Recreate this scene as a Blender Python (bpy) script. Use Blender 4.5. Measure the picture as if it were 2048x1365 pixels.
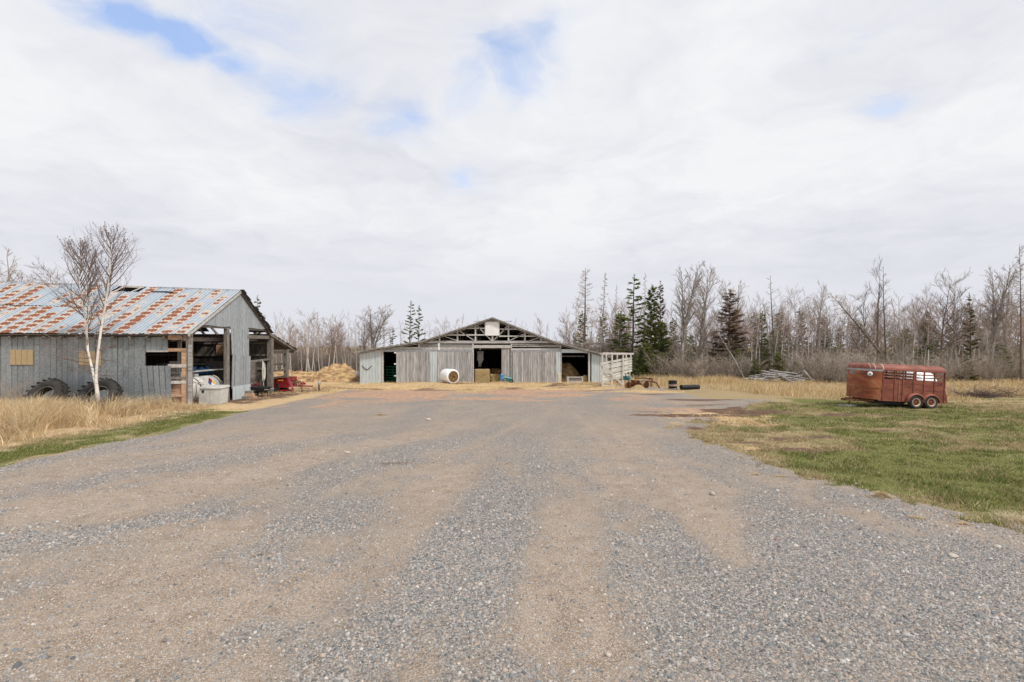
import bpy, math, random
import numpy as np
from mathutils import Vector, Matrix

for _o in list(bpy.data.objects):
    bpy.data.objects.remove(_o)
SC = bpy.context.scene
COL = SC.collection
R = math.radians
rnd = random.Random(7)

# ------------------------------------------------------------------ camera
CAMZ = 2.4
FPX = 1024.0
cam_d = bpy.data.cameras.new('camera')
cam_d.sensor_width = 36.0
cam_d.lens = 18.0
cam_d.shift_y = 7.5 / 2048
cam_d.clip_start = 0.1
cam_d.clip_end = 3000
cam = bpy.data.objects.new('camera', cam_d)
COL.objects.link(cam)
cam.location = (0, 0, CAMZ)
cam.rotation_euler = (R(90), 0, 0)
SC.camera = cam

# ------------------------------------------------------------------ sun, sky, exposure
SUN_DIR = Vector((0.55, -0.42, 0.95)).normalized()
sun_d = bpy.data.lights.new('sun', 'SUN')
sun_d.energy = 2.8
sun_d.angle = R(7)
sun_d.color = (1.0, 0.95, 0.88)
sun = bpy.data.objects.new('sun', sun_d)
COL.objects.link(sun)
sun.rotation_euler = SUN_DIR.to_track_quat('Z', 'Y').to_euler()

SC.view_settings.view_transform = 'Standard'
SC.view_settings.look = 'None'
SC.view_settings.exposure = 0.18
SC.view_settings.gamma = 1.0
SC.view_settings.use_curve_mapping = False


class NT:
    """small helper to wire shader nodes"""
    def __init__(self, tree):
        self.t = tree
        self.n = tree.nodes
        self.l = tree.links

    def new(self, kind, **kw):
        nd = self.n.new(kind)
        for k, v in kw.items():
            setattr(nd, k, v)
        return nd

    def put(self, sock, val):
        if isinstance(val, bpy.types.NodeSocket):
            self.l.new(val, sock)
        elif val is not None:
            if sock.type == 'RGBA' and len(val) == 3:
                val = (*val, 1)
            sock.default_value = val

    def math(self, op, a, b=None, c=None, clamp=False):
        nd = self.new('ShaderNodeMath', operation=op, use_clamp=clamp)
        self.put(nd.inputs[0], a)
        if b is not None:
            self.put(nd.inputs[1], b)
        if c is not None:
            self.put(nd.inputs[2], c)
        return nd.outputs[0]

    def vmath(self, op, a, b=None):
        nd = self.new('ShaderNodeVectorMath', operation=op)
        self.put(nd.inputs[0], a)
        if b is not None:
            self.put(nd.inputs[1], b)
        return nd.outputs['Value'] if op in ('DISTANCE', 'LENGTH', 'DOT_PRODUCT') else nd.outputs[0]

    def sep(self, v):
        nd = self.new('ShaderNodeSeparateXYZ')
        self.put(nd.inputs[0], v)
        return nd.outputs

    def comb(self, x, y, z):
        nd = self.new('ShaderNodeCombineXYZ')
        for i, v in enumerate((x, y, z)):
            self.put(nd.inputs[i], v)
        return nd.outputs[0]

    def noise(self, vec, scale, detail=4, rough=0.55, dist=0.0):
        nd = self.new('ShaderNodeTexNoise')
        if vec is not None:
            self.put(nd.inputs['Vector'], vec)
        nd.inputs['Scale'].default_value = scale
        nd.inputs['Detail'].default_value = detail
        nd.inputs['Roughness'].default_value = rough
        nd.inputs['Distortion'].default_value = dist
        return nd.outputs[0]

    def voronoi(self, vec, scale, feature='F1'):
        nd = self.new('ShaderNodeTexVoronoi', feature=feature)
        self.put(nd.inputs['Vector'], vec)
        nd.inputs['Scale'].default_value = scale
        return nd.outputs

    def ramp(self, fac, stops, interp='LINEAR'):
        nd = self.new('ShaderNodeValToRGB')
        cr = nd.color_ramp
        cr.interpolation = interp
        while len(cr.elements) < len(stops):
            cr.elements.new(0.5)
        for e, (p, c) in zip(cr.elements, stops):
            e.position = p
            e.color = (*c, 1) if len(c) == 3 else c
        self.put(nd.inputs[0], fac)
        return nd.outputs[0]

    def mix(self, fac, a, b, blend='MIX'):
        nd = self.new('ShaderNodeMix', data_type='RGBA', blend_type=blend, clamp_factor=True)
        self.put(nd.inputs[0], fac)
        self.put(nd.inputs[6], a)
        self.put(nd.inputs[7], b)
        return nd.outputs[2]

    def smooth(self, v, lo, hi):
        nd = self.new('ShaderNodeMapRange', interpolation_type='SMOOTHSTEP')
        self.put(nd.inputs[0], v)
        nd.inputs[1].default_value = lo
        nd.inputs[2].default_value = hi
        return nd.outputs[0]

    def bump(self, h, strength=0.4, dist=0.02):
        nd = self.new('ShaderNodeBump')
        nd.inputs['Strength'].default_value = strength
        nd.inputs['Distance'].default_value = dist
        self.put(nd.inputs['Height'], h)
        return nd.outputs[0]


world = bpy.data.worlds.new('World')
SC.world = world
world.use_nodes = True
wt = NT(world.node_tree)
wt.n.clear()
sky = wt.new('ShaderNodeTexSky', sky_type='NISHITA')
sky.sun_disc = False
sky.sun_elevation = math.asin(SUN_DIR.z)
sky.sun_rotation = math.atan2(SUN_DIR.x, SUN_DIR.y)
sky.altitude = 20
sky.air_density = 1.0
sky.dust_density = 0.6
tc = wt.new('ShaderNodeTexCoord')
dx, dy, dz = wt.sep(tc.outputs['Generated'])
den = wt.math('ADD', wt.math('MAXIMUM', dz, 0.0), 0.15)
p0 = wt.comb(wt.math('DIVIDE', dx, den), wt.math('DIVIDE', dy, den), 0.0)
warp = wt.new('ShaderNodeTexNoise')
wt.put(warp.inputs['Vector'], p0)
warp.inputs['Scale'].default_value = 2.2
warp.inputs['Detail'].default_value = 5
wv = wt.vmath('SUBTRACT', warp.outputs['Color'], (0.5, 0.5, 0.5))
p1 = wt.vmath('ADD', p0, wt.vmath('MULTIPLY', wv, (0.55, 0.55, 0.0)))
# openings in the cloud deck (they drift across the whole dome, some in view)
gap = None
for gx, gy, gr, gs in [(-0.90, 1.20, 0.17, 1.0), (-0.80, 1.29, 0.19, 1.1), (-0.71, 1.42, 0.15, 0.7), (-0.60, 1.52, 0.24, 0.52),
                       (-0.36, 1.70, 0.20, 0.50), (-0.02, 1.40, 0.22, 0.66), (0.08, 1.32, 0.18, 0.58), (-0.14, 1.54, 0.15, 0.50), (-0.19, 2.07, 0.18, 0.42),
                       (1.02, 1.54, 0.13, 0.46), (-0.62, 1.22, 0.35, 0.35), (0.9, -1.3, 0.3, 0.9), (-1.2, -0.8, 0.3, 0.8), (-2.2, 0.4, 0.3, 0.7), (0.1, -0.4, 0.25, 0.8)]:
    d = wt.vmath('DISTANCE', p1, (gx, gy, 0))
    g = wt.math('MULTIPLY', wt.smooth(d, gr * 1.15, 0.0), gs)
    gap = g if gap is None else wt.math('MAXIMUM', gap, g)
cn = wt.noise(p0, 1.3, 8, 0.58, 0.3)
thin = wt.math('MULTIPLY', wt.smooth(cn, 0.36, 0.24), wt.smooth(dz, 0.15, 0.4))
wisp = wt.noise(p1, 5.0, 8, 0.65, 0.6)
gap = wt.smooth(wt.math('ADD', gap, wt.math('MULTIPLY', wt.math('SUBTRACT', wisp, 0.5), wt.math('MULTIPLY', wt.smooth(gap, 0.0, 0.3), 0.8))), 0.0, 1.22)
cover = wt.math('SUBTRACT', 1.0, wt.math('MINIMUM', wt.math('MAXIMUM', gap, wt.math('MULTIPLY', thin, 0.35)), 0.74), clamp=True)
cl_var = wt.noise(p1, 0.55, 7, 0.6)
cl_fine = wt.noise(p1, 2.6, 8, 0.62)
lum = wt.math('ADD', wt.math('MULTIPLY', cl_var, 0.78), wt.math('MULTIPLY', cl_fine, 0.22))
cloud_col = wt.ramp(lum, [(0.33, (0.64, 0.655, 0.735)), (0.44, (0.82, 0.83, 0.885)), (0.55, (0.955, 0.96, 0.98))])
cloud_col = wt.mix(wt.smooth(dz, 0.26, 0.02), cloud_col, (0.79, 0.80, 0.865))
bg_s = wt.new('ShaderNodeBackground')
wt.put(bg_s.inputs[0], wt.mix(1.0, sky.outputs[0], (1.22, 1.40, 1.60), 'MULTIPLY'))
bg_s.inputs[1].default_value = 0.15
bg_c = wt.new('ShaderNodeBackground')
wt.put(bg_c.inputs[0], cloud_col)
bg_c.inputs[1].default_value = 0.84
ms = wt.new('ShaderNodeMixShader')
wt.put(ms.inputs[0], cover)
wt.l.new(bg_s.outputs[0], ms.inputs[1])
wt.l.new(bg_c.outputs[0], ms.inputs[2])
wo = wt.new('ShaderNodeOutputWorld')
wt.l.new(ms.outputs[0], wo.inputs[0])

# ------------------------------------------------------------------ scene helpers
def sm(a, b, x):
    t = np.clip((np.asarray(x, float) - a) / (b - a), 0, 1)
    return t * t * (3 - 2 * t)


def _hash(ix, iy, seed):
    h = (ix.astype(np.int64) * 374761393 + iy.astype(np.int64) * 668265263 + seed * 1442695041) & 0xFFFFFFFF
    h = ((h ^ (h >> 13)) * 1274126177) & 0xFFFFFFFF
    h = h ^ (h >> 16)
    return (h & 0xFFFFFF) / float(0xFFFFFF)


def vnoise(x, y, seed=0):
    x = np.asarray(x, float)
    y = np.asarray(y, float)
    ix = np.floor(x)
    iy = np.floor(y)
    fx = x - ix
    fy = y - iy
    fx = fx * fx * (3 - 2 * fx)
    fy = fy * fy * (3 - 2 * fy)
    a = _hash(ix, iy, seed)
    b = _hash(ix + 1, iy, seed)
    c = _hash(ix, iy + 1, seed)
    d = _hash(ix + 1, iy + 1, seed)
    return (a * (1 - fx) + b * fx) * (1 - fy) + (c * (1 - fx) + d * fx) * fy


def fbm(x, y, seed=0, oct=4):
    s = 0
    a = 0.5
    t = 0
    for i in range(oct):
        s = s + a * vnoise(x * 2 ** i, y * 2 ** i, seed + i * 17)
        t += a
        a *= 0.5
    return s / t


def ground_z(x, y):
    x = np.asarray(x, float)
    y = np.asarray(y, float)
    yy = np.where(y < 58, y, 58 + (y - 58) * 0.25)
    yy = np.clip(yy, -60, 80)
    z = -0.02 * yy
    z = z + (fbm(x * 0.35, y * 0.35, 3, 3) - 0.5) * 0.10 * sm(2, 9, np.abs(y) * 0 + np.hypot(x, y))
    # grass verges lie a little uneven, gravel a little proud at its edges
    z = z + lawn_w(x, y) * ((fbm(x * 1.3, y * 1.3, 11, 3) - 0.5) * 0.16 - 0.03)
    z = z - 0.034 * sm(0.52, 0.70, track_n(x, y)) * (1 - lawn_w(x, y)) * sm(30, 20, y)
    z = z + 0.22 * np.exp(-((y - 40.6) / 1.5) ** 2) * sm(-13, -10, x) * sm(9, 6, x) * (0.35 + fbm(x * 0.7, y * 0.7, 5, 3))
    return z


def track_n(x, y):
    """wheel tracks: streaks that run together towards the far yard"""
    dx_, dy_ = x - 3.0, np.maximum(27.0 - y, 0.5)
    phi = np.arctan2(dx_, dy_)
    r = np.hypot(dx_, dy_)
    return 0.6 * fbm(phi * 13 + 0.35 * fbm(x * 0.3, y * 0.3, 31, 2), r * 0.10, 33, 2) + 0.4 * fbm(phi * 34, r * 0.16, 35, 3)


def road_left(y):
    return -11.05 + 0.25 * np.sin(np.asarray(y, float) * 0.5) - sm(21, 30, y) * 3.0


def road_right(y):
    return np.interp(y, [-40, 0, 5, 7.2, 9, 12, 14.5, 17.0, 19, 22, 25, 31, 40], [11.5, 10.0, 8.4, 7.2, 5.95, 5.5, 5.2, 5.6, 7.4, 9.6, 11.8, 14.0, 15.0])


def lawn_w(x, y):
    wob = (fbm(x * 0.8, y * 0.8, 21, 3) - 0.5) * 1.1
    rag = (fbm(x * 3.2, y * 3.2, 23, 3) - 0.5) * 0.9
    r = sm(-0.25, 0.35, (x - road_right(y) + wob * 4.2 * sm(14.5, 19, y) + wob * 0.6 + rag * 1.35) / (1 + 2.5 * sm(14.5, 19, y)))
    l = sm(-0.2, 0.3, road_left(y) - x + wob * 0.4 + rag * 0.45)
    return np.maximum(r, l) * sm(44, 30, y)


def gz(x, y):
    return float(ground_z(x, y))


def P(px, py, Y):
    return Vector(((px - 1024) / FPX * Y, Y, CAMZ - (py - 690) / FPX * Y))


def empty(name, loc, label, cat, group=None, rz=0.0):
    o = bpy.data.objects.new(name, None)
    COL.objects.link(o)
    o.location = loc
    o.rotation_euler = (0, 0, rz)
    o.empty_display_size = 0.2
    return tag(o, label, cat, group)


def tag(o, label, cat, group=None, kind=None):
    if label:
        o['label'] = label
    if cat:
        o['category'] = cat
    if group:
        o['group'] = group
    if kind:
        o['kind'] = kind
    return o


def link(o, parent=None):
    COL.objects.link(o)
    if parent is not None:
        o.parent = parent
    return o


def copy_tree(src, loc=None, rot=None, scale=None, label=None):
    c = src.copy()
    COL.objects.link(c)
    if loc is not None:
        c.location = loc
    if rot is not None:
        c.rotation_euler = rot
    if scale is not None:
        c.scale = scale
    if label:
        c['label'] = label
    for ch in src.children:
        k = ch.copy()
        COL.objects.link(k)
        k.parent = c
        for g in ch.children:
            q = g.copy()
            COL.objects.link(q)
            q.parent = k
    return c


class MB:
    def __init__(self):
        self.v = []
        self.f = []
        self.s = []

    def add(self, vs, fs, smooth=False):
        b = len(self.v)
        self.v.extend([tuple(p) for p in vs])
        for f in fs:
            self.f.append(tuple(i + b for i in f))
            self.s.append(smooth)
        return self

    def box(self, c, s, rot=None, taper=1.0):
        hx, hy, hz = s[0] / 2, s[1] / 2, s[2] / 2
        vs = [Vector((x * hx * (taper if z > 0 else 1), y * hy * (taper if z > 0 else 1), z * hz)) for z in (-1, 1) for y in (-1, 1) for x in (-1, 1)]
        if rot is not None:
            m = rot if isinstance(rot, Matrix) else Matrix.Rotation(rot, 3, 'Z')
            vs = [m @ v for v in vs]
        c = Vector(c)
        return self.add([v + c for v in vs], [(0, 2, 3, 1), (4, 5, 7, 6), (0, 1, 5, 4), (2, 6, 7, 3), (0, 4, 6, 2), (1, 3, 7, 5)])

    def span(self, a, b):
        return self.box([(a[i] + b[i]) / 2 for i in range(3)], [abs(b[i] - a[i]) for i in range(3)])

    def beam(self, a, b, w, h, up=(0, 0, 1)):
        a = Vector(a)
        b = Vector(b)
        d = b - a
        z = d.normalized()
        u = Vector(up)
        if abs(z.dot(u)) > 0.97:
            u = Vector((0, 1, 0))
        x = u.cross(z).normalized()
        y = z.cross(x)
        m = Matrix((x, y, z)).transposed()
        return self.box((a + b) / 2, (w, h, d.length), m)

    def tube(self, pts, rad, n=6, cap=True, smooth=True):
        pts = [Vector(p) for p in pts]
        if not hasattr(rad, '__len__'):
            rad = [rad] * len(pts)
        vs = []
        ref = Vector((0.3, 0.9, 0.2))
        for i, p in enumerate(pts):
            d = (pts[min(i + 1, len(pts) - 1)] - pts[max(i - 1, 0)])
            if d.length < 1e-9:
                d = Vector((0, 0, 1))
            d.normalize()
            if abs(d.dot(ref)) > 0.95:
                ref = Vector((0.9, -0.2, 0.3))
            x = (ref - d * d.dot(ref)).normalized()
            y = d.cross(x)
            for k in range(n):
                a = 2 * math.pi * k / n
                vs.append(p + (x * math.cos(a) + y * math.sin(a)) * rad[i])
        fs = []
        for i in range(len(pts) - 1):
            for k in range(n):
                k2 = (k + 1) % n
                fs.append((i * n + k, i * n + k2, (i + 1) * n + k2, (i + 1) * n + k))
        self.add(vs, fs, smooth)
        if cap:
            b = len(self.v) - len(vs)
            self.f.append(tuple(b + k for k in reversed(range(n))))
            self.s.append(False)
            e = b + (len(pts) - 1) * n
            self.f.append(tuple(e + k for k in range(n)))
            self.s.append(False)
        return self

    def lathe(self, prof, n=24, c=(0, 0, 0), axis='Z', closed=False, smooth=True):
        """prof: list of (r, h) along the axis"""
        vs = []
        for r, h in prof:
            for k in range(n):
                a = 2 * math.pi * k / n
                q = (r * math.cos(a), r * math.sin(a), h)
                if axis == 'X':
                    q = (q[2], q[0], q[1])
                elif axis == 'Y':
                    q = (q[0], q[2], q[1])
                vs.append((q[0] + c[0], q[1] + c[1], q[2] + c[2]))
        fs = []
        m = len(prof)
        for i in range(m if closed else m - 1):
            j = (i + 1) % m
            for k in range(n):
                k2 = (k + 1) % n
                fs.append((i * n + k, i * n + k2, j * n + k2, j * n + k))
        return self.add(vs, fs, smooth)

    def prism(self, poly, lo, hi, axis='Y'):
        """poly: 2D outline; axis Y: (x, z) outline pushed along y; axis X: (y, z); axis Z: (x, y)"""
        def to(p, h):
            return {'Y': (p[0], h, p[1]), 'X': (h, p[0], p[1]), 'Z': (p[0], p[1], h)}[axis]
        n = len(poly)
        vs = [to(p, lo) for p in poly] + [to(p, hi) for p in poly]
        fs = [tuple(range(n)), tuple(reversed(range(n, 2 * n)))]
        for i in range(n):
            j = (i + 1) % n
            fs.append((i, n + i, n + j, j))
        return self.add(vs, fs)

    def mesh(self, name, mat=None):
        me = bpy.data.meshes.new(name)
        me.from_pydata(self.v, [], self.f)
        if any(self.s):
            me.polygons.foreach_set('use_smooth', self.s)
        if mat is not None:
            me.materials.append(mat)
        me.update()
        return me

    def build(self, name, mat, parent=None, off=None):
        """coordinates are world ones; off (or the parent's origin) is taken off them"""
        if off is None and parent is not None:
            q = parent
            off = Vector((0, 0, 0))
            while q is not None:
                off = off + q.location
                q = q.parent
        if off is not None:
            self.v = [(p[0] - off[0], p[1] - off[1], p[2] - off[2]) for p in self.v]
        o = bpy.data.objects.new(name, self.mesh(name, mat))
        return link(o, parent)


def piece(name, me, parent, loc, rot=None, scale=None):
    """a child that shares its mesh; loc is world"""
    o = bpy.data.objects.new(name, me)
    off = Vector((0, 0, 0))
    q = parent
    while q is not None:
        off = off + q.location
        q = q.parent
    o.location = Vector(loc) - off
    if rot is not None:
        if isinstance(rot, Matrix):
            o.rotation_euler = rot.to_euler()
        else:
            o.rotation_euler = rot
    if scale is not None:
        o.scale = scale
    return link(o, parent)


def big_mesh(name, V, F, mat, cols=None, smooth=False):
    """numpy mesh: V (n,3), F (m,k)"""
    me = bpy.data.meshes.new(name)
    V = np.ascontiguousarray(V, np.float32)
    F = np.ascontiguousarray(F, np.int32)
    m, k = F.shape
    me.vertices.add(len(V))
    me.vertices.foreach_set('co', V.ravel())
    me.loops.add(m * k)
    me.loops.foreach_set('vertex_index', F.ravel())
    me.polygons.add(m)
    me.polygons.foreach_set('loop_start', np.arange(0, m * k, k, dtype=np.int32))
    me.polygons.foreach_set('loop_total', np.full(m, k, np.int32))
    if smooth:
        me.polygons.foreach_set('use_smooth', np.ones(m, bool))
    if cols is not None:
        for nm, c in cols.items():
            at = me.attributes.new(nm, 'FLOAT_COLOR', 'POINT')
            c4 = np.ones((len(V), 4), np.float32)
            c4[:, :c.shape[1]] = c
            at.data.foreach_set('color', c4.ravel())
    me.materials.append(mat)
    me.update()
    me.validate()
    return me

# ------------------------------------------------------------------ materials
def new_mat(name):
    m = bpy.data.materials.new(name)
    m.use_nodes = True
    t = NT(m.node_tree)
    b = m.node_tree.nodes['Principled BSDF']
    return m, t, b


def wmat(name, stops, stretch=(1, 1, 1), scale=4.0, detail=6, rough=0.85, metal=0.0, bump=0.25, bdist=0.01, rand=0.16,
         spots=None, spec=0.3, dist=0.0):
    """weathered surface: a ramp over stretched noise, a different cut and tone for each object; spots = (colour, scale, lo, hi)"""
    m, t, b = new_mat(name)
    co = t.new('ShaderNodeTexCoord').outputs['Object']
    inf = t.new('ShaderNodeObjectInfo')
    off = t.vmath('MULTIPLY', t.comb(inf.outputs['Random'], inf.outputs['Random'], inf.outputs['Random']), (31.7, 17.3, 53.1))
    v = t.vmath('ADD', t.vmath('MULTIPLY', co, stretch), off)
    n = t.noise(v, scale, detail, 0.6, dist)
    c = t.ramp(n, stops)
    if spots:
        for (sc_, s_scale, lo, hi) in spots:
            n2 = t.noise(t.vmath('ADD', co, off), s_scale, 5, 0.65)
            c = t.mix(t.smooth(n2, lo, hi), c, sc_)
    val = t.math('ADD', t.math('MULTIPLY', inf.outputs['Random'], rand * 2), 1 - rand)
    c = t.mix(1.0, c, t.comb(val, val, val), 'MULTIPLY')
    t.put(b.inputs['Base Color'], c)
    b.inputs['Roughness'].default_value = rough
    b.inputs['Metallic'].default_value = metal
    b.inputs['Specular IOR Level'].default_value = spec
    if bump:
        t.put(b.inputs['Normal'], t.bump(n, bump, bdist))
    return m


M = {}
GREYW = [(0.30, (0.15, 0.142, 0.138)), (0.43, (0.32, 0.308, 0.30)), (0.58, (0.46, 0.448, 0.438)), (0.73, (0.60, 0.588, 0.575))]
M['grey_boards'] = wmat('grey_boards', GREYW, (9, 9, 0.5), 2.4, 8, 0.9, bump=0.5, rand=0.24, spots=[((0.26, 0.19, 0.15), 0.9, 0.64, 0.78)])
M['grey_beam'] = wmat('grey_beam', GREYW, (0.6, 5, 9), 2.2, 7, 0.9, bump=0.4, rand=0.15)
M['pale_beam'] = wmat('pale_beam', [(0.3, (0.33, 0.315, 0.30)), (0.5, (0.50, 0.485, 0.46)), (0.7, (0.62, 0.60, 0.57))], (2, 2, 2), 3.0, 7, 0.9, bump=0.3, rand=0.14)
M['dark_wood'] = wmat('dark_wood', [(0.3, (0.05, 0.042, 0.036)), (0.55, (0.11, 0.092, 0.078)), (0.75, (0.17, 0.145, 0.12))], (4, 4, 1), 3, 6, 0.95, bump=0.3)
M['old_wood'] = wmat('old_wood', [(0.3, (0.11, 0.095, 0.08)), (0.5, (0.21, 0.185, 0.16)), (0.7, (0.31, 0.28, 0.245))], (4, 4, 1), 3, 6, 0.95, bump=0.4)
M['fresh_wood'] = wmat('fresh_wood', [(0.3, (0.30, 0.17, 0.10)), (0.5, (0.47, 0.30, 0.19)), (0.7, (0.58, 0.42, 0.29))], (1, 4, 6), 3, 6, 0.9, bump=0.2)
M['plywood'] = wmat('plywood', [(0.3, (0.40, 0.29, 0.155)), (0.5, (0.50, 0.38, 0.215)), (0.7, (0.57, 0.45, 0.27))], (3, 3, 1.5), 9, 6, 0.85, bump=0.1)
M['chute_wood'] = wmat('chute_wood', [(0.3, (0.38, 0.345, 0.315)), (0.5, (0.54, 0.50, 0.465)), (0.7, (0.65, 0.61, 0.57))], (2, 2, 2), 3, 6, 0.9, bump=0.3)
M['chute_board'] = wmat('chute_board', [(0.3, (0.50, 0.50, 0.44)), (0.5, (0.66, 0.655, 0.59)), (0.7, (0.76, 0.75, 0.69))], (0.7, 4, 6), 3, 6, 0.9, bump=0.3, spots=[((0.38, 0.42, 0.27), 1.5, 0.58, 0.75)])
M['shed_metal'] = wmat('shed_metal', [(0.30, (0.165, 0.185, 0.195)), (0.50, (0.265, 0.295, 0.31)), (0.70, (0.37, 0.40, 0.41))], (3, 3, 1.2), 9, 9, 0.55, 0.25, 0.06, 0.004, 0.10,
                       spots=[((0.15, 0.165, 0.165), 1.1, 0.54, 0.78), ((0.25, 0.17, 0.115), 0.6, 0.66, 0.80)])
M['gable_metal'] = wmat('gable_metal', [(0.30, (0.24, 0.26, 0.275)), (0.50, (0.36, 0.39, 0.405)), (0.70, (0.48, 0.51, 0.525))], (6, 6, 0.8), 5, 8, 0.5, 0.25, 0.06, 0.004, 0.09)
M['barn_metal'] = wmat('barn_metal', [(0.30, (0.42, 0.485, 0.50)), (0.50, (0.54, 0.605, 0.62)), (0.70, (0.63, 0.68, 0.69))], (6, 6, 0.5), 3, 8, 0.5, 0.15, 0.05, 0.004, 0.07,
                       spots=[((0.40, 0.37, 0.33), 0.9, 0.60, 0.80)])
M['barn_roof'] = wmat('barn_roof', [(0.3, (0.20, 0.19, 0.18)), (0.5, (0.34, 0.33, 0.31)), (0.7, (0.46, 0.45, 0.43))], (1, 1, 1), 3, 6, 0.6, 0.2, 0.1)
M['back_roof'] = wmat('back_roof', [(0.3, (0.05, 0.045, 0.045)), (0.6, (0.12, 0.11, 0.115)), (0.8, (0.2, 0.19, 0.19))], (2, 2, 2), 3, 5, 0.9)
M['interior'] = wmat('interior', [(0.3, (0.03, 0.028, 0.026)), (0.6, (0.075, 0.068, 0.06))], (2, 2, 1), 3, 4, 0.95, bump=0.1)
M['black'] = wmat('black', [(0.3, (0.008, 0.008, 0.009)), (0.7, (0.028, 0.028, 0.03))], (1, 1, 1), 6, 4, 0.6, bump=0.1)
M['rubber'] = wmat('rubber', [(0.3, (0.018, 0.017, 0.016)), (0.6, (0.05, 0.045, 0.041)), (0.8, (0.10, 0.088, 0.075))], (1, 1, 1), 3, 6, 0.8, bump=0.2)
M['white_sheet'] = wmat('white_sheet', [(0.3, (0.74, 0.74, 0.73)), (0.7, (0.84, 0.84, 0.83))], (1, 1, 1), 3, 4, 0.6, bump=0.05, rand=0.03)
M['white_wrap'] = wmat('white_wrap', [(0.3, (0.78, 0.79, 0.80)), (0.7, (0.90, 0.90, 0.90))], (1, 1, 1), 5, 5, 0.35, bump=0.25, bdist=0.02, rand=0.02, spec=0.5)
M['white_poly'] = wmat('white_poly', [(0.3, (0.46, 0.455, 0.43)), (0.7, (0.62, 0.615, 0.585))], (1, 1, 1), 2.5, 5, 0.5, bump=0.05, rand=0.03, spots=[((0.42, 0.38, 0.31), 1.6, 0.6, 0.85)])
M['hay'] = wmat('hay', [(0.30, (0.19, 0.13, 0.055)), (0.5, (0.36, 0.265, 0.125)), (0.7, (0.55, 0.43, 0.23))], (3, 3, 9), 7, 9, 0.95, bump=0.9, bdist=0.04, rand=0.1, dist=1.2)
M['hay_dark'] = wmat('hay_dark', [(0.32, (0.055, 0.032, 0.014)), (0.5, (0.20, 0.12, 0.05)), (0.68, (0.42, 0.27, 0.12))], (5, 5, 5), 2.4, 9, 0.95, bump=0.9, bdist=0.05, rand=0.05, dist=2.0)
M['straw_heap'] = wmat('straw_heap', [(0.30, (0.15, 0.085, 0.042)), (0.48, (0.33, 0.21, 0.105)), (0.62, (0.50, 0.34, 0.17)), (0.8, (0.62, 0.45, 0.25))], (1, 1, 2), 2.2, 10, 0.95, bump=1.0, bdist=0.08, rand=0.0,
                       spots=[((0.10, 0.062, 0.042), 0.5, 0.58, 0.76)])
M['rust_red'] = wmat('rust_red', [(0.28, (0.115, 0.038, 0.026)), (0.45, (0.205, 0.062, 0.040)), (0.62, (0.275, 0.095, 0.058)), (0.78, (0.38, 0.175, 0.11))], (1, 2, 2.4), 1.7, 9, 0.6, 0.0, 0.12, 0.006, 0.06,
                     spots=[((0.21, 0.06, 0.05), 1.3, 0.50, 0.68), ((0.42, 0.15, 0.06), 5, 0.62, 0.78)], spec=0.35)
M['rust_nose'] = wmat('rust_nose', [(0.26, (0.11, 0.033, 0.02)), (0.42, (0.22, 0.06, 0.026)), (0.56, (0.33, 0.105, 0.042)), (0.74, (0.36, 0.19, 0.105))], (0.8, 1, 1.8), 1.6, 10, 0.6, 0.0, 0.12, 0.006, 0.04,
                      spots=[((0.30, 0.175, 0.10), 1.1, 0.56, 0.72), ((0.13, 0.045, 0.035), 1.7, 0.60, 0.75)], dist=0.6, spec=0.35)
M['rust_iron'] = wmat('rust_iron', [(0.3, (0.07, 0.035, 0.022)), (0.5, (0.19, 0.085, 0.045)), (0.7, (0.33, 0.17, 0.10))], (1, 1, 1), 6, 7, 0.85, bump=0.3)
M['red_paint'] = wmat('red_paint', [(0.3, (0.17, 0.012, 0.016)), (0.55, (0.33, 0.022, 0.028)), (0.75, (0.40, 0.06, 0.055))], (1, 1, 1), 4, 6, 0.5, bump=0.1)
M['red_faded'] = wmat('red_faded', [(0.3, (0.30, 0.07, 0.085)), (0.7, (0.48, 0.17, 0.185))], (1, 1, 1), 4, 6, 0.6, bump=0.1)
M['teal'] = wmat('teal', [(0.3, (0.01, 0.20, 0.20)), (0.7, (0.03, 0.34, 0.33))], (1, 1, 1), 4, 4, 0.45, bump=0.05)
M['teal_pale'] = wmat('teal_pale', [(0.3, (0.26, 0.56, 0.54)), (0.7, (0.38, 0.68, 0.65))], (1, 1, 1), 4, 4, 0.45, bump=0.05)
M['teal_old'] = wmat('teal_old', [(0.3, (0.02, 0.07, 0.085)), (0.6, (0.05, 0.17, 0.20)), (0.8, (0.28, 0.20, 0.14))], (1, 1, 1), 5, 6, 0.6, bump=0.1)
M['green_gate'] = wmat('green_gate', [(0.3, (0.005, 0.10, 0.055)), (0.7, (0.012, 0.19, 0.10))], (1, 1, 1), 5, 4, 0.45, bump=0.05)
M['blue'] = wmat('blue', [(0.3, (0.03, 0.14, 0.33)), (0.7, (0.10, 0.29, 0.52))], (1, 1, 1), 5, 4, 0.45, bump=0.05)
M['dark_blue'] = wmat('dark_blue', [(0.3, (0.01, 0.03, 0.12)), (0.7, (0.03, 0.09, 0.28))], (1, 1, 1), 5, 5, 0.5, bump=0.2)
M['rope'] = wmat('rope', [(0.3, (0.42, 0.41, 0.36)), (0.7, (0.62, 0.61, 0.55))], (1, 1, 1), 30, 4, 0.9, bump=0.4)
M['galv'] = wmat('galv', [(0.3, (0.30, 0.30, 0.31)), (0.7, (0.52, 0.52, 0.53))], (1, 1, 1), 9, 5, 0.4, 0.5, 0.05)
M['cream'] = wmat('cream', [(0.3, (0.48, 0.42, 0.32)), (0.7, (0.66, 0.60, 0.48))], (1, 1, 1), 4, 5, 0.6, bump=0.05)
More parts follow.
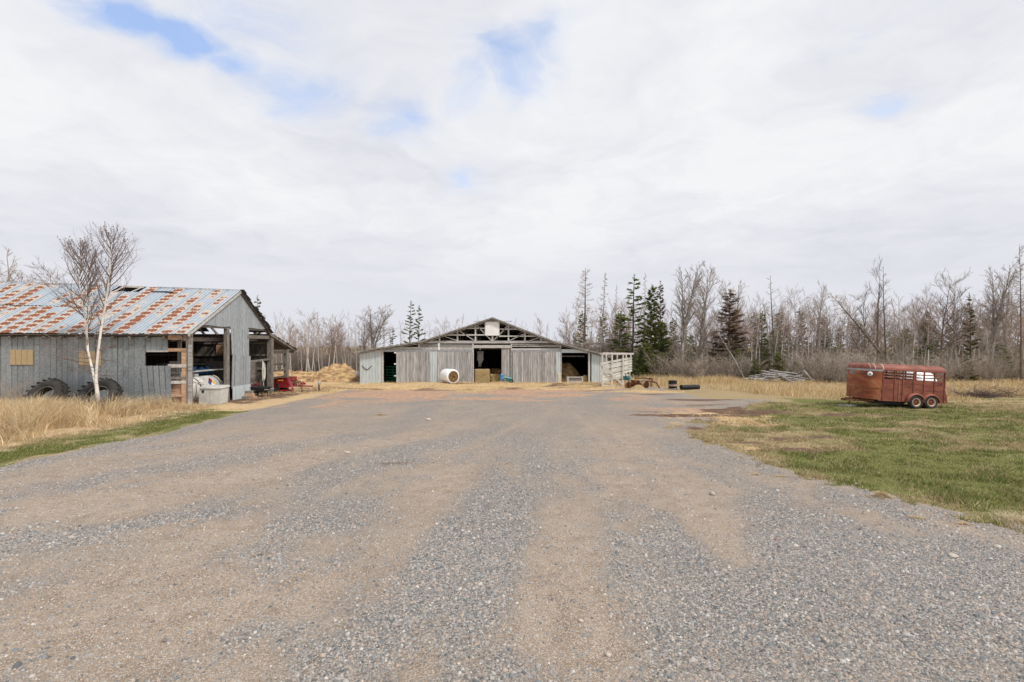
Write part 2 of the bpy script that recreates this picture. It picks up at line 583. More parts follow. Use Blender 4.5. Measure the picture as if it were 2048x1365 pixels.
M['yellow'] = wmat('yellow', [(0.3, (0.50, 0.30, 0.03)), (0.7, (0.62, 0.38, 0.05))], (1, 1, 1), 4, 3, 0.5, bump=0.0)
M['plate_blue'] = wmat('plate_blue', [(0.3, (0.03, 0.07, 0.16)), (0.7, (0.09, 0.16, 0.28))], (1, 1, 1), 20, 3, 0.4, bump=0.0)
M['pink_band'] = wmat('pink_band', [(0.3, (0.26, 0.17, 0.14)), (0.7, (0.42, 0.30, 0.26))], (1, 1, 2), 5, 6, 0.7, bump=0.1)
M['plastic_film'] = wmat('plastic_film', [(0.3, (0.20, 0.20, 0.20)), (0.7, (0.34, 0.34, 0.33))], (8, 8, 1), 3, 6, 0.5, bump=0.4)
M['rock'] = wmat('rock', [(0.3, (0.36, 0.31, 0.26)), (0.7, (0.55, 0.50, 0.43))], (1, 1, 1), 12, 6, 0.9, bump=0.5)
M['rock_dark'] = wmat('rock_dark', [(0.3, (0.12, 0.11, 0.11)), (0.7, (0.24, 0.22, 0.22))], (1, 1, 1), 12, 6, 0.9, bump=0.5)
M['grey_log'] = wmat('grey_log', [(0.3, (0.10, 0.092, 0.088)), (0.5, (0.27, 0.252, 0.24)), (0.7, (0.48, 0.46, 0.44))], (6, 6, 1), 3, 7, 0.95, bump=0.5, rand=0.3)
M['concrete'] = wmat('concrete', [(0.3, (0.30, 0.285, 0.27)), (0.7, (0.44, 0.42, 0.40))], (1, 1, 1), 4, 7, 0.95, bump=0.3)

M['bark_grey'] = wmat('bark_grey', [(0.3, (0.19, 0.17, 0.152)), (0.5, (0.32, 0.29, 0.265)), (0.7, (0.45, 0.415, 0.385))], (3, 3, 0.7), 4, 6, 0.95, bump=0.5, bdist=0.03, rand=0.22)
M['bark_pale'] = wmat('bark_pale', [(0.3, (0.32, 0.29, 0.26)), (0.45, (0.52, 0.485, 0.45)), (0.65, (0.68, 0.65, 0.61))], (3, 3, 0.8), 3, 6, 0.9, bump=0.3, rand=0.2)
M['bark_brown'] = wmat('bark_brown', [(0.3, (0.07, 0.055, 0.045)), (0.5, (0.14, 0.11, 0.09)), (0.7, (0.22, 0.18, 0.15))], (3, 3, 0.7), 4, 6, 0.95, bump=0.5, bdist=0.03, rand=0.2)
M['twig_grey'] = wmat('twig_grey', [(0.3, (0.29, 0.24, 0.205)), (0.7, (0.46, 0.395, 0.35))], (1, 1, 1), 1.5, 3, 0.95, bump=0, rand=0.22)
M['twig_red'] = wmat('twig_red', [(0.3, (0.30, 0.205, 0.168)), (0.7, (0.44, 0.32, 0.265))], (1, 1, 1), 1.0, 3, 0.95, bump=0, rand=0.2)
M['twig_dark'] = wmat('twig_dark', [(0.3, (0.11, 0.08, 0.072)), (0.7, (0.19, 0.145, 0.13))], (1, 1, 1), 1.5, 3, 0.95, bump=0, rand=0.15)
M['twig_larch'] = wmat('twig_larch', [(0.3, (0.24, 0.185, 0.145)), (0.7, (0.38, 0.31, 0.25))], (1, 1, 1), 1.2, 3, 0.95, bump=0, rand=0.2)
M['twig_brush'] = wmat('twig_brush', [(0.3, (0.27, 0.22, 0.18)), (0.7, (0.44, 0.38, 0.32))], (1, 1, 1), 1.0, 3, 0.95, bump=0, rand=0.2)
M['twig_birch'] = wmat('twig_birch', [(0.3, (0.15, 0.105, 0.095)), (0.7, (0.27, 0.205, 0.185))], (1, 1, 1), 1.5, 3, 0.95, bump=0, rand=0.1)
M['needles'] = wmat('needles', [(0.32, (0.085, 0.115, 0.04)), (0.5, (0.165, 0.195, 0.06)), (0.68, (0.29, 0.285, 0.09))], (1, 1, 1), 1.3, 4, 0.75, bump=0, rand=0.22)
M['needles_brown'] = wmat('needles_brown', [(0.32, (0.09, 0.06, 0.04)), (0.5, (0.16, 0.11, 0.075)), (0.68, (0.23, 0.17, 0.11))], (1, 1, 1), 1.3, 4, 0.8, bump=0, rand=0.15)


def leafy(m, amt):
    """lets some light through needles"""
    t = NT(m.node_tree)
    b = t.n['Principled BSDF']
    tr = t.new('ShaderNodeBsdfTranslucent')
    t.put(tr.inputs[0], b.inputs['Base Color'].links[0].from_socket)
    mx = t.new('ShaderNodeMixShader')
    mx.inputs[0].default_value = amt
    t.l.new(b.outputs[0], mx.inputs[1])
    t.l.new(tr.outputs[0], mx.inputs[2])
    t.l.new(mx.outputs[0], [n_ for n_ in t.n if n_.type == 'OUTPUT_MATERIAL'][0].inputs[0])


leafy(M['needles'], 0.45)
leafy(M['needles_brown'], 0.4)


def birch_bark():
    m, t, b = new_mat('birch_bark')
    co = t.new('ShaderNodeTexCoord').outputs['Object']
    n = t.noise(t.vmath('MULTIPLY', co, (3, 3, 14)), 1.6, 5, 0.6)
    n2 = t.noise(t.vmath('MULTIPLY', co, (1, 1, 1.2)), 1.7, 4, 0.6)
    c = t.mix(t.smooth(n2, 0.35, 0.7), (0.80, 0.76, 0.70), (0.62, 0.56, 0.49))
    c = t.mix(t.smooth(n, 0.60, 0.68), c, (0.06, 0.05, 0.045))
    z = t.sep(co)[2]
    low = t.smooth(t.math('ADD', z, t.math('MULTIPLY', n2, 0.8)), 1.35, 0.55)
    c = t.mix(low, c, t.mix(t.noise(co, 12, 5), (0.05, 0.04, 0.035), (0.32, 0.24, 0.18)))
    t.put(b.inputs['Base Color'], c)
    b.inputs['Roughness'].default_value = 0.8
    t.put(b.inputs['Normal'], t.bump(n, 0.3, 0.01))
    return m


M['birch_bark'] = birch_bark()


def roof_metal():
    m, t, b = new_mat('rusty_roof_sheet')
    co = t.new('ShaderNodeTexCoord').outputs['Object']
    inf = t.new('ShaderNodeObjectInfo')
    rn = inf.outputs['Random']
    off = t.comb(t.math('MULTIPLY', rn, 37.0), t.math('MULTIPLY', rn, 91.0), 0.0)
    v = t.vmath('ADD', co, off)
    x, y, z = t.sep(co)
    n = t.noise(t.vmath('MULTIPLY', v, (1.1, 3.2, 1)), 2.0, 8, 0.68)
    nl = t.noise(v, 0.55, 2, 0.5)
    yy = t.math('ADD', t.math('ADD', y, t.math('MULTIPLY', rn, 0.9)), t.math('ADD', t.math('MULTIPLY', n, 0.20), t.math('MULTIPLY', t.math('ABSOLUTE', t.math('SUBTRACT', x, 0.39)), 0.18)))
    ph = t.math('ABSOLUTE', t.math('SUBTRACT', t.math('FRACT', t.math('DIVIDE', yy, 0.41)), 0.5))
    band = t.smooth(ph, 0.47, 0.14)                              # rust where the sheets lie on the purlins
    cx = t.math('ABSOLUTE', t.math('SUBTRACT', x, t.math('ADD', 0.30, t.math('MULTIPLY', rn, 0.18))))
    side = t.smooth(t.math('ADD', cx, t.math('MULTIPLY', n, 0.34)), 0.58, 0.27)
    amt = t.math('MULTIPLY', t.math('MULTIPLY', t.math('ADD', t.math('SUBTRACT', t.math('MULTIPLY', t.noise(v, 0.9, 4), 1.0), 0.10), t.math('MULTIPLY', band, 0.44)), side), t.smooth(t.math('ADD', nl, t.math('MULTIPLY', rn, 0.40)), 0.50, 0.72))
    heavy = t.math('MULTIPLY', t.math('MULTIPLY', t.smooth(rn, 0.95, 0.96), side), t.smooth(n, 0.30, 0.5))
    amt = t.math('MAXIMUM', amt, heavy)
    r = t.math('ADD', amt, t.math('MULTIPLY', t.math('SUBTRACT', n, 0.5), 0.75))
    g = t.noise(t.vmath('MULTIPLY', v, (1, 0.5, 1)), 26, 4, 0.6)
    base = t.ramp(g, [(0.3, (0.33, 0.38, 0.425)), (0.7, (0.46, 0.505, 0.545))])
    base = t.mix(t.smooth(n, 0.45, 0.8), base, (0.50, 0.555, 0.60))
    rib = t.math('ABSOLUTE', t.math('SUBTRACT', t.math('FRACT', t.math('DIVIDE', x, 0.195)), 0.09))
    base = t.mix(t.math('MULTIPLY', t.smooth(rib, 0.13, 0.05), 0.55), base, (0.20, 0.25, 0.31))  # shadow lines along the ribs, put into the sheet colour
    c = t.mix(t.smooth(r, 0.12, 0.42), base, (0.50, 0.42, 0.345))
    rustc = t.mix(t.noise(v, 7, 6), (0.10, 0.036, 0.022), (0.33, 0.115, 0.058))
    c = t.mix(t.smooth(r, 0.40, 0.66), c, rustc)
    t.put(b.inputs['Base Color'], c)
    t.put(b.inputs['Metallic'], t.math('MULTIPLY', t.smooth(r, 0.4, 0.2), 0.18))
    t.put(b.inputs['Roughness'], t.math('ADD', 0.5, t.math('MULTIPLY', t.smooth(r, 0.2, 0.5), 0.4)))
    t.put(b.inputs['Normal'], t.bump(n, 0.08, 0.01))
    return m


M['roof_sheet'] = roof_metal()


def attr_mat(name, rough=0.9, trans=0.0, noise=0.0):
    m, t, b = new_mat(name)
    a = t.new('ShaderNodeAttribute', attribute_name='col')
    c = a.outputs['Color']
    t.put(b.inputs['Base Color'], c)
    b.inputs['Roughness'].default_value = rough
    b.inputs['Specular IOR Level'].default_value = 0.2
    if trans:
        tr = t.new('ShaderNodeBsdfTranslucent')
        t.put(tr.inputs[0], c)
        mx = t.new('ShaderNodeMixShader')
        mx.inputs[0].default_value = trans
        t.l.new(b.outputs[0], mx.inputs[1])
        t.l.new(tr.outputs[0], mx.inputs[2])
        out = [n for n in t.n if n.type == 'OUTPUT_MATERIAL'][0]
        t.l.new(mx.outputs[0], out.inputs[0])
    return m


def film_mat():
    m, t, b = new_mat('white_film')
    co = t.new('ShaderNodeTexCoord').outputs['Object']
    n = t.noise(co, 6, 5)
    c = t.mix(n, (0.72, 0.72, 0.72), (0.9, 0.9, 0.9))
    t.put(b.inputs['Base Color'], c)
    b.inputs['Roughness'].default_value = 0.4
    tr = t.new('ShaderNodeBsdfTranslucent')
    t.put(tr.inputs[0], c)
    mx = t.new('ShaderNodeMixShader')
    mx.inputs[0].default_value = 0.65
    t.l.new(b.outputs[0], mx.inputs[1])
    t.l.new(tr.outputs[0], mx.inputs[2])
    t.l.new(mx.outputs[0], [n_ for n_ in t.n if n_.type == 'OUTPUT_MATERIAL'][0].inputs[0])
    return m


M['white_film'] = film_mat()
M['blade'] = attr_mat('grass_blade', 0.8, 0.3)
M['stone'] = attr_mat('gravel_stone', 0.9)


def ground_mat():
    m, t, b = new_mat('yard_ground')
    co = t.new('ShaderNodeTexCoord').outputs['Object']
    flat = t.vmath('MULTIPLY', co, (1, 1, 0))
    z1 = t.sep(t.new('ShaderNodeAttribute', attribute_name='zone').outputs['Color'])
    z2 = t.sep(t.new('ShaderNodeAttribute', attribute_name='wear').outputs['Color'])
    nf = t.noise(flat, 3.2, 7, 0.65)
    nm = t.noise(flat, 0.8, 5, 0.6)
    nff = t.noise(flat, 26, 4, 0.65)
    jit = t.math('MULTIPLY', t.math('SUBTRACT', nf, 0.5), 0.9)
    jit2 = t.math('MULTIPLY', t.math('SUBTRACT', nff, 0.5), 0.6)
    # fines and gravel
    fines = t.ramp(nf, [(0.28, (0.160, 0.113, 0.076)), (0.5, (0.262, 0.195, 0.138)), (0.72, (0.355, 0.276, 0.204))])
    fines = t.mix(t.smooth(nm, 0.40, 0.75), fines, (0.30, 0.24, 0.185))
    grit = t.voronoi(flat, 120)
    gs = t.sep(grit['Color'])
    fines = t.mix(t.math('MULTIPLY', t.smooth(gs[0], 0.40, 0.75), 0.85), fines, t.ramp(gs[1], [(0.2, (0.16, 0.14, 0.13)), (0.5, (0.40, 0.345, 0.29)), (0.8, (0.50, 0.45, 0.40))]))
    v1 = t.voronoi(flat, 38)
    v2 = t.voronoi(flat, 78)
    pal = [(0.0, (0.042, 0.047, 0.053)), (0.25, (0.108, 0.114, 0.120)), (0.5, (0.205, 0.198, 0.190)), (0.66, (0.29, 0.222, 0.182)), (0.82, (0.36, 0.335, 0.305)), (1.0, (0.52, 0.49, 0.45))]
    s1 = t.ramp(t.sep(v1['Color'])[0], pal)
    s2 = t.ramp(t.sep(v2['Color'])[0], pal)
    grav = t.mix(t.smooth(nff, 0.45, 0.55), s1, s2)
    edge = t.smooth(v1['Distance'], 0.35, 0.75)
    grav = t.mix(t.math('MULTIPLY', edge, 0.30), grav, (0.20, 0.175, 0.15))
    gw = t.smooth(t.math('ADD', z1[0], t.math('ADD', t.math('MULTIPLY', jit, 1.0), t.math('MULTIPLY', jit2, 1.5))), 0.08, 0.96)
    gw = t.math('MULTIPLY', gw, 0.96)
    col = t.mix(gw, fines, grav)
    # red-brown dirt, tan hay litter, mud
    dirt = t.ramp(nf, [(0.3, (0.26, 0.155, 0.10)), (0.55, (0.41, 0.27, 0.185)), (0.75, (0.48, 0.345, 0.25))])
    dw = t.smooth(t.math('ADD', z2[1], t.math('MULTIPLY', jit, 0.8)), 0.25, 0.75)
    col = t.mix(dw, col, dirt)
    sn = t.noise(t.vmath('MULTIPLY', flat, (1.0, 3.0, 1)), 5, 8, 0.7, 1.5)
    straw = t.ramp(sn, [(0.26, (0.22, 0.135, 0.07)), (0.42, (0.43, 0.295, 0.16)), (0.58, (0.58, 0.435, 0.255)), (0.75, (0.69, 0.555, 0.37))])
    sw = t.smooth(t.math('ADD', z1[2], t.math('ADD', t.math('MULTIPLY', jit, 0.9), t.math('MULTIPLY', jit2, 0.5))), 0.28, 0.62)
    col = t.mix(sw, col, straw)
    # turf
    gn = t.noise(flat, 13, 7, 0.7)
    green = t.ramp(gn, [(0.28, (0.07, 0.07, 0.025)), (0.5, (0.14, 0.145, 0.045)), (0.72, (0.21, 0.21, 0.075))])
    dry = t.ramp(gn, [(0.28, (0.15, 0.11, 0.06)), (0.5, (0.31, 0.235, 0.13)), (0.72, (0.46, 0.37, 0.23))])
    gd = t.smooth(t.math('ADD', t.math('ADD', z2[2], t.math('MULTIPLY', jit, 1.1)), jit2), 0.25, 0.75)
    turf = t.mix(gd, green, dry)
    tw = t.smooth(t.math('ADD', z1[1], t.math('ADD', t.math('MULTIPLY', jit, 0.35), t.math('MULTIPLY', jit2, 0.4))), 0.35, 0.60)
    col = t.mix(tw, col, turf)
    mud = t.ramp(nf, [(0.3, (0.075, 0.045, 0.03)), (0.55, (0.15, 0.09, 0.062)), (0.75, (0.25, 0.17, 0.12))])
    mw = t.smooth(t.math('ADD', z2[0], t.math('ADD', jit, t.math('MULTIPLY', jit2, 0.6))), 0.38, 0.66)
    col = t.mix(mw, col, mud)
    t.put(b.inputs['Base Color'], col)
    b.inputs['Roughness'].default_value = 0.95
    b.inputs['Specular IOR Level'].default_value = 0.15
    hs = t.math('MULTIPLY', t.math('SUBTRACT', 1.0, v1['Distance']), t.math('ADD', 0.25, gw))
    h = t.math('ADD', t.math('MULTIPLY', hs, 0.5), t.math('ADD', t.math('MULTIPLY', nf, 1.2), t.math('MULTIPLY', t.math('ADD', nff, t.math('MULTIPLY', sn, t.math('MULTIPLY', sw, 3.0))), 0.5)))
    t.put(b.inputs['Normal'], t.bump(h, 0.75, 0.03))
    return m


M['ground'] = ground_mat()

# ------------------------------------------------------------------ ground
def blob(x, y, cx, cy, rx, ry, ang=0.0, p=1.0):
    c, s = math.cos(ang), math.sin(ang)
    u = ((x - cx) * c + (y - cy) * s) / rx
    v = (-(x - cx) * s + (y - cy) * c) / ry
    return np.exp(-(u * u + v * v) ** p)


def gravel_w(x, y):
    """loose grey gravel (1) against packed tan fines (0)"""
    tn = track_n(x, y)
    br = fbm(x * 1.0 + 7, y * 0.6, 43, 4)
    bf = fbm(x * 3.1 + 3, y * 1.8, 44, 3)
    near = np.clip(0.42 - 1.7 * (tn - 0.5) + 1.2 * (br - 0.5) + 1.1 * (bf - 0.5), 0, 0.9)
    near = near + 0.45 * blob(x, y, 3.6, 4.6, 2.6, 1.9, 0.2, 1.5) + 0.55 * blob(x, y, 5.0, 6.2, 2.2, 0.55, -0.1) + 0.5 * blob(x, y, 1.75, 5.8, 0.55, 3.0, -0.12, 1.5)
    near = near + 0.5 * blob(x, y, -0.35, 8.0, 0.45, 4.5, 0.03, 1.5) - 0.5 * blob(x, y, 0.55, 5.6, 0.5, 2.6, -0.02, 2)
    near = near + 0.7 * blob(x, y, -5.5, 7.3, 1.9, 0.28, 0.50) + 0.6 * blob(x, y, -2.3, 7.6, 0.9, 1.4, -0.2) + 0.6 * blob(x, y, -1.0, 5.0, 0.3, 1.6, -0.35)
    near = near - 0.9 * blob(x, y, 2.9, 8.3, 0.35, 2.6, -0.10, 1.5) - 0.8 * blob(x, y, -3.6, 5.2, 1.2, 0.9, -0.4) - 0.6 * blob(x, y, -6.5, 8.8, 2.0, 0.4, 0.4)
    far = 0.54 - 1.7 * (tn - 0.5) * sm(23, 13, y) + 0.6 * (br - 0.5) + 0.5 * (fbm(x * 0.55, y * 0.16, 47, 4) - 0.5)
    k = sm(8.5, 15, y)
    w_ = near * (1 - k) + far * k
    w_ = np.maximum(w_, 0.85 * np.exp(-((x - road_left(y) - 0.45) / 0.45) ** 2) * sm(26, 20, y))
    return np.clip(w_, 0, 1)


def straw_w(x, y):
    s = sm(30.5, 39.5, y + (fbm(x * 0.35, y * 0.7, 51, 4) - 0.5) * 10) * sm(-15, -12.5, x) * sm(10.5, 8.5, x) * sm(62, 56, y)
    s = np.maximum(s, 0.95 * sm(36.5, 40, y) * sm(-20, -14, x) * sm(-9, -11, x) * sm(55, 50, y))
    s = np.maximum(s, 0.85 * sm(-10.5, -12.0, x) * sm(20.5, 23.0, y) * sm(50, 42, y) * (0.45 + 0.9 * fbm(x * 0.8, y * 0.8, 57, 3)))
    s = np.maximum(s, 0.75 * blob(x, y, 9.5, 33.5, 4.0, 1.5))
    s = np.maximum(s, 0.85 * blob(x, y, 8.6, 19.5, 3.4, 3.2) * sm(0.3, 0.65, fbm(x * 1.1, y * 1.4, 56, 3)))
    s = np.maximum(s, 0.62 * blob(x, y, 6.9, 17.5, 2.0, 1.6) * fbm(x * 1.2, y * 1.2, 53, 3) * 1.5)
    s = np.maximum(s, 0.9 * blob(x, y, 6.6, 13.2, 0.9, 0.35, 0.3) * fbm(x * 2, y * 2, 54, 2) * 1.6)
    s = np.maximum(s, 0.9 * sm(road_left(y) - 1.9, road_left(y) - 2.8, x) * sm(26, 20, y))
    return np.clip(s, 0, 1)


def mud_w(x, y):
    n = fbm(x * 0.8, y * 0.8, 61, 3)
    m = 0.75 * sm(0.42, 0.62, fbm(x * 0.7, y * 1.3, 65, 3)) * blob(x, y, 9.0, 21.5, 4.5, 4.5) + 0.65 * blob(x, y, 10.3, 27.5, 3.2, 0.9) + 0.55 * blob(x, y, 8.0, 31.5, 3.0, 1.0) + 0.8 * blob(x, y, 14.0, 20.6, 3.5, 0.5, 0.05) + 0.7 * blob(x, y, 6.8, 20.2, 2.4, 0.5)
    m = m + 0.95 * blob(x, y, 7.3, 13.1, 1.1, 0.35) + 0.9 * blob(x, y, 8.5, 14.8, 1.6, 0.45) + 0.8 * blob(x, y, 6.4, 14.0, 0.8, 0.35) + 0.7 * blob(x, y, 11.5, 16.5, 1.4, 0.4) + 0.6 * blob(x, y, 5.8, 17.0, 1.0, 0.5)
    m = m + 0.55 * blob(x, y, -2.7, 11.4, 0.7, 0.35, 0.2) + 0.4 * blob(x, y, -1.2, 11.8, 0.25, 0.9, -0.6) + 0.35 * blob(x, y, -3.6, 10.5, 0.7, 0.15, 0.3)
    m = m + 0.62 * sm(0.50, 0.68, fbm(x * 0.5, y * 1.3, 67, 3)) * sm(32, 35, y) * sm(43, 41, y) * sm(-17, -13, x) * sm(12, 9, x)
    m = m + 0.62 * sm(23.5, 26, y) * sm(-11.5, -13.5, x) * sm(40, 36, y)
    return np.clip(m * (0.45 + 1.1 * n), 0, 1)


def dirt_w(x, y):
    n = fbm(x * 0.6, y * 0.25, 63, 3)
    n3 = fbm(x * 0.35 + y * 0.1, y * 0.5, 64, 4)
    d = 0.85 * sm(19, 31, y) * sm(-16, -9, x) * sm(11, 5, x) * sm(0.34, 0.62, n3 + 0.12 * sm(28, 34, y))
    d = np.maximum(d, 0.8 * blob(x, y, -10.5, 24.0, 2.2, 4.5, -0.35) * sm(0.3, 0.6, n) * 1.2)
    d = np.maximum(d, 0.95 * np.exp(-((x - road_left(y) + 0.25) / 0.30) ** 2) * sm(15.5, 11.5, y))
    d = np.maximum(d, 0.72 * blob(x, y, 9.5, 22.5, 5.5, 5.0, 0.3) * sm(0.33, 0.6, n3))
    return np.clip(d, 0, 1)


def dry_w(x, y):
    d = 0.23 + 1.3 * (fbm(x * 0.7, y * 1.2, 71, 4) - 0.42) + 0.35 * np.exp(-((x - road_right(y) - 0.3) / 0.5) ** 2)
    d = d + 0.45 * sm(19, 26, y) * sm(0.45, 0.6, fbm(x * 0.3, y * 0.5, 73, 3)) + 0.8 * sm(27, 31, y) + 0.4 * blob(x, y, 6.5, 17, 2.5, 3)
    d = d + 0.9 * sm(-12.4, -13.2, x) * sm(27, 22, y) - 0.5 * blob(x, y, 8.5, 10.5, 3.0, 1.6)
    return np.clip(d, 0, 1)


xs = np.concatenate([np.linspace(-400, -60, 18)[:-1], np.linspace(-60, -26, 40)[:-1], np.linspace(-26, -13, 60)[:-1], np.linspace(-13, 13, 190)[:-1], np.linspace(13, 28, 60)[:-1], np.linspace(28, 60, 40)[:-1], np.linspace(60, 400, 18)])
ys = np.concatenate([np.linspace(-80, 0, 20)[:-1], np.linspace(0, 3, 8)[:-1], np.linspace(3, 14, 90)[:-1], np.linspace(14, 30, 90)[:-1], np.linspace(30, 60, 80)[:-1], np.linspace(60, 130, 24)[:-1], np.linspace(130, 900, 16)])
GX, GY = np.meshgrid(xs, ys)
nx, ny = len(xs), len(ys)
gx, gy = GX.ravel(), GY.ravel()
GZ = ground_z(gx, gy)
ii = (np.arange(ny - 1)[:, None] * nx + np.arange(nx - 1)[None, :]).ravel()
gf = np.stack([ii, ii + 1, ii + nx + 1, ii + nx], 1)
wild = np.maximum(sm(9.5, 12, gx) * sm(26, 30, gy), sm(44, 52, gy))
lawn = np.maximum(lawn_w(gx, gy), wild)
zone = np.stack([gravel_w(gx, gy), lawn, straw_w(gx, gy)], 1)
zone[:, 1] *= 1 - 0.0 * zone[:, 2]
wear = np.stack([mud_w(gx, gy), dirt_w(gx, gy), dry_w(gx, gy)], 1)
# where hay litter lies on turf the turf gives way
zone[:, 1] = np.where(zone[:, 2] > 0.45, zone[:, 1] * (1 - sm(0.45, 0.75, zone[:, 2])), zone[:, 1])
gm = big_mesh('ground', np.stack([gx, gy, GZ], 1), gf, M['ground'], {'zone': zone, 'wear': wear}, smooth=True)
ground = link(bpy.data.objects.new('ground', gm))
tag(ground, 'gravel yard with grass verges and straw litter', None, kind='structure')

# ------------------------------------------------------------------ loose gravel lying on the yard
rs = np.random.RandomState(5)


def scatter_stones(n, y0, y1, rmin, rmax, dens):
    y = np.sqrt(rs.uniform(y0 * y0, y1 * y1, n))
    x = rs.uniform(-1.12, 1.12, n) * y
    keep = (x > road_left(y) - 0.3) & (x < road_right(y) + 0.10 + rs.exponential(0.16, n)) & (rs.uniform(0, 1, n) > 0.75 * lawn_w(x, y))
    g = gravel_w(x, y)
    keep &= rs.uniform(0, 1, n) < np.clip(dens + (1 - dens) * sm(0.25, 0.8, g + (fbm(x * 2.4, y * 2.4, 81, 3) - 0.5) * 0.9), 0, 1)
    x, y = x[keep], y[keep]
    r = rmin + (rmax - rmin) * rs.beta(1.2, 4.5, len(x))
    return x, y, r


def stones_mesh(name, parts, mat):
    xa = np.concatenate([p[0] for p in parts])
    ya = np.concatenate([p[1] for p in parts])
    ra = np.concatenate([p[2] for p in parts])
    n = len(xa)
    base = np.array([[1, 0, 0], [0.25, 0.95, 0.1], [-0.9, 0.35, 0], [-0.5, -0.85, 0.05], [0.45, -0.85, 0], [0.35, 0.2, 0.75], [-0.35, -0.1, 0.7], [0.05, -0.45, 0.6]])
    fac = np.array([[0, 1, 5], [1, 2, 6], [1, 6, 5], [2, 3, 6], [3, 4, 7], [3, 7, 6], [4, 0, 7], [0, 5, 7], [5, 6, 7]])
    k = len(base)
    V = np.repeat(base[None], n, 0) + rs.normal(0, 0.16, (n, k, 3))
    V[:, :5, 2] -= 0.25
    V *= (ra[:, None] * rs.uniform(0.75, 1.25, (n, 1)))[:, :, None]
    V[:, :, 0] *= rs.uniform(0.7, 1.3, (n, 1))
    a = rs.uniform(0, 2 * np.pi, n)
    c, s = np.cos(a)[:, None], np.sin(a)[:, None]
    X = V[:, :, 0] * c - V[:, :, 1] * s
    Y = V[:, :, 0] * s + V[:, :, 1] * c
    V[:, :, 0] = X + xa[:, None]
    V[:, :, 1] = Y + ya[:, None]
    V[:, :, 2] += ground_z(xa, ya)[:, None]
    pal = np.array([(0.13, 0.138, 0.145), (0.19, 0.198, 0.207), (0.25, 0.25, 0.25), (0.31, 0.298, 0.285), (0.34, 0.27, 0.235), (0.38, 0.31, 0.26), (0.42, 0.40, 0.375), (0.47, 0.44, 0.40), (0.36, 0.30, 0.245)])
    pi = rs.choice(len(pal), n, p=[.13, .17, .16, .15, .09, .10, .07, .05, .08])
    col = pal[pi] * rs.uniform(0.8, 1.2, (n, 1))
    F = (np.arange(n)[:, None, None] * k + fac[None]).reshape(-1, 3)
    me = big_mesh(name, V.reshape(-1, 3), F, mat, {'col': np.repeat(col, k, 0)})
    return me


sp = [scatter_stones(76000, 3.2, 7.0, 0.005, 0.022, 0.34), scatter_stones(62000, 7.0, 15.0, 0.008, 0.026, 0.28), scatter_stones(2600, 3.2, 12.0, 0.016, 0.036, 0.3), scatter_stones(15000, 3.2, 8.0, 0.010, 0.034, 0.04)]
gravel = link(bpy.data.objects.new('gravel', stones_mesh('gravel', sp, M['stone'])))
tag(gravel, 'loose grey and pink crushed gravel scattered over the yard', 'gravel', kind='stuff')

# ------------------------------------------------------------------ grass
def blades(name, x, y, h, w, lean, col, segs=1, z=None, sink=0.01, la=None):
    """flat tapering blades, segs 1 = a triangle each, more = a bent strip"""
    n = len(x)
    z = (ground_z(x, y) if z is None else z) - sink
    a = rs.uniform(0, 2 * np.pi, n)
    la = rs.uniform(0, 2 * np.pi, n) if la is None else la
    lx, ly = np.cos(la) * lean * h, np.sin(la) * lean * h
    wx, wy = np.cos(a) * w / 2, np.sin(a) * w / 2
    if segs == 1:
        V = np.empty((n, 3, 3))
        V[:, 0] = np.stack([x - wx, y - wy, z], 1)
        V[:, 1] = np.stack([x + wx, y + wy, z], 1)
        V[:, 2] = np.stack([x + lx, y + ly, z + h], 1)
        F = np.arange(n * 3).reshape(n, 3)
        k = 3
    else:
        k = segs * 2 + 1
        V = np.empty((n, k, 3))
        for i in range(segs):
            f = i / segs
            ww = 1 - 0.55 * f
            cx_, cy_, cz_ = x + lx * f * f, y + ly * f * f, z + h * (f - 0.28 * lean * f * f)
            V[:, 2 * i] = np.stack([cx_ - wx * ww, cy_ - wy * ww, cz_], 1)
            V[:, 2 * i + 1] = np.stack([cx_ + wx * ww, cy_ + wy * ww, cz_], 1)
        V[:, k - 1] = np.stack([x + lx, y + ly, z + h * (1 - 0.28 * lean)], 1)
        fl = []
        for i in range(segs - 1):
            fl += [[2 * i, 2 * i + 1, 2 * i + 3], [2 * i, 2 * i + 3, 2 * i + 2]]
        fl.append([2 * segs - 2, 2 * segs - 1, 2 * segs])
        F = (np.arange(n)[:, None, None] * k + np.array(fl)[None]).reshape(-1, 3)
    return big_mesh(name, V.reshape(-1, 3), F, M['blade'], {'col': np.repeat(col, k, 0)})


def tone(n, stops, spread=0.22):
    st = np.array(stops)
    i = rs.randint(0, len(st), n)
    return np.clip(st[i] * (1 + rs.normal(0, spread, (n, 1))), 0.005, 0.9)


GREEN = [(0.085, 0.122, 0.025), (0.135, 0.182, 0.038), (0.185, 0.222, 0.052), (0.26, 0.265, 0.09)]
DRY = [(0.42, 0.33, 0.19), (0.52, 0.42, 0.25), (0.34, 0.25, 0.135), (0.58, 0.48, 0.31)]
GOLD = [(0.56, 0.41, 0.22), (0.66, 0.51, 0.30), (0.46, 0.32, 0.165), (0.74, 0.61, 0.42), (0.64, 0.52, 0.36), (0.70, 0.56, 0.35)]


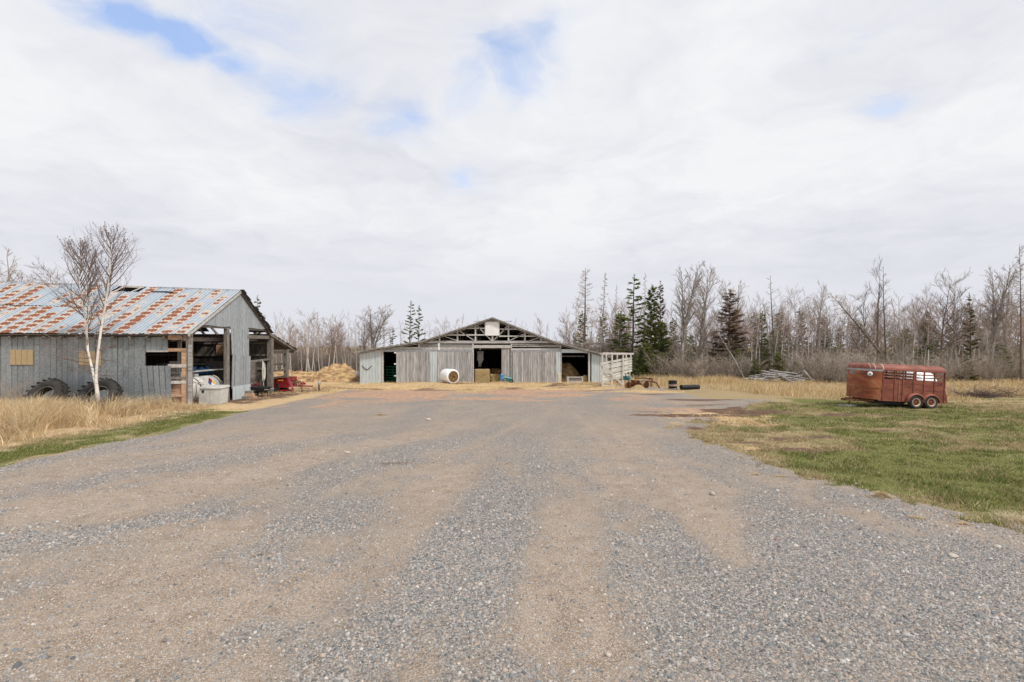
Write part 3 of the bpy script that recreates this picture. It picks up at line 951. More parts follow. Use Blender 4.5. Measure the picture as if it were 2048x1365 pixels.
def lawn_blades():
    n = 330000
    y = 6.2 + (26.5 - 6.2) * rs.beta(1.0, 1.35, n)
    x = rs.uniform(3.8, 1.0, n)
    u = rs.uniform(0, 1, n)
    lo = road_right(y) - 0.6
    hi = 1.12 * y + 1.5
    x = lo + (hi - lo) * u
    w_ = lawn_w(x, y)
    m = mud_w(x, y)
    s = straw_w(x, y)
    clump = fbm(x * 2.2, y * 2.2, 91, 3)
    keep = (rs.uniform(0, 1, n) < sm(0.12, 0.6, w_) * (1 - 0.95 * sm(0.3, 0.6, m)) * (1 - 0.8 * sm(0.3, 0.6, s)) * (0.25 + 1.0 * sm(0.32, 0.6, clump)))
    keep &= rs.uniform(0, 1, n) < np.clip((hi - lo) / 12, 0.15, 1)
    x, y, clump = x[keep], y[keep], clump[keep]
    k = len(x)
    d = dry_w(x, y)
    isdry = rs.uniform(0, 1, k) < np.clip(0.22 + 0.8 * sm(0.26, 0.72, d + (fbm(x * 1.6, y * 1.6, 93, 3) - 0.5) * 0.8), 0, 0.85)
    h = (0.035 + 0.06 * rs.beta(1.5, 3, k)) * (0.75 + 0.9 * sm(0.45, 0.75, clump)) * (1.0 + 0.35 * sm(11, 8, y))
    h = np.where(isdry, h * 1.15, h)
    w = 0.006 + 0.0007 * y
    col = np.where(isdry[:, None], tone(k, DRY), tone(k, GREEN))
    return blades('lawn_grass', x, y, h, w * np.ones(k), rs.uniform(0.1, 1.3, k), col)


lg = link(bpy.data.objects.new('lawn_grass', lawn_blades()))
tag(lg, 'short green and straw coloured grass of the verge round the red trailer', 'grass', kind='stuff')


def verge_blades():
    n = 100000
    y = 9.5 + 13.5 * rs.beta(1, 1.2, n)
    x = road_left(y) - 0.25 - 2.9 * rs.beta(1.2, 1.5, n)
    m = fbm(x * 1.7, y * 1.7, 95, 3)
    keep = rs.uniform(0, 1, n) < sm(0.3, 0.6, m) * sm(-0.25, -0.6, x - road_left(y))
    x, y = x[keep], y[keep]
    k = len(x)
    isdry = rs.uniform(0, 1, k) < 0.16 + 0.7 * sm(-1.7, -2.7, x - road_left(y))
    col = np.where(isdry[:, None], tone(k, DRY), tone(k, GREEN))
    return blades('verge_grass', x, y, 0.03 + 0.06 * rs.beta(1.5, 3, k), 0.012 * np.ones(k), rs.uniform(0.1, 1.2, k), col)


vg = link(bpy.data.objects.new('verge_grass', verge_blades()))
tag(vg, 'thin strip of short green grass along the gravel edge before the shed', 'grass', kind='stuff')


def tall_left():
    n = 78000
    x = rs.uniform(-25.5, -11.6, n)
    y = rs.uniform(11.5, 23.9, n)
    edge = road_left(y) - 1.7 - 1.0 * fbm(y * 0.6, y * 0 + 3, 97, 2)
    # tall near the left frame edge, thinning towards the shed corner
    t = sm(-12.8, -16.0, x)
    keep = (x < edge) & (x > -1.12 * y - 0.8) & (rs.uniform(0, 1, n) < 0.45 + 0.55 * t) & (y > 11.8 + 1.0 * fbm(x * 0.5, x * 0, 98, 2))
    c = fbm(x * 0.9, y * 0.9, 99, 3)
    keep &= rs.uniform(0, 1, n) < sm(0.25, 0.55, c)
    x, y, t, c = x[keep], y[keep], t[keep], c[keep]
    k = len(x)
    c2 = fbm(x * 1.9, y * 1.9, 100, 2)
    h = (0.14 + 0.95 * t * sm(0.2, 0.60, c) * (0.45 + 0.8 * c2)) * rs.uniform(0.4, 1.3, k) * np.where(rs.uniform(0, 1, k) < 0.03, 1.35, 1.0)
    h = h * (0.62 + 0.38 * sm(12.0, 14.0, y))
    h = np.minimum(h, 1.15) * (1 - 0.35 * sm(19.5, 22, y))
    col = tone(k, GOLD, 0.20) * (0.72 + 0.55 * fbm(x * 1.4, y * 1.4, 103, 2))[:, None]
    la = fbm(x * 0.8, y * 0.8, 104, 2) * 14 + rs.normal(0, 0.9, k)
    return blades('tall_grass', x, y, h, rs.uniform(0.007, 0.018, k), rs.gamma(2.2, 0.36, k), col, 4, la=la)


tl = link(bpy.data.objects.new('tall_grass', tall_left()))
tag(tl, 'tall dead golden grass in front of the shed wall and tyres', 'grass', kind='stuff')


def laid_left():
    n = 40000
    x = rs.uniform(-25, -11.3, n)
    y = rs.uniform(11, 24.6, n)
    keep = (x < road_left(y) - 1.4 - rs.exponential(0.5, n)) & (x > -1.15 * y)
    keep &= (x < -13.5) | (y < 23.6)
    x, y = x[keep], y[keep]
    k = len(x)
    col = tone(k, [(0.58, 0.48, 0.35), (0.66, 0.57, 0.44), (0.42, 0.32, 0.21), (0.52, 0.41, 0.27), (0.36, 0.27, 0.18)], 0.18)
    return blades('laid_grass', x, y, rs.uniform(0.03, 0.16, k), rs.uniform(0.008, 0.014, k), rs.uniform(2.0, 5.0, k), col, 2)


ll = link(bpy.data.objects.new('laid_grass', laid_left()))
tag(ll, 'pale flattened dead grass lying at the foot of the shed', 'grass', kind='stuff')


def tall_right():
    n = 70000
    x = rs.uniform(8.5, 62, n)
    y = rs.uniform(26.0, 50.0, n)
    front = np.interp(x, [8.5, 12, 13.6, 14.6, 16, 20, 26, 60], [38.0, 37.4, 36.8, 31, 28.2, 26.6, 26.8, 27])
    c = fbm(x * 0.45, y * 0.45, 101, 3)
    keep = (y > front + 1.2 * (fbm(x * 0.8, y * 0.8, 102, 2) - 0.5)) & (x < 1.12 * y + 1) & (rs.uniform(0, 1, n) < sm(0.2, 0.45, c))
    keep &= ~((x < 10.9) & (y < 38.2))
    x, y, c, front = x[keep], y[keep], c[keep], front[keep]
    k = len(x)
    h = (0.25 + 0.55 * sm(0.3, 0.65, c)) * rs.uniform(0.5, 1.25, k) * (0.45 + 0.55 * sm(0, 2.5, y - front))
    h = np.where(x > 19.5, h * 0.55, h)
    col = tone(k, [(0.55, 0.41, 0.21), (0.66, 0.52, 0.30), (0.47, 0.32, 0.15), (0.72, 0.59, 0.37), (0.60, 0.47, 0.29)], 0.16)
    return blades('dry_grass', x, y, h, rs.uniform(0.018, 0.04, k), rs.uniform(0.05, 0.7, k), col, 2)


tr_ = link(bpy.data.objects.new('dry_grass', tall_right()))
tag(tr_, 'tall pale dead grass between the yard and the wood', 'grass', kind='stuff')


def straw_bits():
    n = 42000
    x = rs.uniform(-18, 12, n)
    y = rs.uniform(31, 43, n)
    keep = (rs.uniform(0, 1, n) < sm(0.35, 0.8, straw_w(x, y) * (0.5 + fbm(x, y, 105, 3)))) & (y < 42.2)
    x, y = x[keep], y[keep]
    n2 = 9000
    x2 = rs.uniform(5.2, 10.5, n2)
    y2 = rs.uniform(11.5, 20.5, n2)
    k2 = rs.uniform(0, 1, n2) < sm(0.35, 0.75, straw_w(x2, y2))
    x, y = np.concatenate([x, x2[k2]]), np.concatenate([y, y2[k2]])
    k = len(x)
    col = tone(k, [(0.62, 0.45, 0.22), (0.70, 0.54, 0.30), (0.50, 0.33, 0.15), (0.76, 0.62, 0.40)], 0.14)
    return blades('straw_litter', x, y, rs.uniform(0.02, 0.16, k) * (0.3 + 1.4 * fbm(x * 0.9, y * 0.9, 107, 2)), rs.uniform(0.012, 0.03, k), rs.uniform(1.0, 4.0, k), col * (0.6 + 0.75 * fbm(x * 0.7, y * 1.1, 108, 3))[:, None])


sb = link(bpy.data.objects.new('straw_litter', straw_bits()))
tag(sb, 'golden straw trodden into the ground before the long barn', 'straw', kind='stuff')

# ------------------------------------------------------------------ machine shed (left)
GXP = -15.2        # gable plane
WY = 24.1          # long wall plane
RY = 28.6          # ridge
BY = 32.3          # back wall
XL = -28.6         # far left end
shed = empty('machine_shed', (GXP, WY, gz(GXP, WY)), 'old galvanised shed with rust streaked roof and open gable end', 'shed')
ZB = -0.62


def zeave(x):
    return 2.89 + 0.004 * (GXP - x)


def zridge(x):
    return 5.40 + 0.036 * (GXP - x)


# long wall sheets
PW = 0.262
panel_me = MB().box((0, 0, 1.72), (PW - 0.014, 0.024, 3.44)).add([], []).mesh('siding_panel', M['shed_metal'])
x = -16.20
j = 0
while x > XL:
    if j < 4:
        hgt = 0.70
        piece('siding_panel', panel_me, shed, (x - PW / 2, WY + rnd.uniform(-0.004, 0.004), 2.82 - hgt), (0, rnd.uniform(-0.004, 0.004), 0), (1, 1, hgt / 3.44))
    else:
        piece('siding_panel', panel_me, shed, (x - PW / 2, WY + rnd.uniform(-0.007, 0.007), ZB), (rnd.uniform(-0.002, 0.002), rnd.uniform(-0.003, 0.003), 0))
    x -= PW
    j += 1
# standing seams, one between each pair of sheets
seam_me = MB().box((0, 0, 1.72), (0.010, 0.03, 3.42)).mesh('seam', M['dark_wood'])
for k in range(4, j):
    piece('seam', seam_me, shed, (-16.20 - k * PW, WY + 0.003, ZB))
# loose sheets hanging below the window hole
for k in range(5):
    a = -0.075 + 0.012 * k
    px = 288 + 10.2 * k
    p = P(px + 5, 812, WY)
    piece('siding_panel', panel_me, shed, (p.x + 0.10 + 0.02 * k, WY - 0.06 - 0.008 * k, -0.60), (0.02, a, 0), (0.95, 1, 2.02 / 3.44))
# inner lining so that no light leaks through the seams
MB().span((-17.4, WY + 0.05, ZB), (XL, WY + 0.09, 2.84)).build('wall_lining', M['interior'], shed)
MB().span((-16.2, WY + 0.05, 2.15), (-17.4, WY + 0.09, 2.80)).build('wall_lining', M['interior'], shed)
# plywood patches over old windows
for (x0, y0, x1, y1) in [(22, 700, 67, 730), (159, 703, 203, 731)]:
    a, b = P(x0, y0, WY), P(x1, y1, WY)
    pl = MB().span((a.x, WY - 0.045, b.z), (b.x, WY - 0.02, a.z)).build('plywood_patch', M['plywood'], shed)
    for k in range(1, 4):
        xx = a.x + (b.x - a.x) * k / 4
        MB().box((xx, WY - 0.0465, (a.z + b.z) / 2), (0.012, 0.004, a.z - b.z)).build('groove', M['dark_wood'], pl)
# corner framing
def fb(name, x0, y0, x1, y1, yd, th, mat, par=shed):
    a, b = P(x0, y0, yd), P(x1, y1, yd)
    return MB().span((a.x, yd, b.z), (b.x, yd + th, a.z)).build(name, mat, par)


fb('corner_post', 372, 668, 381, 815, 24.02, 0.19, M['old_wood'])
fb('corner_board', 376, 690, 383, 815, 23.98, 0.035, M['grey_beam'])
fb('stud', 363, 700, 371.5, 813, 24.02, 0.12, M['fresh_wood'])
fb('stud', 355, 676, 361, 730, 24.45, 0.10, M['old_wood'])
for (y0, y1, mt) in [(671, 680, 'fresh_wood'), (697, 703.5, 'fresh_wood'), (729, 735.5, 'chute_wood'), (754, 759.5, 'old_wood'), (762, 768, 'chute_wood'), (789, 794, 'fresh_wood')]:
    fb('girt', 335.5, y0, 372, y1, 24.0 + rnd.uniform(0, 0.01), 0.045, M[mt])
for (y0, y1) in [(768, 776), (776.6, 784), (784.6, 789), (796, 804), (804.6, 814)]:
    fb('infill_board', 336, y0, 363, y1, 24.12 + rnd.uniform(0, 0.015), 0.03, M['fresh_wood'])
fb('window_sill', 292, 701.5, 336, 704.5, 24.0, 0.05, M['chute_wood'])
# rafter tails under the eave
tail_me = MB().box((0, 0, 0), (0.07, 0.42, 0.15)).mesh('rafter_tail', M['old_wood'])
x = -15.45
while x > XL:
    piece('rafter_tail', tail_me, shed, (x, WY - 0.06, zeave(x) - 0.115), (R(28), 0, 0))
    x -= 0.80
MB().beam((GXP + 0.15, WY - 0.01, 2.80), (XL, WY - 0.01, 2.84), 0.05, 0.09).build('wall_plate', M['dark_wood'], shed)
# eave fascia
MB().beam((GXP + 0.1, 23.86, zeave(GXP) - 0.035), (XL, 23.86, zeave(XL) - 0.035), 0.03, 0.045).build('fascia', M['dark_wood'], shed)

# front roof sheets
def sheet_mesh(name, w, ln, mat, ribs=4):
    m = MB()
    prof = []
    st = w / ribs
    for i in range(ribs):
        x0 = i * st
        prof += [(x0, 0.028), (x0 + 0.018, 0.028), (x0 + 0.034, 0.0), (x0 + st - 0.016, 0.0)]
    prof.append((w, 0.028))
    n = len(prof)
    vs = [(p[0], 0, p[1]) for p in prof] + [(p[0], ln, p[1]) for p in prof] + [(p[0], 0, p[1] - 0.006) for p in prof] + [(p[0], ln, p[1] - 0.006) for p in prof]
    fs = []
    for i in range(n - 1):
        fs.append((i, i + 1, n + i + 1, n + i))
        fs.append((2 * n + i, 3 * n + i, 3 * n + i + 1, 2 * n + i + 1))
        fs.append((i, 2 * n + i, 2 * n + i + 1, i + 1))
        fs.append((n + i, n + i + 1, 3 * n + i + 1, 3 * n + i))
    fs.append((0, n, 3 * n, 2 * n))
    fs.append((n - 1, 3 * n - 1, 4 * n - 1, 2 * n - 1))
    return m.add(vs, fs).mesh(name, mat)


SW = 0.78
low_me = sheet_mesh('roof_sheet', SW, 2.78, M['roof_sheet'])
up_me = sheet_mesh('roof_sheet', SW, 2.66, M['roof_sheet'])
short_me = sheet_mesh('roof_sheet', SW, 1.95, M['roof_sheet'])


def slope_matrix(x, ya, za, yb, zb):
    d = Vector((0, yb - ya, zb - za)).normalized()
    ex = Vector((1, 0, 0))
    return Matrix((ex, d, ex.cross(d))).transposed(), d


x = GXP + 0.10
col_i = 0
while x > XL:
    xl = x - SW
    ze, zr = zeave(xl) + 0.03, zridge(xl) + 0.03
    m, d = slope_matrix(xl, 23.86, ze, RY, zr)
    nrm = m.col[2]
    a = Vector((xl, 23.86, ze))
    L = math.hypot(RY - 23.86, zr - ze)
    piece('roof_sheet', low_me, shed, a + d * rnd.uniform(-0.02, 0.01), m @ Matrix.Rotation(rnd.uniform(-0.004, 0.004), 3, 'Z'))
    hole = -21.7 < xl + SW / 2 < -20.7
    me = short_me if hole else up_me
    k = rnd.uniform(-0.015, 0.02)
    piece('roof_sheet', me, shed, a + d * (L - 2.68 + k) + nrm * 0.009, m @ Matrix.Rotation(rnd.uniform(-0.006, 0.006), 3, 'Z'))
    x -= SW - 0.03
    col_i += 1
# torn flaps of sheet near the ridge
for (px, py, w) in [(318, 585, 0.9), (337, 588, 0.5)]:
    yq = 28.0
    p = P(px, py, yq)
    m, d = slope_matrix(p.x, 23.86, zeave(p.x), RY, zridge(p.x))
    MB().box((0, 0, 0), (w, 0.10, 0.02)).build('torn_edge', M['black'], shed, (0, 0, 0)).matrix_local = Matrix.Translation(Vector((p.x, yq, zeave(p.x) + (yq - 23.86) / (RY - 23.86) * (zridge(p.x) - zeave(p.x)) + 0.095)) - shed.location) @ m.to_4x4()
# ridge cap pieces
cap_me = MB().beam((0, -0.12, -0.06), (0, 0.02, 0.018), 1.55, 0.012, (0, 1, 0)).beam((0, -0.02, 0.018), (0, 0.13, -0.085), 1.55, 0.012, (0, 1, 0)).mesh('ridge_cap', M['galv'])
x = GXP + 0.08 - 0.77
while x > XL:
    if not (-22.2 < x < -20.4):
        piece('ridge_cap', cap_me, shed, (x, RY, zridge(x) + 0.055), (0, 0.036, 0))
    x -= 1.56
MB().beam((-21.75, RY - 0.02, zridge(-21.7) + 0.03), (-20.55, RY + 0.02, zridge(-20.5) + 0.03), 0.05, 0.10).build('ridge_board', M['chute_wood'], shed)
MB().beam((-21.72, 27.72, zridge(-21.7) - 0.45), (-21.6, 28.45, zridge(-21.7) - 0.02), 0.06, 0.05).build('bare_rafter', M['chute_wood'], shed)
MB().beam((-20.85, 27.6, zridge(-20.8) - 0.50), (-20.6, 28.5, zridge(-20.7) + 0.0), 0.06, 0.04).build('bare_rafter', M['chute_wood'], shed)

# back slope and lean-to sheets (their ragged edge shows along the rake)
back_me = MB().box((SW / 2, 2.05, 0), (SW, 4.1, 0.03)).mesh('back_roof_sheet', M['back_roof'])
back_s = MB().box((SW / 2, 1.65, 0), (SW, 3.3, 0.03)).mesh('back_roof_sheet', M['back_roof'])
lean_me = MB().box((SW / 2, 1.95, 0), (SW, 3.9, 0.03)).mesh('back_roof_sheet', M['back_roof'])
x = GXP + 0.10
while x > XL:
    xl = x - SW
    m, d = slope_matrix(xl, RY, zridge(xl) + 0.02, BY, 3.0)
    gapc = -18.95 < xl + SW / 2 < -17.4
    piece('back_roof_sheet', back_s if gapc else back_me, shed, (xl, RY, zridge(xl) + 0.02), m)
    m, d = slope_matrix(xl, BY - 0.3, 3.06, 35.8, 2.05)
    piece('back_roof_sheet', lean_me, shed, (xl, BY - 0.3, 3.06), m)
    x -= SW - 0.02
# layers of old shingles that stick out along the rake
for k in range(26):
    f = k / 25
    if f < 0.55:
        y = RY + 0.1 + f / 0.55 * (BY - RY - 0.1)
        z = zridge(GXP) + 0.05 - (zridge(GXP) - 3.05) * (y - RY) / (BY - RY)
        tl_ = 0.55
    else:
        y = BY + (f - 0.55) / 0.45 * 3.3
        z = 3.02 - 0.28 * (y - BY)
        tl_ = 0.30
    MB().box((GXP + 0.12 + rnd.uniform(-0.06, 0.08), y, z), (0.22, 0.36, 0.02), Matrix.Rotation(-tl_ * 0.93, 3, 'X')).build('shingle_course', M['back_roof'], shed)
# rafters
raft_f = MB().beam((0, WY, 2.76), (0, RY, 5.26), 0.05, 0.15).mesh('rafter', M['dark_wood'])
raft_b = MB().beam((0, RY, 5.26), (0, BY, 2.90), 0.05, 0.15).mesh('rafter', M['old_wood'])
raft_l = MB().beam((0, BY, 2.90), (0, 35.7, 1.98), 0.05, 0.13).mesh('rafter', M['old_wood'])
tie_me = MB().beam((0, WY + 0.1, 2.66), (0, BY, 2.72), 0.05, 0.20).mesh('tie_beam', M['old_wood'])
x = GXP - 0.05
k = 0
while x > XL:
    piece('rafter', raft_f, shed, (x, 0, 0))
    piece('rafter', raft_b, shed, (x, 0, 0))
    if k % 2 == 0:
        piece('rafter', raft_l, shed, (x, 0, 0))
    if k % 3 == 1:
        piece('tie_beam', tie_me, shed, (x, 0, 0))
    x -= 0.80
    k += 1
# barge rafters on the gable edge
MB().beam((GXP + 0.07, 23.9, 2.83), (GXP + 0.07, RY, 5.34), 0.035, 0.13).build('barge_board', M['pale_beam'], shed)
MB().beam((GXP + 0.07, RY, 5.34), (GXP + 0.07, BY, 2.96), 0.035, 0.13).build('barge_board', M['dark_wood'], shed)
MB().beam((GXP + 0.16, BY - 0.4, 3.05), (GXP + 0.16, 35.5, 2.03), 0.07, 0.17).build('barge_board', M['old_wood'], shed)


# gable sheets
def rake_z(y):
    if y <= RY:
        return 2.83 + (y - 23.9) * (5.34 - 2.83) / (RY - 23.9)
    return 5.34 - (y - RY) * (5.34 - 2.96) / (BY - RY)


GW = 0.232
y = WY + 0.95
while y < BY - 0.55:
    y1 = y + GW - 0.012
    yc = (y + y1) / 2
    zb = 3.36 + (0.02 * math.sin(yc * 3)) if yc < 27.6 or yc > 29.5 else 3.30
    za, zb2 = rake_z(y) - 0.03, rake_z(y1) - 0.03
    if y < RY < y1:
        za = zb2 = min(za, zb2)
    if min(za, zb2) > zb + 0.05:
        xo = GXP + rnd.uniform(-0.006, 0.006)
        MB().prism([(y, zb), (y1, zb), (y1, zb2), (y, za)], xo, xo + 0.02, 'X').build('gable_sheet', M['gable_metal'], shed)
    y += GW
MB().beam((GXP - 0.03, WY + 1.0, 3.33), (GXP - 0.03, BY - 0.6, 3.33), 0.06, 0.16).build('gable_header', M['dark_wood'], shed)
MB().span((GXP - 0.04, 25.1, 3.38), (GXP - 0.02, 31.7, 3.39)).build('gable_lining', M['interior'], shed)
# the strip of sheets hanging down between the two openings
for i in range(8):
    y = 27.62 + i * 0.236
    xo = GXP + 0.02 + 0.02 * math.sin(i * 1.3)
    top, mid, low = 3.32, 1.85 - 0.02 * i, 0.02
    MB().add([(xo + 0.0, y + 0.12 * (1 - i / 8), mid), (xo + 0.0, y + 0.224 + 0.12 * (1 - i / 8), mid), (xo, y + 0.224, top), (xo, y, top),
              (xo + 0.02, y + 0.12 * (1 - i / 8), mid), (xo + 0.02, y + 0.224 + 0.12 * (1 - i / 8), mid), (xo + 0.02, y + 0.224, top), (xo + 0.02, y, top)],
             [(0, 1, 2, 3), (7, 6, 5, 4), (0, 3, 7, 4), (1, 5, 6, 2), (3, 2, 6, 7), (0, 4, 5, 1)]).build('hanging_sheet', M['gable_metal'], shed)
    xo += 0.05
    MB().box((xo, y + 0.17 + 0.02 * math.sin(i), (mid + 0.04 + low) / 2), (0.02, 0.224, mid + 0.04 - low), Matrix.Rotation(R(1.5), 3, 'Y')).build('hanging_sheet', M['gable_metal'], shed)
    MB().box((xo + 0.05, y + 0.14, (low + 0.12 - 0.62) / 2), (0.02, 0.226, low + 0.12 + 0.62)).build('hanging_sheet', M['barn_metal'], shed)
# posts
MB().span((GXP - 0.16, 27.28, -0.75), (GXP + 0.02, 27.52, 3.3)).build('door_post', M['old_wood'], shed)
MB().span((GXP - 0.14, 32.05, -0.75), (GXP + 0.14, 32.36, 3.0)).build('door_post', M['old_wood'], shed)
MB().span((GXP - 0.15, WY + 0.02, -0.6), (GXP + 0.02, WY + 0.20, 2.9)).build('door_post', M['old_wood'], shed)
MB().span((GXP - 0.1, 34.30, -0.8), (GXP + 0.12, 34.60, 2.05)).build('lean_to_post', M['old_wood'], shed)
MB().beam((GXP, BY, 1.93), (GXP, 35.6, 1.93), 0.12, 0.22).build('lean_to_beam', M['dark_wood'], shed)
MB().beam((GXP + 0.1, 34.4, 2.05), (GXP + 0.1, 36.0, 2.08), 0.06, 0.09).build('lean_to_beam', M['old_wood'], shed)
for z in (1.13, 0.72, 0.29):
    MB().beam((GXP, BY + 0.1, z), (GXP, 34.35, z), 0.06, 0.11).build('rail', M['dark_wood'], shed)
MB().beam((GXP + 0.02, 29.3, 2.86), (GXP + 0.02, BY, 2.86), 0.07, 0.20).build('door_head', M['old_wood'], shed)
# back and end wall boards, inner girts
board_me = MB().box((0, 0, 1.75), (0.235, 0.02, 3.5)).mesh('wall_board', M['dark_wood'])
x = GXP - 0.1
while x > XL:
    piece('wall_board', board_me, shed, (x - 0.12, BY, -0.7), (0, 0, 0))
    x -= 0.245
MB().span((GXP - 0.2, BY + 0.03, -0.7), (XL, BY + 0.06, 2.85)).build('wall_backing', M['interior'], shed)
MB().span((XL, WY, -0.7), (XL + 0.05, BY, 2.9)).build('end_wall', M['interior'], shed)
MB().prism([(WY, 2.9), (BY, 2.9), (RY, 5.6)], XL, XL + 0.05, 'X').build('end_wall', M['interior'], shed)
for z in (0.9, 1.75, 2.5):
    MB().beam((GXP - 0.2, BY - 0.06, z), (XL, BY - 0.06, z), 0.05, 0.12).build('inner_girt', M['old_wood'], shed)
MB().span((-18.6, BY - 0.12, 1.75), (-17.2, BY - 0.08, 2.4)).build('pallet_board', M['fresh_wood'], shed)
# shelf inside
MB().span((-16.6, 24.6, 1.02), (-16.0, 28.6, 1.06)).build('shelf', M['pale_beam'], shed)
MB().span((-17.0, 30.2, 1.22), (-21.0, 30.8, 1.26)).build('shelf', M['pale_beam'], shed)

# ------------------------------------------------------------------ things in and about the shed
def tractor_tyre(cx, cy, lean, rz, label):
    Rr, rr = 0.90, 0.25
    m = MB()
    prof = []
    for k in range(14):
        a = 2 * math.pi * k / 14
        prof.append((Rr - 0.30 + 0.29 * math.cos(a) * (1.0 if math.cos(a) > 0 else 0.72), rr * math.sin(a)))
    root = empty('tractor_tyre', (cx, cy, gz(cx, cy)), label, 'tyre', 'worn tractor tyres leaning on the shed wall')
    mt = Matrix.Rotation(rz, 4, 'Z') @ Matrix.Rotation(lean, 4, 'X')
    car = MB().lathe(prof, 40, axis='Y', closed=True)
    zoff = 0.52
    car.v = [tuple(mt @ Vector(p) + Vector((0, 0, zoff))) for p in car.v]
    car.build('casing', M['rubber'], root, (0, 0, 0))
    for s in (-1, 1):
        lug = MB()
        for k in range(22):
            a = 2 * math.pi * (k + (0.5 if s > 0 else 0)) / 22
            rot = Matrix.Rotation(-a, 3, 'Y') @ Matrix.Rotation(s * 0.62, 3, 'Z')
            c = Matrix.Rotation(-a, 3, 'Y') @ Vector((Rr - 0.045, s * 0.13, 0))
            lug.box(c, (0.04, 0.24, 0.075), Matrix.Rotation(-a, 3, 'Y') @ Matrix.Rotation(s * 0.62, 3, 'X'))
        lug.v = [tuple(mt @ Vector(p) + Vector((0, 0, zoff))) for p in lug.v]
        lug.build('tread', M['rubber'], root, (0, 0, 0))
    bead = MB().lathe([(0.45, -0.17), (0.43, -0.18), (0.42, -0.15), (0.44, -0.145)], 40, axis='Y', closed=True)
    bead.v = [tuple(mt @ Vector(p) + Vector((0, 0, zoff))) for p in bead.v]
    bead.build('bead', M['old_wood'], root, (0, 0, 0))
    return root


pt = P(94, 800, 23.0)
tractor_tyre(pt.x, 22.95, R(-34), R(-4), 'worn tractor tyre leaning on the shed, nearer the left plywood patch')
pt = P(200, 800, 23.0)
tractor_tyre(pt.x, 22.95, R(-36), R(6), 'worn tractor tyre leaning on the shed behind the birch trunk')

# white chest with a sloping lid standing before the gable
q = P(396, 811, 24.9)
zc = gz(-14.6, 24.9)
chest = empty('storage_chest', (-14.55, 25.2, zc), 'white lidded storage chest standing at the open gable of the shed', 'chest')
MB().add([(-15.22, 24.86, zc - 0.05), (-14.20, 24.90, zc - 0.05), (-14.20, 25.55, zc - 0.05), (-15.22, 25.5, zc - 0.05),
          (-15.16, 24.84, 0.27), (-14.16, 24.88, 0.27), (-14.16, 25.6, 0.30), (-15.16, 25.55, 0.30)],
         [(0, 3, 2, 1), (4, 5, 6, 7), (0, 1, 5, 4), (1, 2, 6, 5), (2, 3, 7, 6), (3, 0, 4, 7)]).build('body', M['white_poly'], chest)
MB().add([(-15.20, 24.80, 0.275), (-14.12, 24.84, 0.275), (-14.12, 25.64, 0.305), (-15.2, 25.6, 0.305), (-15.18, 24.82, 0.33), (-14.14, 24.86, 0.33), (-14.14, 25.62, 0.40), (-15.18, 25.58, 0.40)],
         [(0, 3, 2, 1), (4, 5, 6, 7), (0, 1, 5, 4), (1, 2, 6, 5), (2, 3, 7, 6), (3, 0, 4, 7)]).build('lid', M['white_poly'], chest)
MB().box((-15.0, 24.845, 0.13), (0.11, 0.012, 0.12)).build('maker_plate', M['black'], chest)
MB().box((-14.65, 24.848, -0.14), (0.006, 0.010, 0.74)).build('seam', M['concrete'], chest)

# horizontal tank
tank = empty('liquid_tank', (-16.3, 26.6, gz(-16.3, 26.6)), 'large white horizontal tank with coloured diamond placard inside the shed', 'tank')
rt = 0.68
prof = [(0.02, -1.42), (0.42, -1.40), (0.60, -1.30), (rt, -1.12)] + [(rt, -0.5), (rt + 0.015, -0.48), (rt + 0.015, -0.42), (rt, -0.40), (rt, 0.4), (rt + 0.015, 0.42), (rt + 0.015, 0.48), (rt, 0.5)] + [(rt, 1.12), (0.60, 1.30), (0.42, 1.40), (0.02, 1.42)]
MB().lathe(prof, 36, (-16.3, 26.6, 0.10), 'Y').build('shell', M['white_poly'], tank)
for dyy in (-0.85, 0.85):
    MB().box((-16.3, 26.6 + dyy, -0.50), (1.2, 0.16, 0.32)).build('cradle', M['dark_wood'], tank)
    MB().lathe([(rt + 0.012, -0.03), (rt + 0.02, -0.03), (rt + 0.02, 0.03), (rt + 0.012, 0.03)], 36, (-16.3, 26.6 + dyy, 0.10), 'Y', True).build('strap', M['black'], tank)
MB().lathe([(0.0, 0.0), (0.17, 0.0), (0.17, 0.13), (0.15, 0.15), (0.0, 0.15)], 18, (-16.3, 26.3, 0.77)).build('fill_cap', M['white_sheet'], tank)
MB().tube([(-15.8, 25.3, 0.60), (-15.62, 25.7, 0.45), (-15.55, 26.0, 0.62), (-15.6, 25.8, 0.75), (-15.65, 25.4, 0.5), (-15.55, 25.3, 0.15), (-15.5, 25.2, -0.3)], 0.022, 6).build('hose', M['cream'], tank)
# diamond placard of four small squares on the tank flank
pc = P(425.5, 768, 26.3)
plc = MB().box((-15.70, 26.3, 0.415), (0.006, 0.02, 0.02)).build('placard', M['white_sheet'], tank)
nrm = Vector((1, 0, 0.55)).normalized()
ty = Vector((0, 1, 0))
tz = nrm.cross(ty).normalized() * -1
tz = tz if tz.z > 0 else -tz
cen = Vector((-16.3, 26.75, 0.10)) + nrm * (rt + 0.008)
for (du, dv, mt) in [(0, 1, 'red_paint'), (-1, 0, 'dark_blue'), (1, 0, 'yellow'), (0, -1, 'white_sheet')]:
    c = cen + ty * du * 0.15 + tz * dv * 0.15
    vs = [c + ty * 0.14, c + tz * 0.14, c - ty * 0.14, c - tz * 0.14]
    vs = vs + [v + nrm * 0.008 for v in vs]
    MB().add(vs, [(0, 1, 2, 3), (4, 7, 6, 5), (0, 4, 5, 1), (1, 5, 6, 2), (2, 6, 7, 3), (3, 7, 4, 0)]).build('placard_square', M[mt], plc, tank.location)


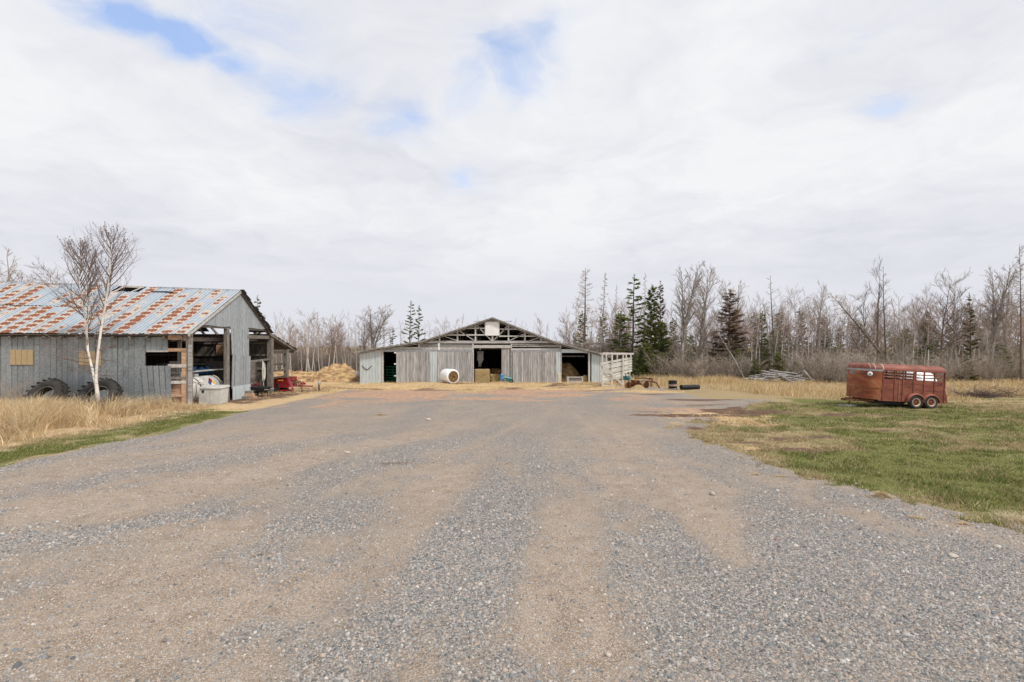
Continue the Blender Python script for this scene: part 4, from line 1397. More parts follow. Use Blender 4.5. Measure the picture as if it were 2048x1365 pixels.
# box and bundles on the inner shelf
def crate(name, x, y, z, sx, sy, sz, mat, label, cat, lidm=None):
    r = empty(name, (x, y, z), label, cat)
    MB().box((x, y, z + sz / 2), (sx, sy, sz), taper=1.06).build('body', mat, r)
    MB().box((x, y, z + sz + 0.02), (sx * 1.12, sy * 1.12, 0.04)).build('lid', lidm or mat, r)
    return r


crate('storage_tub', -16.25, 25.15, 0.79, 0.42, 0.75, 0.20, M['white_poly'], 'white plastic tub sitting on top of the tank', 'tub')
crate('blue_box', -16.3, 25.6, 1.06, 0.4, 0.9, 0.18, M['dark_blue'], 'dark blue lidded box on the shelf in the shed', 'box')
crate('cardboard_box', -16.35, 24.85, 1.06, 0.35, 0.30, 0.5, M['old_wood'], 'tall brown carton at the end of the shed shelf', 'box')
tarp = MB()
for k in range(9):
    a = k / 8
    tarp.tube([(-17.2 + 0.12 * math.sin(k * 2.2), 27.0 + a * 1.4, 0.62 + 0.05 * math.cos(k)), (-17.0, 27.2 + a * 1.4, 0.80 + 0.09 * math.sin(k * 1.7)), (-16.75, 27.3 + a * 1.4, 0.66)], [0.10, 0.16, 0.10], 8)
to = tarp.build('folded_tarp', M['blue'], None, (-17.0, 27.8, 0.55))
to.location = (-17.0, 27.8, 0.75)
tag(to, 'crumpled blue tarpaulin lying behind the white tank', 'tarpaulin')
rc = crate('red_can', -16.3, 24.75, -0.1, 0.3, 0.25, 0.55, M['red_paint'], 'red can seen between the boards at the shed corner', 'can', M['red_paint'])

# wooden wagon inside the right-hand opening
wg = empty('farm_wagon', (-16.8, 30.9, gz(-16.8, 30.9)), 'grey board farm wagon on a red chassis inside the shed', 'wagon')
for k in range(9):
    z = 0.10 + k * 0.152
    MB().span((-15.98, 29.4, z), (-15.94, 32.0, z + 0.142)).build('side_board', M['old_wood'], wg)
    MB().span((-17.6, 29.40, z), (-15.98, 29.44, z + 0.142)).build('end_board', M['old_wood'], wg)
for y in (29.55, 30.7, 31.85):
    MB().span((-15.94, y - 0.05, -0.05), (-15.87, y + 0.05, 1.45)).build('stake', M['dark_wood'], wg)
MB().span((-17.6, 29.4, 0.0), (-15.9, 32.0, 0.09)).build('bed', M['old_wood'], wg)
MB().span((-15.98, 29.3, -0.16), (-15.84, 32.1, -0.01)).build('chassis', M['red_paint'], wg)
for y in (29.9, 31.5):
    w = MB().lathe([(0.16, -0.09), (0.30, -0.10), (0.33, -0.06), (0.33, 0.06), (0.30, 0.10), (0.16, 0.09)], 22, (-15.9, y, -0.31), 'X', True).build('wheel', M['rubber'], wg)
    MB().lathe([(0.0, -0.06), (0.155, -0.07), (0.155, 0.07), (0.0, 0.06)], 18, (-15.9, y, -0.31), 'X').build('rim', M['red_paint'], w)

# coiled rope on the post
rp = MB()
for k in range(5):
    yc = 31.05 + 0.015 * k
    pts = []
    for i in range(17):
        a = 2 * math.pi * i / 16
        pts.append((GXP + 0.10 + 0.012 * k, yc + (0.10 + 0.012 * k) * math.sin(a), 0.75 + 0.04 * math.sin(k * 2) + (0.62 - 0.03 * k) * math.cos(a)))
    rp.tube(pts, 0.017, 5, cap=False)
rp.tube([(GXP + 0.1, 31.1, 0.2), (GXP + 0.11, 31.14, -0.2), (GXP + 0.10, 31.13, -0.52)], 0.016, 5)
rp.tube([(GXP + 0.05, 31.05, 1.42), (GXP + 0.08, 31.05, 1.36)], 0.03, 6)
rpo = rp.build('rope_coil', M['rope'], None, (GXP, 31.05, 0.0))
rpo.location = (GXP, 31.05, 0.0)
tag(rpo, 'coil of pale rope hanging in the right-hand shed opening', 'rope')
MB().beam((GXP + 0.0, 29.6, 1.42), (GXP + 0.0, 32.1, 1.50), 0.05, 0.12).build('rail', M['old_wood'], shed)

# stacked wood blocks and the dark barrow
cr = empty('block_stack', (-14.35, 27.9, gz(-14.35, 27.9)), 'small stack of wooden blocks at the foot of the hanging sheets', 'wood blocks')
g0 = gz(-14.35, 27.9)
for (dx_, dy_, dz_, s, mt) in [(-0.12, 0, 0.0, (0.30, 0.45, 0.17), 'old_wood'), (0.20, 0.05, 0.0, (0.28, 0.42, 0.16), 'fresh_wood'), (0.05, 0.0, 0.17, (0.42, 0.30, 0.15), 'fresh_wood'), (0.0, 0.06, 0.32, (0.32, 0.28, 0.13), 'old_wood')]:
    MB().box((-14.35 + dx_, 27.9 + dy_, g0 + dz_ + s[2] / 2), s, rnd.uniform(-0.2, 0.2)).build('block', M[mt], cr)
bw = empty('wheelbarrow', (-14.6, 29.9, gz(-14.6, 29.9)), 'black wheelbarrow tipped beside the shed post under the rope', 'wheelbarrow')
g0 = gz(-14.6, 29.9)
MB().add([(-14.95, 29.6, g0 + 0.30), (-14.45, 29.6, g0 + 0.28), (-14.45, 30.3, g0 + 0.28), (-14.95, 30.3, g0 + 0.3), (-15.1, 29.45, g0 + 0.62), (-14.25, 29.45, g0 + 0.52), (-14.25, 30.45, g0 + 0.52), (-15.1, 30.45, g0 + 0.62)],
         [(0, 3, 2, 1), (0, 1, 5, 4), (1, 2, 6, 5), (2, 3, 7, 6), (3, 0, 4, 7)]).build('tray', M['black'], bw)
MB().tube([(-15.1, 29.55, g0 + 0.36), (-14.1, 29.62, g0 + 0.44)], 0.02, 6).tube([(-15.1, 30.35, g0 + 0.36), (-14.1, 30.3, g0 + 0.44)], 0.02, 6).build('handles', M['pale_beam'], bw)
MB().lathe([(0.10, -0.05), (0.18, -0.05), (0.20, 0), (0.18, 0.05), (0.10, 0.05)], 18, (-15.0, 29.95, g0 + 0.2), 'Y', True).build('wheel', M['rubber'], bw)
MB().tube([(-14.5, 29.65, g0 + 0.4), (-14.45, 29.6, g0)], 0.018, 6).tube([(-14.5, 30.25, g0 + 0.4), (-14.45, 30.3, g0)], 0.018, 6).build('legs', M['black'], bw)

# red spreader under the lean-to
Y0 = 33.4
spd = empty('manure_spreader', (-15.0, 34.0, gz(-15, 34)), 'red farm spreader with a long drawbar under the lean-to', 'spreader')
g0 = gz(-15, 34.0)
a, b = P(541, 756, Y0), P(576, 776, Y0)
MB().add([(a.x - 0.3, Y0, b.z), (b.x - 0.05, Y0, b.z), (b.x - 0.05, Y0 + 1.3, b.z), (a.x - 0.3, Y0 + 1.3, b.z), (a.x - 0.3, Y0 - 0.14, a.z), (b.x, Y0 - 0.14, a.z), (b.x, Y0 + 1.44, a.z), (a.x - 0.3, Y0 + 1.44, a.z)],
         [(0, 3, 2, 1), (0, 1, 5, 4), (1, 2, 6, 5), (2, 3, 7, 6), (3, 0, 4, 7)]).build('hopper', M['red_paint'], spd)
MB().beam((a.x - 0.3, Y0 - 0.15, a.z + 0.01), (b.x + 0.45, Y0 - 0.15, a.z + 0.03), 0.05, 0.05).build('rim_bar', M['rust_iron'], spd)
MB().beam((a.x - 0.3, Y0 + 0.1, b.z - 0.22), (b.x + 0.25, Y0 + 0.1, b.z - 0.16), 0.07, 0.10).build('chassis', M['red_paint'], spd)
lp = P(563, 761, Y0)
for k in range(4):
    MB().box((lp.x - 0.13 + 0.085 * k, Y0 - 0.128, lp.z), (0.06, 0.012, 0.06 + 0.01 * (k % 2)), Matrix.Rotation(-0.20, 3, 'X')).build('faded_letter', M['yellow'], spd)
for dyy in (0.0, 1.3):
    w = MB().lathe([(0.22, -0.10), (0.38, -0.11), (0.42, -0.07), (0.42, 0.07), (0.38, 0.11), (0.22, 0.10)], 26, (a.x + 0.2, Y0 + dyy + 0.05, g0 + 0.42), 'Y', True).build('wheel', M['rubber'], spd)
    MB().lathe([(0.0, -0.05), (0.22, -0.06), (0.22, 0.06), (0.0, 0.05)], 20, (a.x + 0.2, Y0 + dyy + 0.05, g0 + 0.42), 'Y').build('rim', M['red_paint'], w)
beat = MB()
for k in range(10):
    an = k * 0.63
    c = Vector((b.x + 0.28, Y0 + 0.1 + 0.1 * k, a.z - 0.33))
    beat.beam(c, c + Vector((math.cos(an) * 0.34, 0, math.sin(an) * 0.34)), 0.03, 0.06)
beat.tube([(b.x + 0.28, Y0 - 0.1, a.z - 0.33), (b.x + 0.28, Y0 + 1.3, a.z - 0.33)], 0.05, 8)
beat.build('beater', M['rust_iron'], spd)
MB().beam((b.x + 0.10, Y0 - 0.1, a.z - 0.1), (b.x + 0.42, Y0 - 0.12, g0 + 0.12), 0.05, 0.11).build('side_arm', M['red_faded'], spd)
tg = P(625, 773, 34.0)
MB().beam((b.x + 0.1, 34.0, g0 + 0.36), (tg.x, 34.0, tg.z), 0.12, 0.09).beam((b.x + 0.1, 34.5, g0 + 0.36), (tg.x, 34.05, tg.z), 0.10, 0.08).build('drawbar', M['red_faded'], spd)
hp = P(605, 768, 34.0)
MB().box((hp.x, 34.0, hp.z), (0.32, 0.2, 0.10), 0.3).tube([(hp.x - 0.15, 34, hp.z), (hp.x + 0.05, 33.9, hp.z + 0.16), (hp.x + 0.22, 34, hp.z - 0.02)], 0.035, 6).build('hitch_gear', M['red_paint'], spd)
jk = P(599, 786, 33.4)
MB().tube([(jk.x, 33.8, g0 + 0.42), (jk.x, 33.8, g0 - 0.05)], 0.035, 8).tube([(jk.x - 0.16, 33.8, g0 + 0.22), (jk.x, 33.8, g0 + 0.30)], 0.02, 5).build('jack', M['rust_iron'], spd)

# yard hydrant
hy = P(638, 783, 34.0)
g0 = gz(hy.x, 34.0)
hyd = empty('yard_hydrant', (hy.x, 34.0, g0), 'slim standpipe tap with grey head standing alone in the yard', 'standpipe')
MB().tube([(hy.x, 34, g0 - 0.05), (hy.x, 34, g0 + 0.46)], 0.045, 10).build('pipe', M['black'], hyd)
MB().lathe([(0.0, 0.0), (0.085, 0.0), (0.09, 0.05), (0.06, 0.11), (0.07, 0.15), (0.05, 0.20), (0.0, 0.21)], 12, (hy.x, 34, g0 + 0.44)).build('head', M['galv'], hyd)
MB().tube([(hy.x, 34, g0 + 0.56), (hy.x + 0.13, 33.97, g0 + 0.56), (hy.x + 0.15, 33.96, g0 + 0.48)], 0.028, 8).build('spout', M['galv'], hyd)
MB().tube([(hy.x, 34, g0 + 0.63), (hy.x - 0.02, 34, g0 + 0.74), (hy.x + 0.10, 34, g0 + 0.76)], 0.014, 6).build('lever', M['galv'], hyd)

# ------------------------------------------------------------------ long barn (centre)
BYF = 42.4
BZ = gz(-2, BYF) - 0.05


def F(px, py):
    p = P(px, py, BYF)
    return p.x, p.z


barn = empty('long_barn', (F(967, 770)[0], BYF, BZ), 'wide low barn with grey board sliding doors and open trussed gable', 'barn')
DEP = 15.0


def fbar(name, x0, y0, x1, y1, mat, off=0.0, th=0.06, par=None):
    """an upright rectangle of the front, given in picture coordinates"""
    a, b = F(x0, y0), F(x1, y1)
    return MB().span((a[0], BYF + off, b[1]), (b[0], BYF + off + th, a[1])).build(name, M[mat], par or barn)


def fline(name, x0, y0, x1, y1, w, mat, off=0.0, th=0.06, par=None):
    a, b = F(x0, y0), F(x1, y1)
    return MB().beam((a[0], BYF + off, a[1]), (b[0], BYF + off, b[1]), w, th, (0, 1, 0)).build(name, M[mat], par or barn) if False else \
        MB().beam((a[0], BYF + off, a[1]), (b[0], BYF + off, b[1]), th, w, (0, 1, 0)).build(name, M[mat], par or barn)


OUT = [(711, 703.0), (846.5, 682.0), (985.5, 635.0), (1109.4, 683.0), (1221, 711.5)]
# roof slopes as runs of long sheets
for i in range(4):
    (xa, ya), (xb, yb) = F(*OUT[i]), F(*OUT[i + 1])
    n = 6 if i in (0, 3) else 8
    for k in range(n):
        f0, f1 = k / n, (k + 1) / n
        p0 = Vector((xa + (xb - xa) * f0, 0, ya + (yb - ya) * f0))
        p1 = Vector((xa + (xb - xa) * f1, 0, ya + (yb - ya) * f1))
        dn = Vector((p0.z - p1.z, 0, p1.x - p0.x)).normalized()
        t = 0.035
        vs = [(p0.x, BYF - 0.35, p0.z), (p1.x, BYF - 0.35, p1.z), (p1.x - dn.x * t, BYF - 0.35, p1.z - dn.z * t), (p0.x - dn.x * t, BYF - 0.35, p0.z - dn.z * t)]
        vs += [(v[0], BYF + DEP, v[2]) for v in vs]
        MB().add(vs, [(0, 1, 2, 3), (7, 6, 5, 4), (0, 4, 5, 1), (1, 5, 6, 2), (2, 6, 7, 3), (3, 7, 4, 0)]).build('roof_sheet', M['barn_roof'], barn)
    # barge boards: a pale upper strip and a darker under strip
    q0, q1 = Vector((xa, BYF - 0.30, ya - 0.09)), Vector((xb, BYF - 0.30, yb - 0.09))
    MB().beam(q0, q1, 0.03, 0.10, (0, 1, 0)).build('barge_board', M['pale_beam'], barn)
    q0, q1 = Vector((xa, BYF - 0.06, ya - 0.20)), Vector((xb, BYF - 0.06, yb - 0.20))
    MB().beam(q0, q1, 0.06, 0.13, (0, 1, 0)).build('end_rafter', M['grey_beam'], barn)


def roof_z(x):
    pts = [F(*o) for o in OUT]
    return float(np.interp(x, [p[0] for p in pts], [p[1] for p in pts]))


# metal clad ends of the front, one sheet beside the other
def clad(px0, px1, n, ybot, name='siding_panel', ytop=None, mat='barn_metal', par=None, off=0.0):
    for k in range(n):
        a = px0 + (px1 - px0) * k / n
        b = px0 + (px1 - px0) * (k + 1) / n - 0.35
        x0, zb = F(a, ybot)
        x1, _ = F(b, ybot)
        za = (roof_z(x0) - 0.26) if ytop is None else F(a, ytop)[1]
        zc_ = (roof_z(x1) - 0.26) if ytop is None else F(b, ytop)[1]
        y = BYF + off + rnd.uniform(0, 0.008)
        MB().prism([(x0, zb), (x1, zb), (x1, zc_), (x0, za)], y, y + 0.02).build(name, M[mat], par or barn)


clad(720, 762.5, 7, 773)
clad(1183, 1216, 6, 771)
fbar('corner_post', 762.8, 700, 766.8, 771, 'pale_beam', -0.03, 0.14)
fbar('corner_post', 1176.5, 703, 1180.2, 771, 'pale_beam', -0.03, 0.14)
fbar('black_strap', 1180.6, 706, 1182.2, 750, 'black', -0.02, 0.03)
# header boards and tracks
fbar('header_board', 767, 694.5, 944.6, 700.0, 'pale_beam', -0.035, 0.05)
fbar('door_track', 767, 700.3, 944.6, 704.0, 'galv', -0.10, 0.05)
fbar('header_board', 1022.5, 697.2, 1122, 700.5, 'pale_beam', -0.035, 0.05)
fbar('door_track', 1022.5, 700.8, 1122, 704.2, 'galv', -0.10, 0.05)
fbar('header_board', 1122.3, 699.0, 1176.3, 706.0, 'barn_metal', -0.05, 0.05)
fbar('header_board', 947.6, 690.6, 1021.2, 696.5, 'pale_beam', -0.045, 0.06)
fbar('cross_beam', 838, 682.0, 1122, 687.2, 'grey_beam', -0.02, 0.12)
fbar('cross_beam', 838, 687.8, 945, 688.8, 'dark_wood', 0.02, 0.06)
for (a, b, y) in [(838, 946, 692.6), (838, 946, 690.2)]:
    fline('pipe_rail', a, y, b, y + 0.6, 0.045, 'pale_beam', -0.04, 0.05)
for (a, b, y) in [(1023, 1121, 690.0), (1023, 1121, 693.0)]:
    fline('pipe_rail', a, y, b, y + 1.2, 0.05, 'pale_beam', -0.04, 0.05)
fbar('post', 836.5, 684, 840, 697, 'pale_beam', -0.05, 0.1)
fbar('post', 876, 687.2, 880, 700, 'white_sheet', -0.06, 0.06)
fbar('post', 944.8, 687.6, 947.4, 769, 'pale_beam', -0.06, 0.14)
fbar('post', 1021.4, 688, 1024.2, 768, 'pale_beam', -0.06, 0.14)
fbar('post', 1119.5, 690, 1122.0, 700, 'pale_beam', -0.06, 0.1)
fbar('post', 1121.2, 704, 1123.2, 771, 'pale_beam', -0.055, 0.12)
# front truss
for x_, yt in [(879, 671.5), (915, 659.5), (951, 648.5), (984.8, 638)]:
    fbar('truss_post', x_ - 1.5, yt, x_ + 1.5, 682, 'pale_beam', -0.01, 0.06)
    if x_ < 980:
        xm = 969.5 + (969.5 - x_) - 1.5
        xm = {879: 1082, 915: 1050, 951: 1017}[x_]
        fbar('truss_post', xm - 1.5, yt + 0.5, xm + 1.5, 682, 'pale_beam', -0.01, 0.06)
fbar('girt', 917, 656.0, 970, 658.3, 'pale_beam', -0.06, 0.045)
fbar('girt', 880, 669.2, 970, 671.6, 'pale_beam', -0.06, 0.045)
fbar('girt', 998, 657.6, 1046, 660.0, 'pale_beam', -0.06, 0.045)
fbar('girt', 998, 671.6, 1082, 674.0, 'pale_beam', -0.06, 0.045)
for (a, b, c, d) in [(953, 650, 971, 670), (917, 661, 949, 682), (884, 671.5, 914, 682), (973, 672, 984, 682.5), (996, 672, 986, 682.5), (1016, 651, 998, 671), (1048, 668.5, 1018, 682), (1080, 675, 1052, 685)]:
    fline('truss_brace', a, b, c, d, 0.11, 'pale_beam', -0.005, 0.05)
fbar('collar', 947, 642.3, 1024, 644.2, 'grey_beam', -0.01, 0.05)
# white hatch
hatch = fbar('gable_hatch', 970.6, 644.3, 998.2, 671.6, 'white_sheet', -0.11, 0.04)
for x_ in (970.3, 998.5):
    fbar('hatch_edge', x_ - 0.7, 643.9, x_ + 0.7, 672.0, 'pale_beam', -0.116, 0.05, hatch)
fbar('hatch_edge', 971.2, 643.6, 997.8, 644.8, 'pale_beam', -0.113, 0.05, hatch)
# trusses behind, one mesh each
for k in range(1, 7):
    yy = BYF + 0.1 + k * 2.3
    m = MB()

    def ln(x0, y0, x1, y1, w):
        a, b = F(x0, y0), F(x1, y1)
        m.beam((a[0], yy, a[1]), (b[0], yy, b[1]), 0.05, w, (0, 1, 0))
    for (x_, yt) in [(879, 671.5), (915, 659.5), (951, 648.5), (985, 640), (1017, 649), (1050, 660), (1082, 672)]:
        ln(x_, yt, x_, 683, 0.11)
    for (a, b, c, d) in [(953, 648, 983, 682), (917, 660, 949, 682), (882, 671.5, 914, 682), (1016, 650, 987, 682), (1048, 661, 1018, 682), (1080, 673, 1052, 683)]:
        ln(a, b, c, d, 0.11)
    ln(840, 684, 1120, 684, 0.16)
    ln(846, 684.5, 985, 638.5, 0.14)
    ln(985, 638.5, 1110, 685.5, 0.14)
    m.build('inner_truss', M['grey_beam'], barn)
    for x_ in (840, 1120):
        a = F(x_, 684)
        MB().span((a[0] - 0.08, yy - 0.08, BZ - 0.2), (a[0] + 0.08, yy + 0.08, a[1])).build('inner_post', M['dark_wood'], barn)
# inner walls
xa, xb = F(720, 0)[0], F(1216, 0)[0]
pts = [F(*o) for o in OUT]
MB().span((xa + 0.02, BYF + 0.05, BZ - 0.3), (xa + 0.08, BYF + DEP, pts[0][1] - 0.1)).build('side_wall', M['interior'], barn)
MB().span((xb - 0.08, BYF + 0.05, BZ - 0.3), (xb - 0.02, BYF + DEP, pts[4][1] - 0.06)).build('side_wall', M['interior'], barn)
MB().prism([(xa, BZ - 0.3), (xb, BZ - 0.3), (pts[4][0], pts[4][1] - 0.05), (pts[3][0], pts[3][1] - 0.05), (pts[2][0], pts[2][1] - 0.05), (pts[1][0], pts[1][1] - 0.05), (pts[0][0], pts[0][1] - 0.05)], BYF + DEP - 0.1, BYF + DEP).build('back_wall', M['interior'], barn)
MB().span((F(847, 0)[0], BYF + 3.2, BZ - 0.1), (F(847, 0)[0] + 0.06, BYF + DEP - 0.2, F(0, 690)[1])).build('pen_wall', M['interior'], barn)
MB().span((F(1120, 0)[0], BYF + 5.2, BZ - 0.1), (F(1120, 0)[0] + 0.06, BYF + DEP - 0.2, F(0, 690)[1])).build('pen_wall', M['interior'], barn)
fbar('loft_front', 840, 688.9, 1120, 699.5, 'interior', 0.7, 0.05)
fbar('lean_beam', 1124, 713, 1176, 715.5, 'grey_beam', 2.2, 0.1)


# sliding doors of upright boards
def door(name, px0, px1, ytop, ybot, n, off, ragged=1.0, mat='grey_boards'):
    a, b = F(px0, ytop), F(px1, ybot)
    y = BYF + off
    d = MB().span((a[0] + 0.03, y + 0.035, b[1] + 0.10), (b[0] - 0.03, y + 0.05, a[1] - 0.04)).build(name, M['dark_wood'], barn)
    w = (b[0] - a[0]) / n
    for k in range(n):
        x0 = a[0] + w * k + 0.006
        x1 = a[0] + w * (k + 1) - 0.006
        zb = b[1] + rnd.uniform(-0.03, 0.06) * ragged
        zt = a[1] + rnd.uniform(-0.01, 0.01)
        yo = y + rnd.uniform(0, 0.012)
        MB().span((x0, yo, zb), (x1, yo + 0.022, zt)).build('board', M[mat], d)
    return d


d1 = door('sliding_door', 793.2, 860.8, 704.2, 770.5, 19, -0.14)
d2 = door('sliding_door', 875.2, 944.0, 704.2, 768.6, 19, -0.16)
clad(861, 875, 3, 769, 'door_sheet', 703.8, 'barn_metal', None, -0.145)
d3 = door('door_leaf', 1003, 1021, 696.5, 765, 6, 0.02)
d4 = door('sliding_door', 1025, 1111.5, 704.4, 767.6, 24, -0.15)
clad(1111.8, 1121, 2, 767.5, 'door_sheet', 704.4, 'barn_metal', None, -0.15)
fbar('door_batten', 1090, 706, 1091.6, 766, 'pale_beam', -0.175, 0.02, d4)
fbar('block_patch', 1115.8, 746, 1121.2, 767, 'cream', -0.21, 0.05)
for k in range(4):
    fbar('hinge', 789 + 0.0 * k, [704.5, 727, 751, 706][k], 793.0, [706, 729.5, 753, 707.2][k], 'white_sheet', -0.13, 0.03, d1)
# bulb
ba = F(960, 697.6)
MB().lathe([(0.0, -0.08), (0.05, -0.06), (0.065, 0.0), (0.04, 0.05), (0.02, 0.08), (0.0, 0.09)], 12, (ba[0], BYF + 0.3, ba[1])).build('bulb', M['white_sheet'], barn)
# curved hose mark on the left cladding
hp_ = []
for k in range(9):
    f = k / 8
    a = F(724.5 + 19 * f, 731 + 8 * math.sin(f * math.pi) - 0 * f)
    hp_.append((a[0], BYF - 0.03, a[1] - 0.02))
cable = MB().tube(hp_, 0.025, 5).build('cable', M['black'], barn)

# green tube gate in the left opening
ga, gb = F(767.5, 735), F(796, 766)
gate = empty('tube_gate', ((ga[0] + gb[0]) / 2, BYF + 0.9, gb[1]), 'green tubular farm gate in the dark opening at the barn\'s left', 'gate')
for k in range(6):
    z = gb[1] + 0.10 + (ga[1] - gb[1] - 0.1) * k / 5
    MB().tube([(ga[0] - 0.1, BYF + 0.9, z), (gb[0] + 0.5, BYF + 0.9, z)], 0.030, 8).build('rail', M['green_gate'], gate)
for f in (0.02, 0.45, 0.9):
    x_ = ga[0] + (gb[0] - ga[0]) * f
    MB().tube([(x_, BYF + 0.93, gb[1] + 0.05), (x_ + 0.02, BYF + 0.93, ga[1] + 0.02)], 0.026, 8).build('upright', M['green_gate'], gate)

# ------------------------------------------------------------------ things before and in the barn
# wrapped round bale
bx = P(899, 770, 41.1)
g0 = gz(bx.x, 41.1)
rb = empty('round_bale', (bx.x, 41.1, g0), 'round hay bale in white plastic wrap leaning on the barn door', 'hay bale', rz=R(36))
br = 0.57
m = MB().lathe([(br * 0.99, 0.62), (br * 1.02, 0.55), (br * 1.03, 0.0), (br * 1.02, -0.55), (br * 0.985, -0.60), (br * 0.90, -0.625), (br * 0.80, -0.63)], 36, (0, 0, br - 0.05), 'Y')
m.build('wrap', M['white_wrap'], rb, (0, 0, 0))
fm = MB()
rr_ = random.Random(3)
rings = 9
vs = [(0.015, -0.64, br - 0.05)]
for i in range(1, rings + 1):
    for k in range(36):
        a = 2 * math.pi * k / 36
        r_ = br * 0.83 * i / rings
        vs.append((r_ * math.cos(a) + 0.015, -0.615 - (0.05 * rr_.random() if i < rings else 0.0) + 0.02 * math.sin(i * 2.4), br - 0.05 + r_ * math.sin(a)))
fs = [(0, 1 + k, 1 + (k + 1) % 36) for k in range(36)]
for i in range(rings - 1):
    for k in range(36):
        k2 = (k + 1) % 36
        fs.append((1 + i * 36 + k, 1 + (i + 1) * 36 + k, 1 + (i + 1) * 36 + k2, 1 + i * 36 + k2))
fm.add(vs, fs).build('hay_face', M['hay_dark'], rb, (0, 0, 0))
fm2 = MB().lathe([(0.02, 0.61), (br * 0.98, 0.60)], 36, (0, 0, br - 0.05), 'Y').build('hay_face', M['hay_dark'], rb, (0, 0, 0))


def rough_block(name, x0, x1, y0, y1, z0, z1, mat, label, cat, amp=0.04, group=None, seed=1):
    """a bale with an uneven surface"""
    n = 10
    ro = random.Random(seed)
    m = MB()
    vs, idx = [], {}
    def vid(i, j, k):
        if (i, j, k) not in idx:
            p = Vector((x0 + (x1 - x0) * i / n, y0 + (y1 - y0) * j / n, z0 + (z1 - z0) * k / n))
            p += Vector((ro.uniform(-amp, amp), ro.uniform(-amp, amp), ro.uniform(-amp, amp)))
            corner = sum(1 for q in (i, j, k) if q in (0, n))
            if corner >= 2:
                p += (Vector(((x0 + x1) / 2, (y0 + y1) / 2, (z0 + z1) / 2)) - p) * 0.05
            idx[(i, j, k)] = len(vs)
            vs.append(p)
        return idx[(i, j, k)]
    fs = []
    for a in range(n):
        for b in range(n):
            fs.append((vid(a, 0, b), vid(a + 1, 0, b), vid(a + 1, 0, b + 1), vid(a, 0, b + 1)))
            fs.append((vid(a, n, b), vid(a, n, b + 1), vid(a + 1, n, b + 1), vid(a + 1, n, b)))
            fs.append((vid(0, a, b), vid(0, a, b + 1), vid(0, a + 1, b + 1), vid(0, a + 1, b)))
            fs.append((vid(n, a, b), vid(n, a + 1, b), vid(n, a + 1, b + 1), vid(n, a, b + 1)))
            fs.append((vid(a, b, n), vid(a + 1, b, n), vid(a + 1, b + 1, n), vid(a, b + 1, n)))
            fs.append((vid(a, b, 0), vid(a, b + 1, 0), vid(a + 1, b + 1, 0), vid(a + 1, b, 0)))
    m.add(vs, fs, True)
    o = m.build(name, mat, None, ((x0 + x1) / 2, (y0 + y1) / 2, z0))
    o.location = ((x0 + x1) / 2, (y0 + y1) / 2, z0)
    return tag(o, label, cat, group)


a, b = F(947.8, 739.5), F(979, 765)
rough_block('hay_bale', a[0], b[0], BYF + 0.15, BYF + 1.3, b[1] - 0.1, a[1], M['hay'], 'large squared hay bale in the barn\'s central doorway', 'hay bale', 0.035, None, 2)
a, b = F(979.5, 750), F(1001, 765)
rough_block('hay_bale', a[0], b[0], BYF + 0.5, BYF + 1.5, b[1] - 0.1, a[1], M['hay'], 'low slumped hay bale beside the large bale in the central doorway', 'hay bale', 0.06, None, 3)
a, b = F(981, 741), F(1000, 751)
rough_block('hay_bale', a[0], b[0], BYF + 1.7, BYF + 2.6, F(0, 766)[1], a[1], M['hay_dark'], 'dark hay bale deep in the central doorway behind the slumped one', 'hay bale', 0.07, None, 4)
a, b = F(995, 742), F(1001, 765)
bx_ = MB().span((a[0], BYF + 0.9, b[1]), (b[0], BYF + 1.1, a[1])).span((a[0] + 0.03, BYF + 0.86, b[1] + 0.05), (b[0] - 0.03, BYF + 0.9, b[1] + 0.5)).build('rusty_panel', M['rust_iron'], None, (a[0], BYF + 1, b[1]))
bx_.location = (a[0], BYF + 1, b[1])
tag(bx_, 'rusty upright metal panel at the right of the central doorway', 'panel')

# hanging torn plastic film
pf = MB()
cols = 10
prof_ = [(952.5, 966.5, 703), (953.5, 965.8, 709), (953.2, 966.0, 715), (953.0, 966.2, 720), (955.5, 963.5, 725), (956, 962, 729), (955.2, 960.5, 735)]
vs = []
for (l_, r_, y_) in prof_:
    for k in range(cols + 1):
        q = F(l_ + (r_ - l_) * k / cols, y_)
        vs.append((q[0], BYF + 0.75 + 0.06 * math.sin(k * 2.1) + rnd.uniform(-0.02, 0.02), q[1]))
fs = []
nc = cols + 1
for i in range(len(prof_) - 1):
    for k in range(cols):
        fs.append((i * nc + k, i * nc + k + 1, (i + 1) * nc + k + 1, (i + 1) * nc + k))
pf.add(vs, fs, True)
pf.tube([(F(959, 0)[0], BYF + 0.75, F(0, 696)[1]), (F(959.5, 0)[0], BYF + 0.75, F(0, 704)[1])], 0.02, 5)
pfo = pf.build('plastic_film', M['plastic_film'], None, (F(959, 0)[0], BYF + 0.75, F(0, 703)[1]))
pfo.location = (F(959, 0)[0], BYF + 0.75, F(0, 703)[1])
sol = pfo.modifiers.new('thickness', 'SOLIDIFY')
sol.thickness = 0.006
tag(pfo, 'torn pale plastic film hanging in the dark central doorway', 'plastic film')

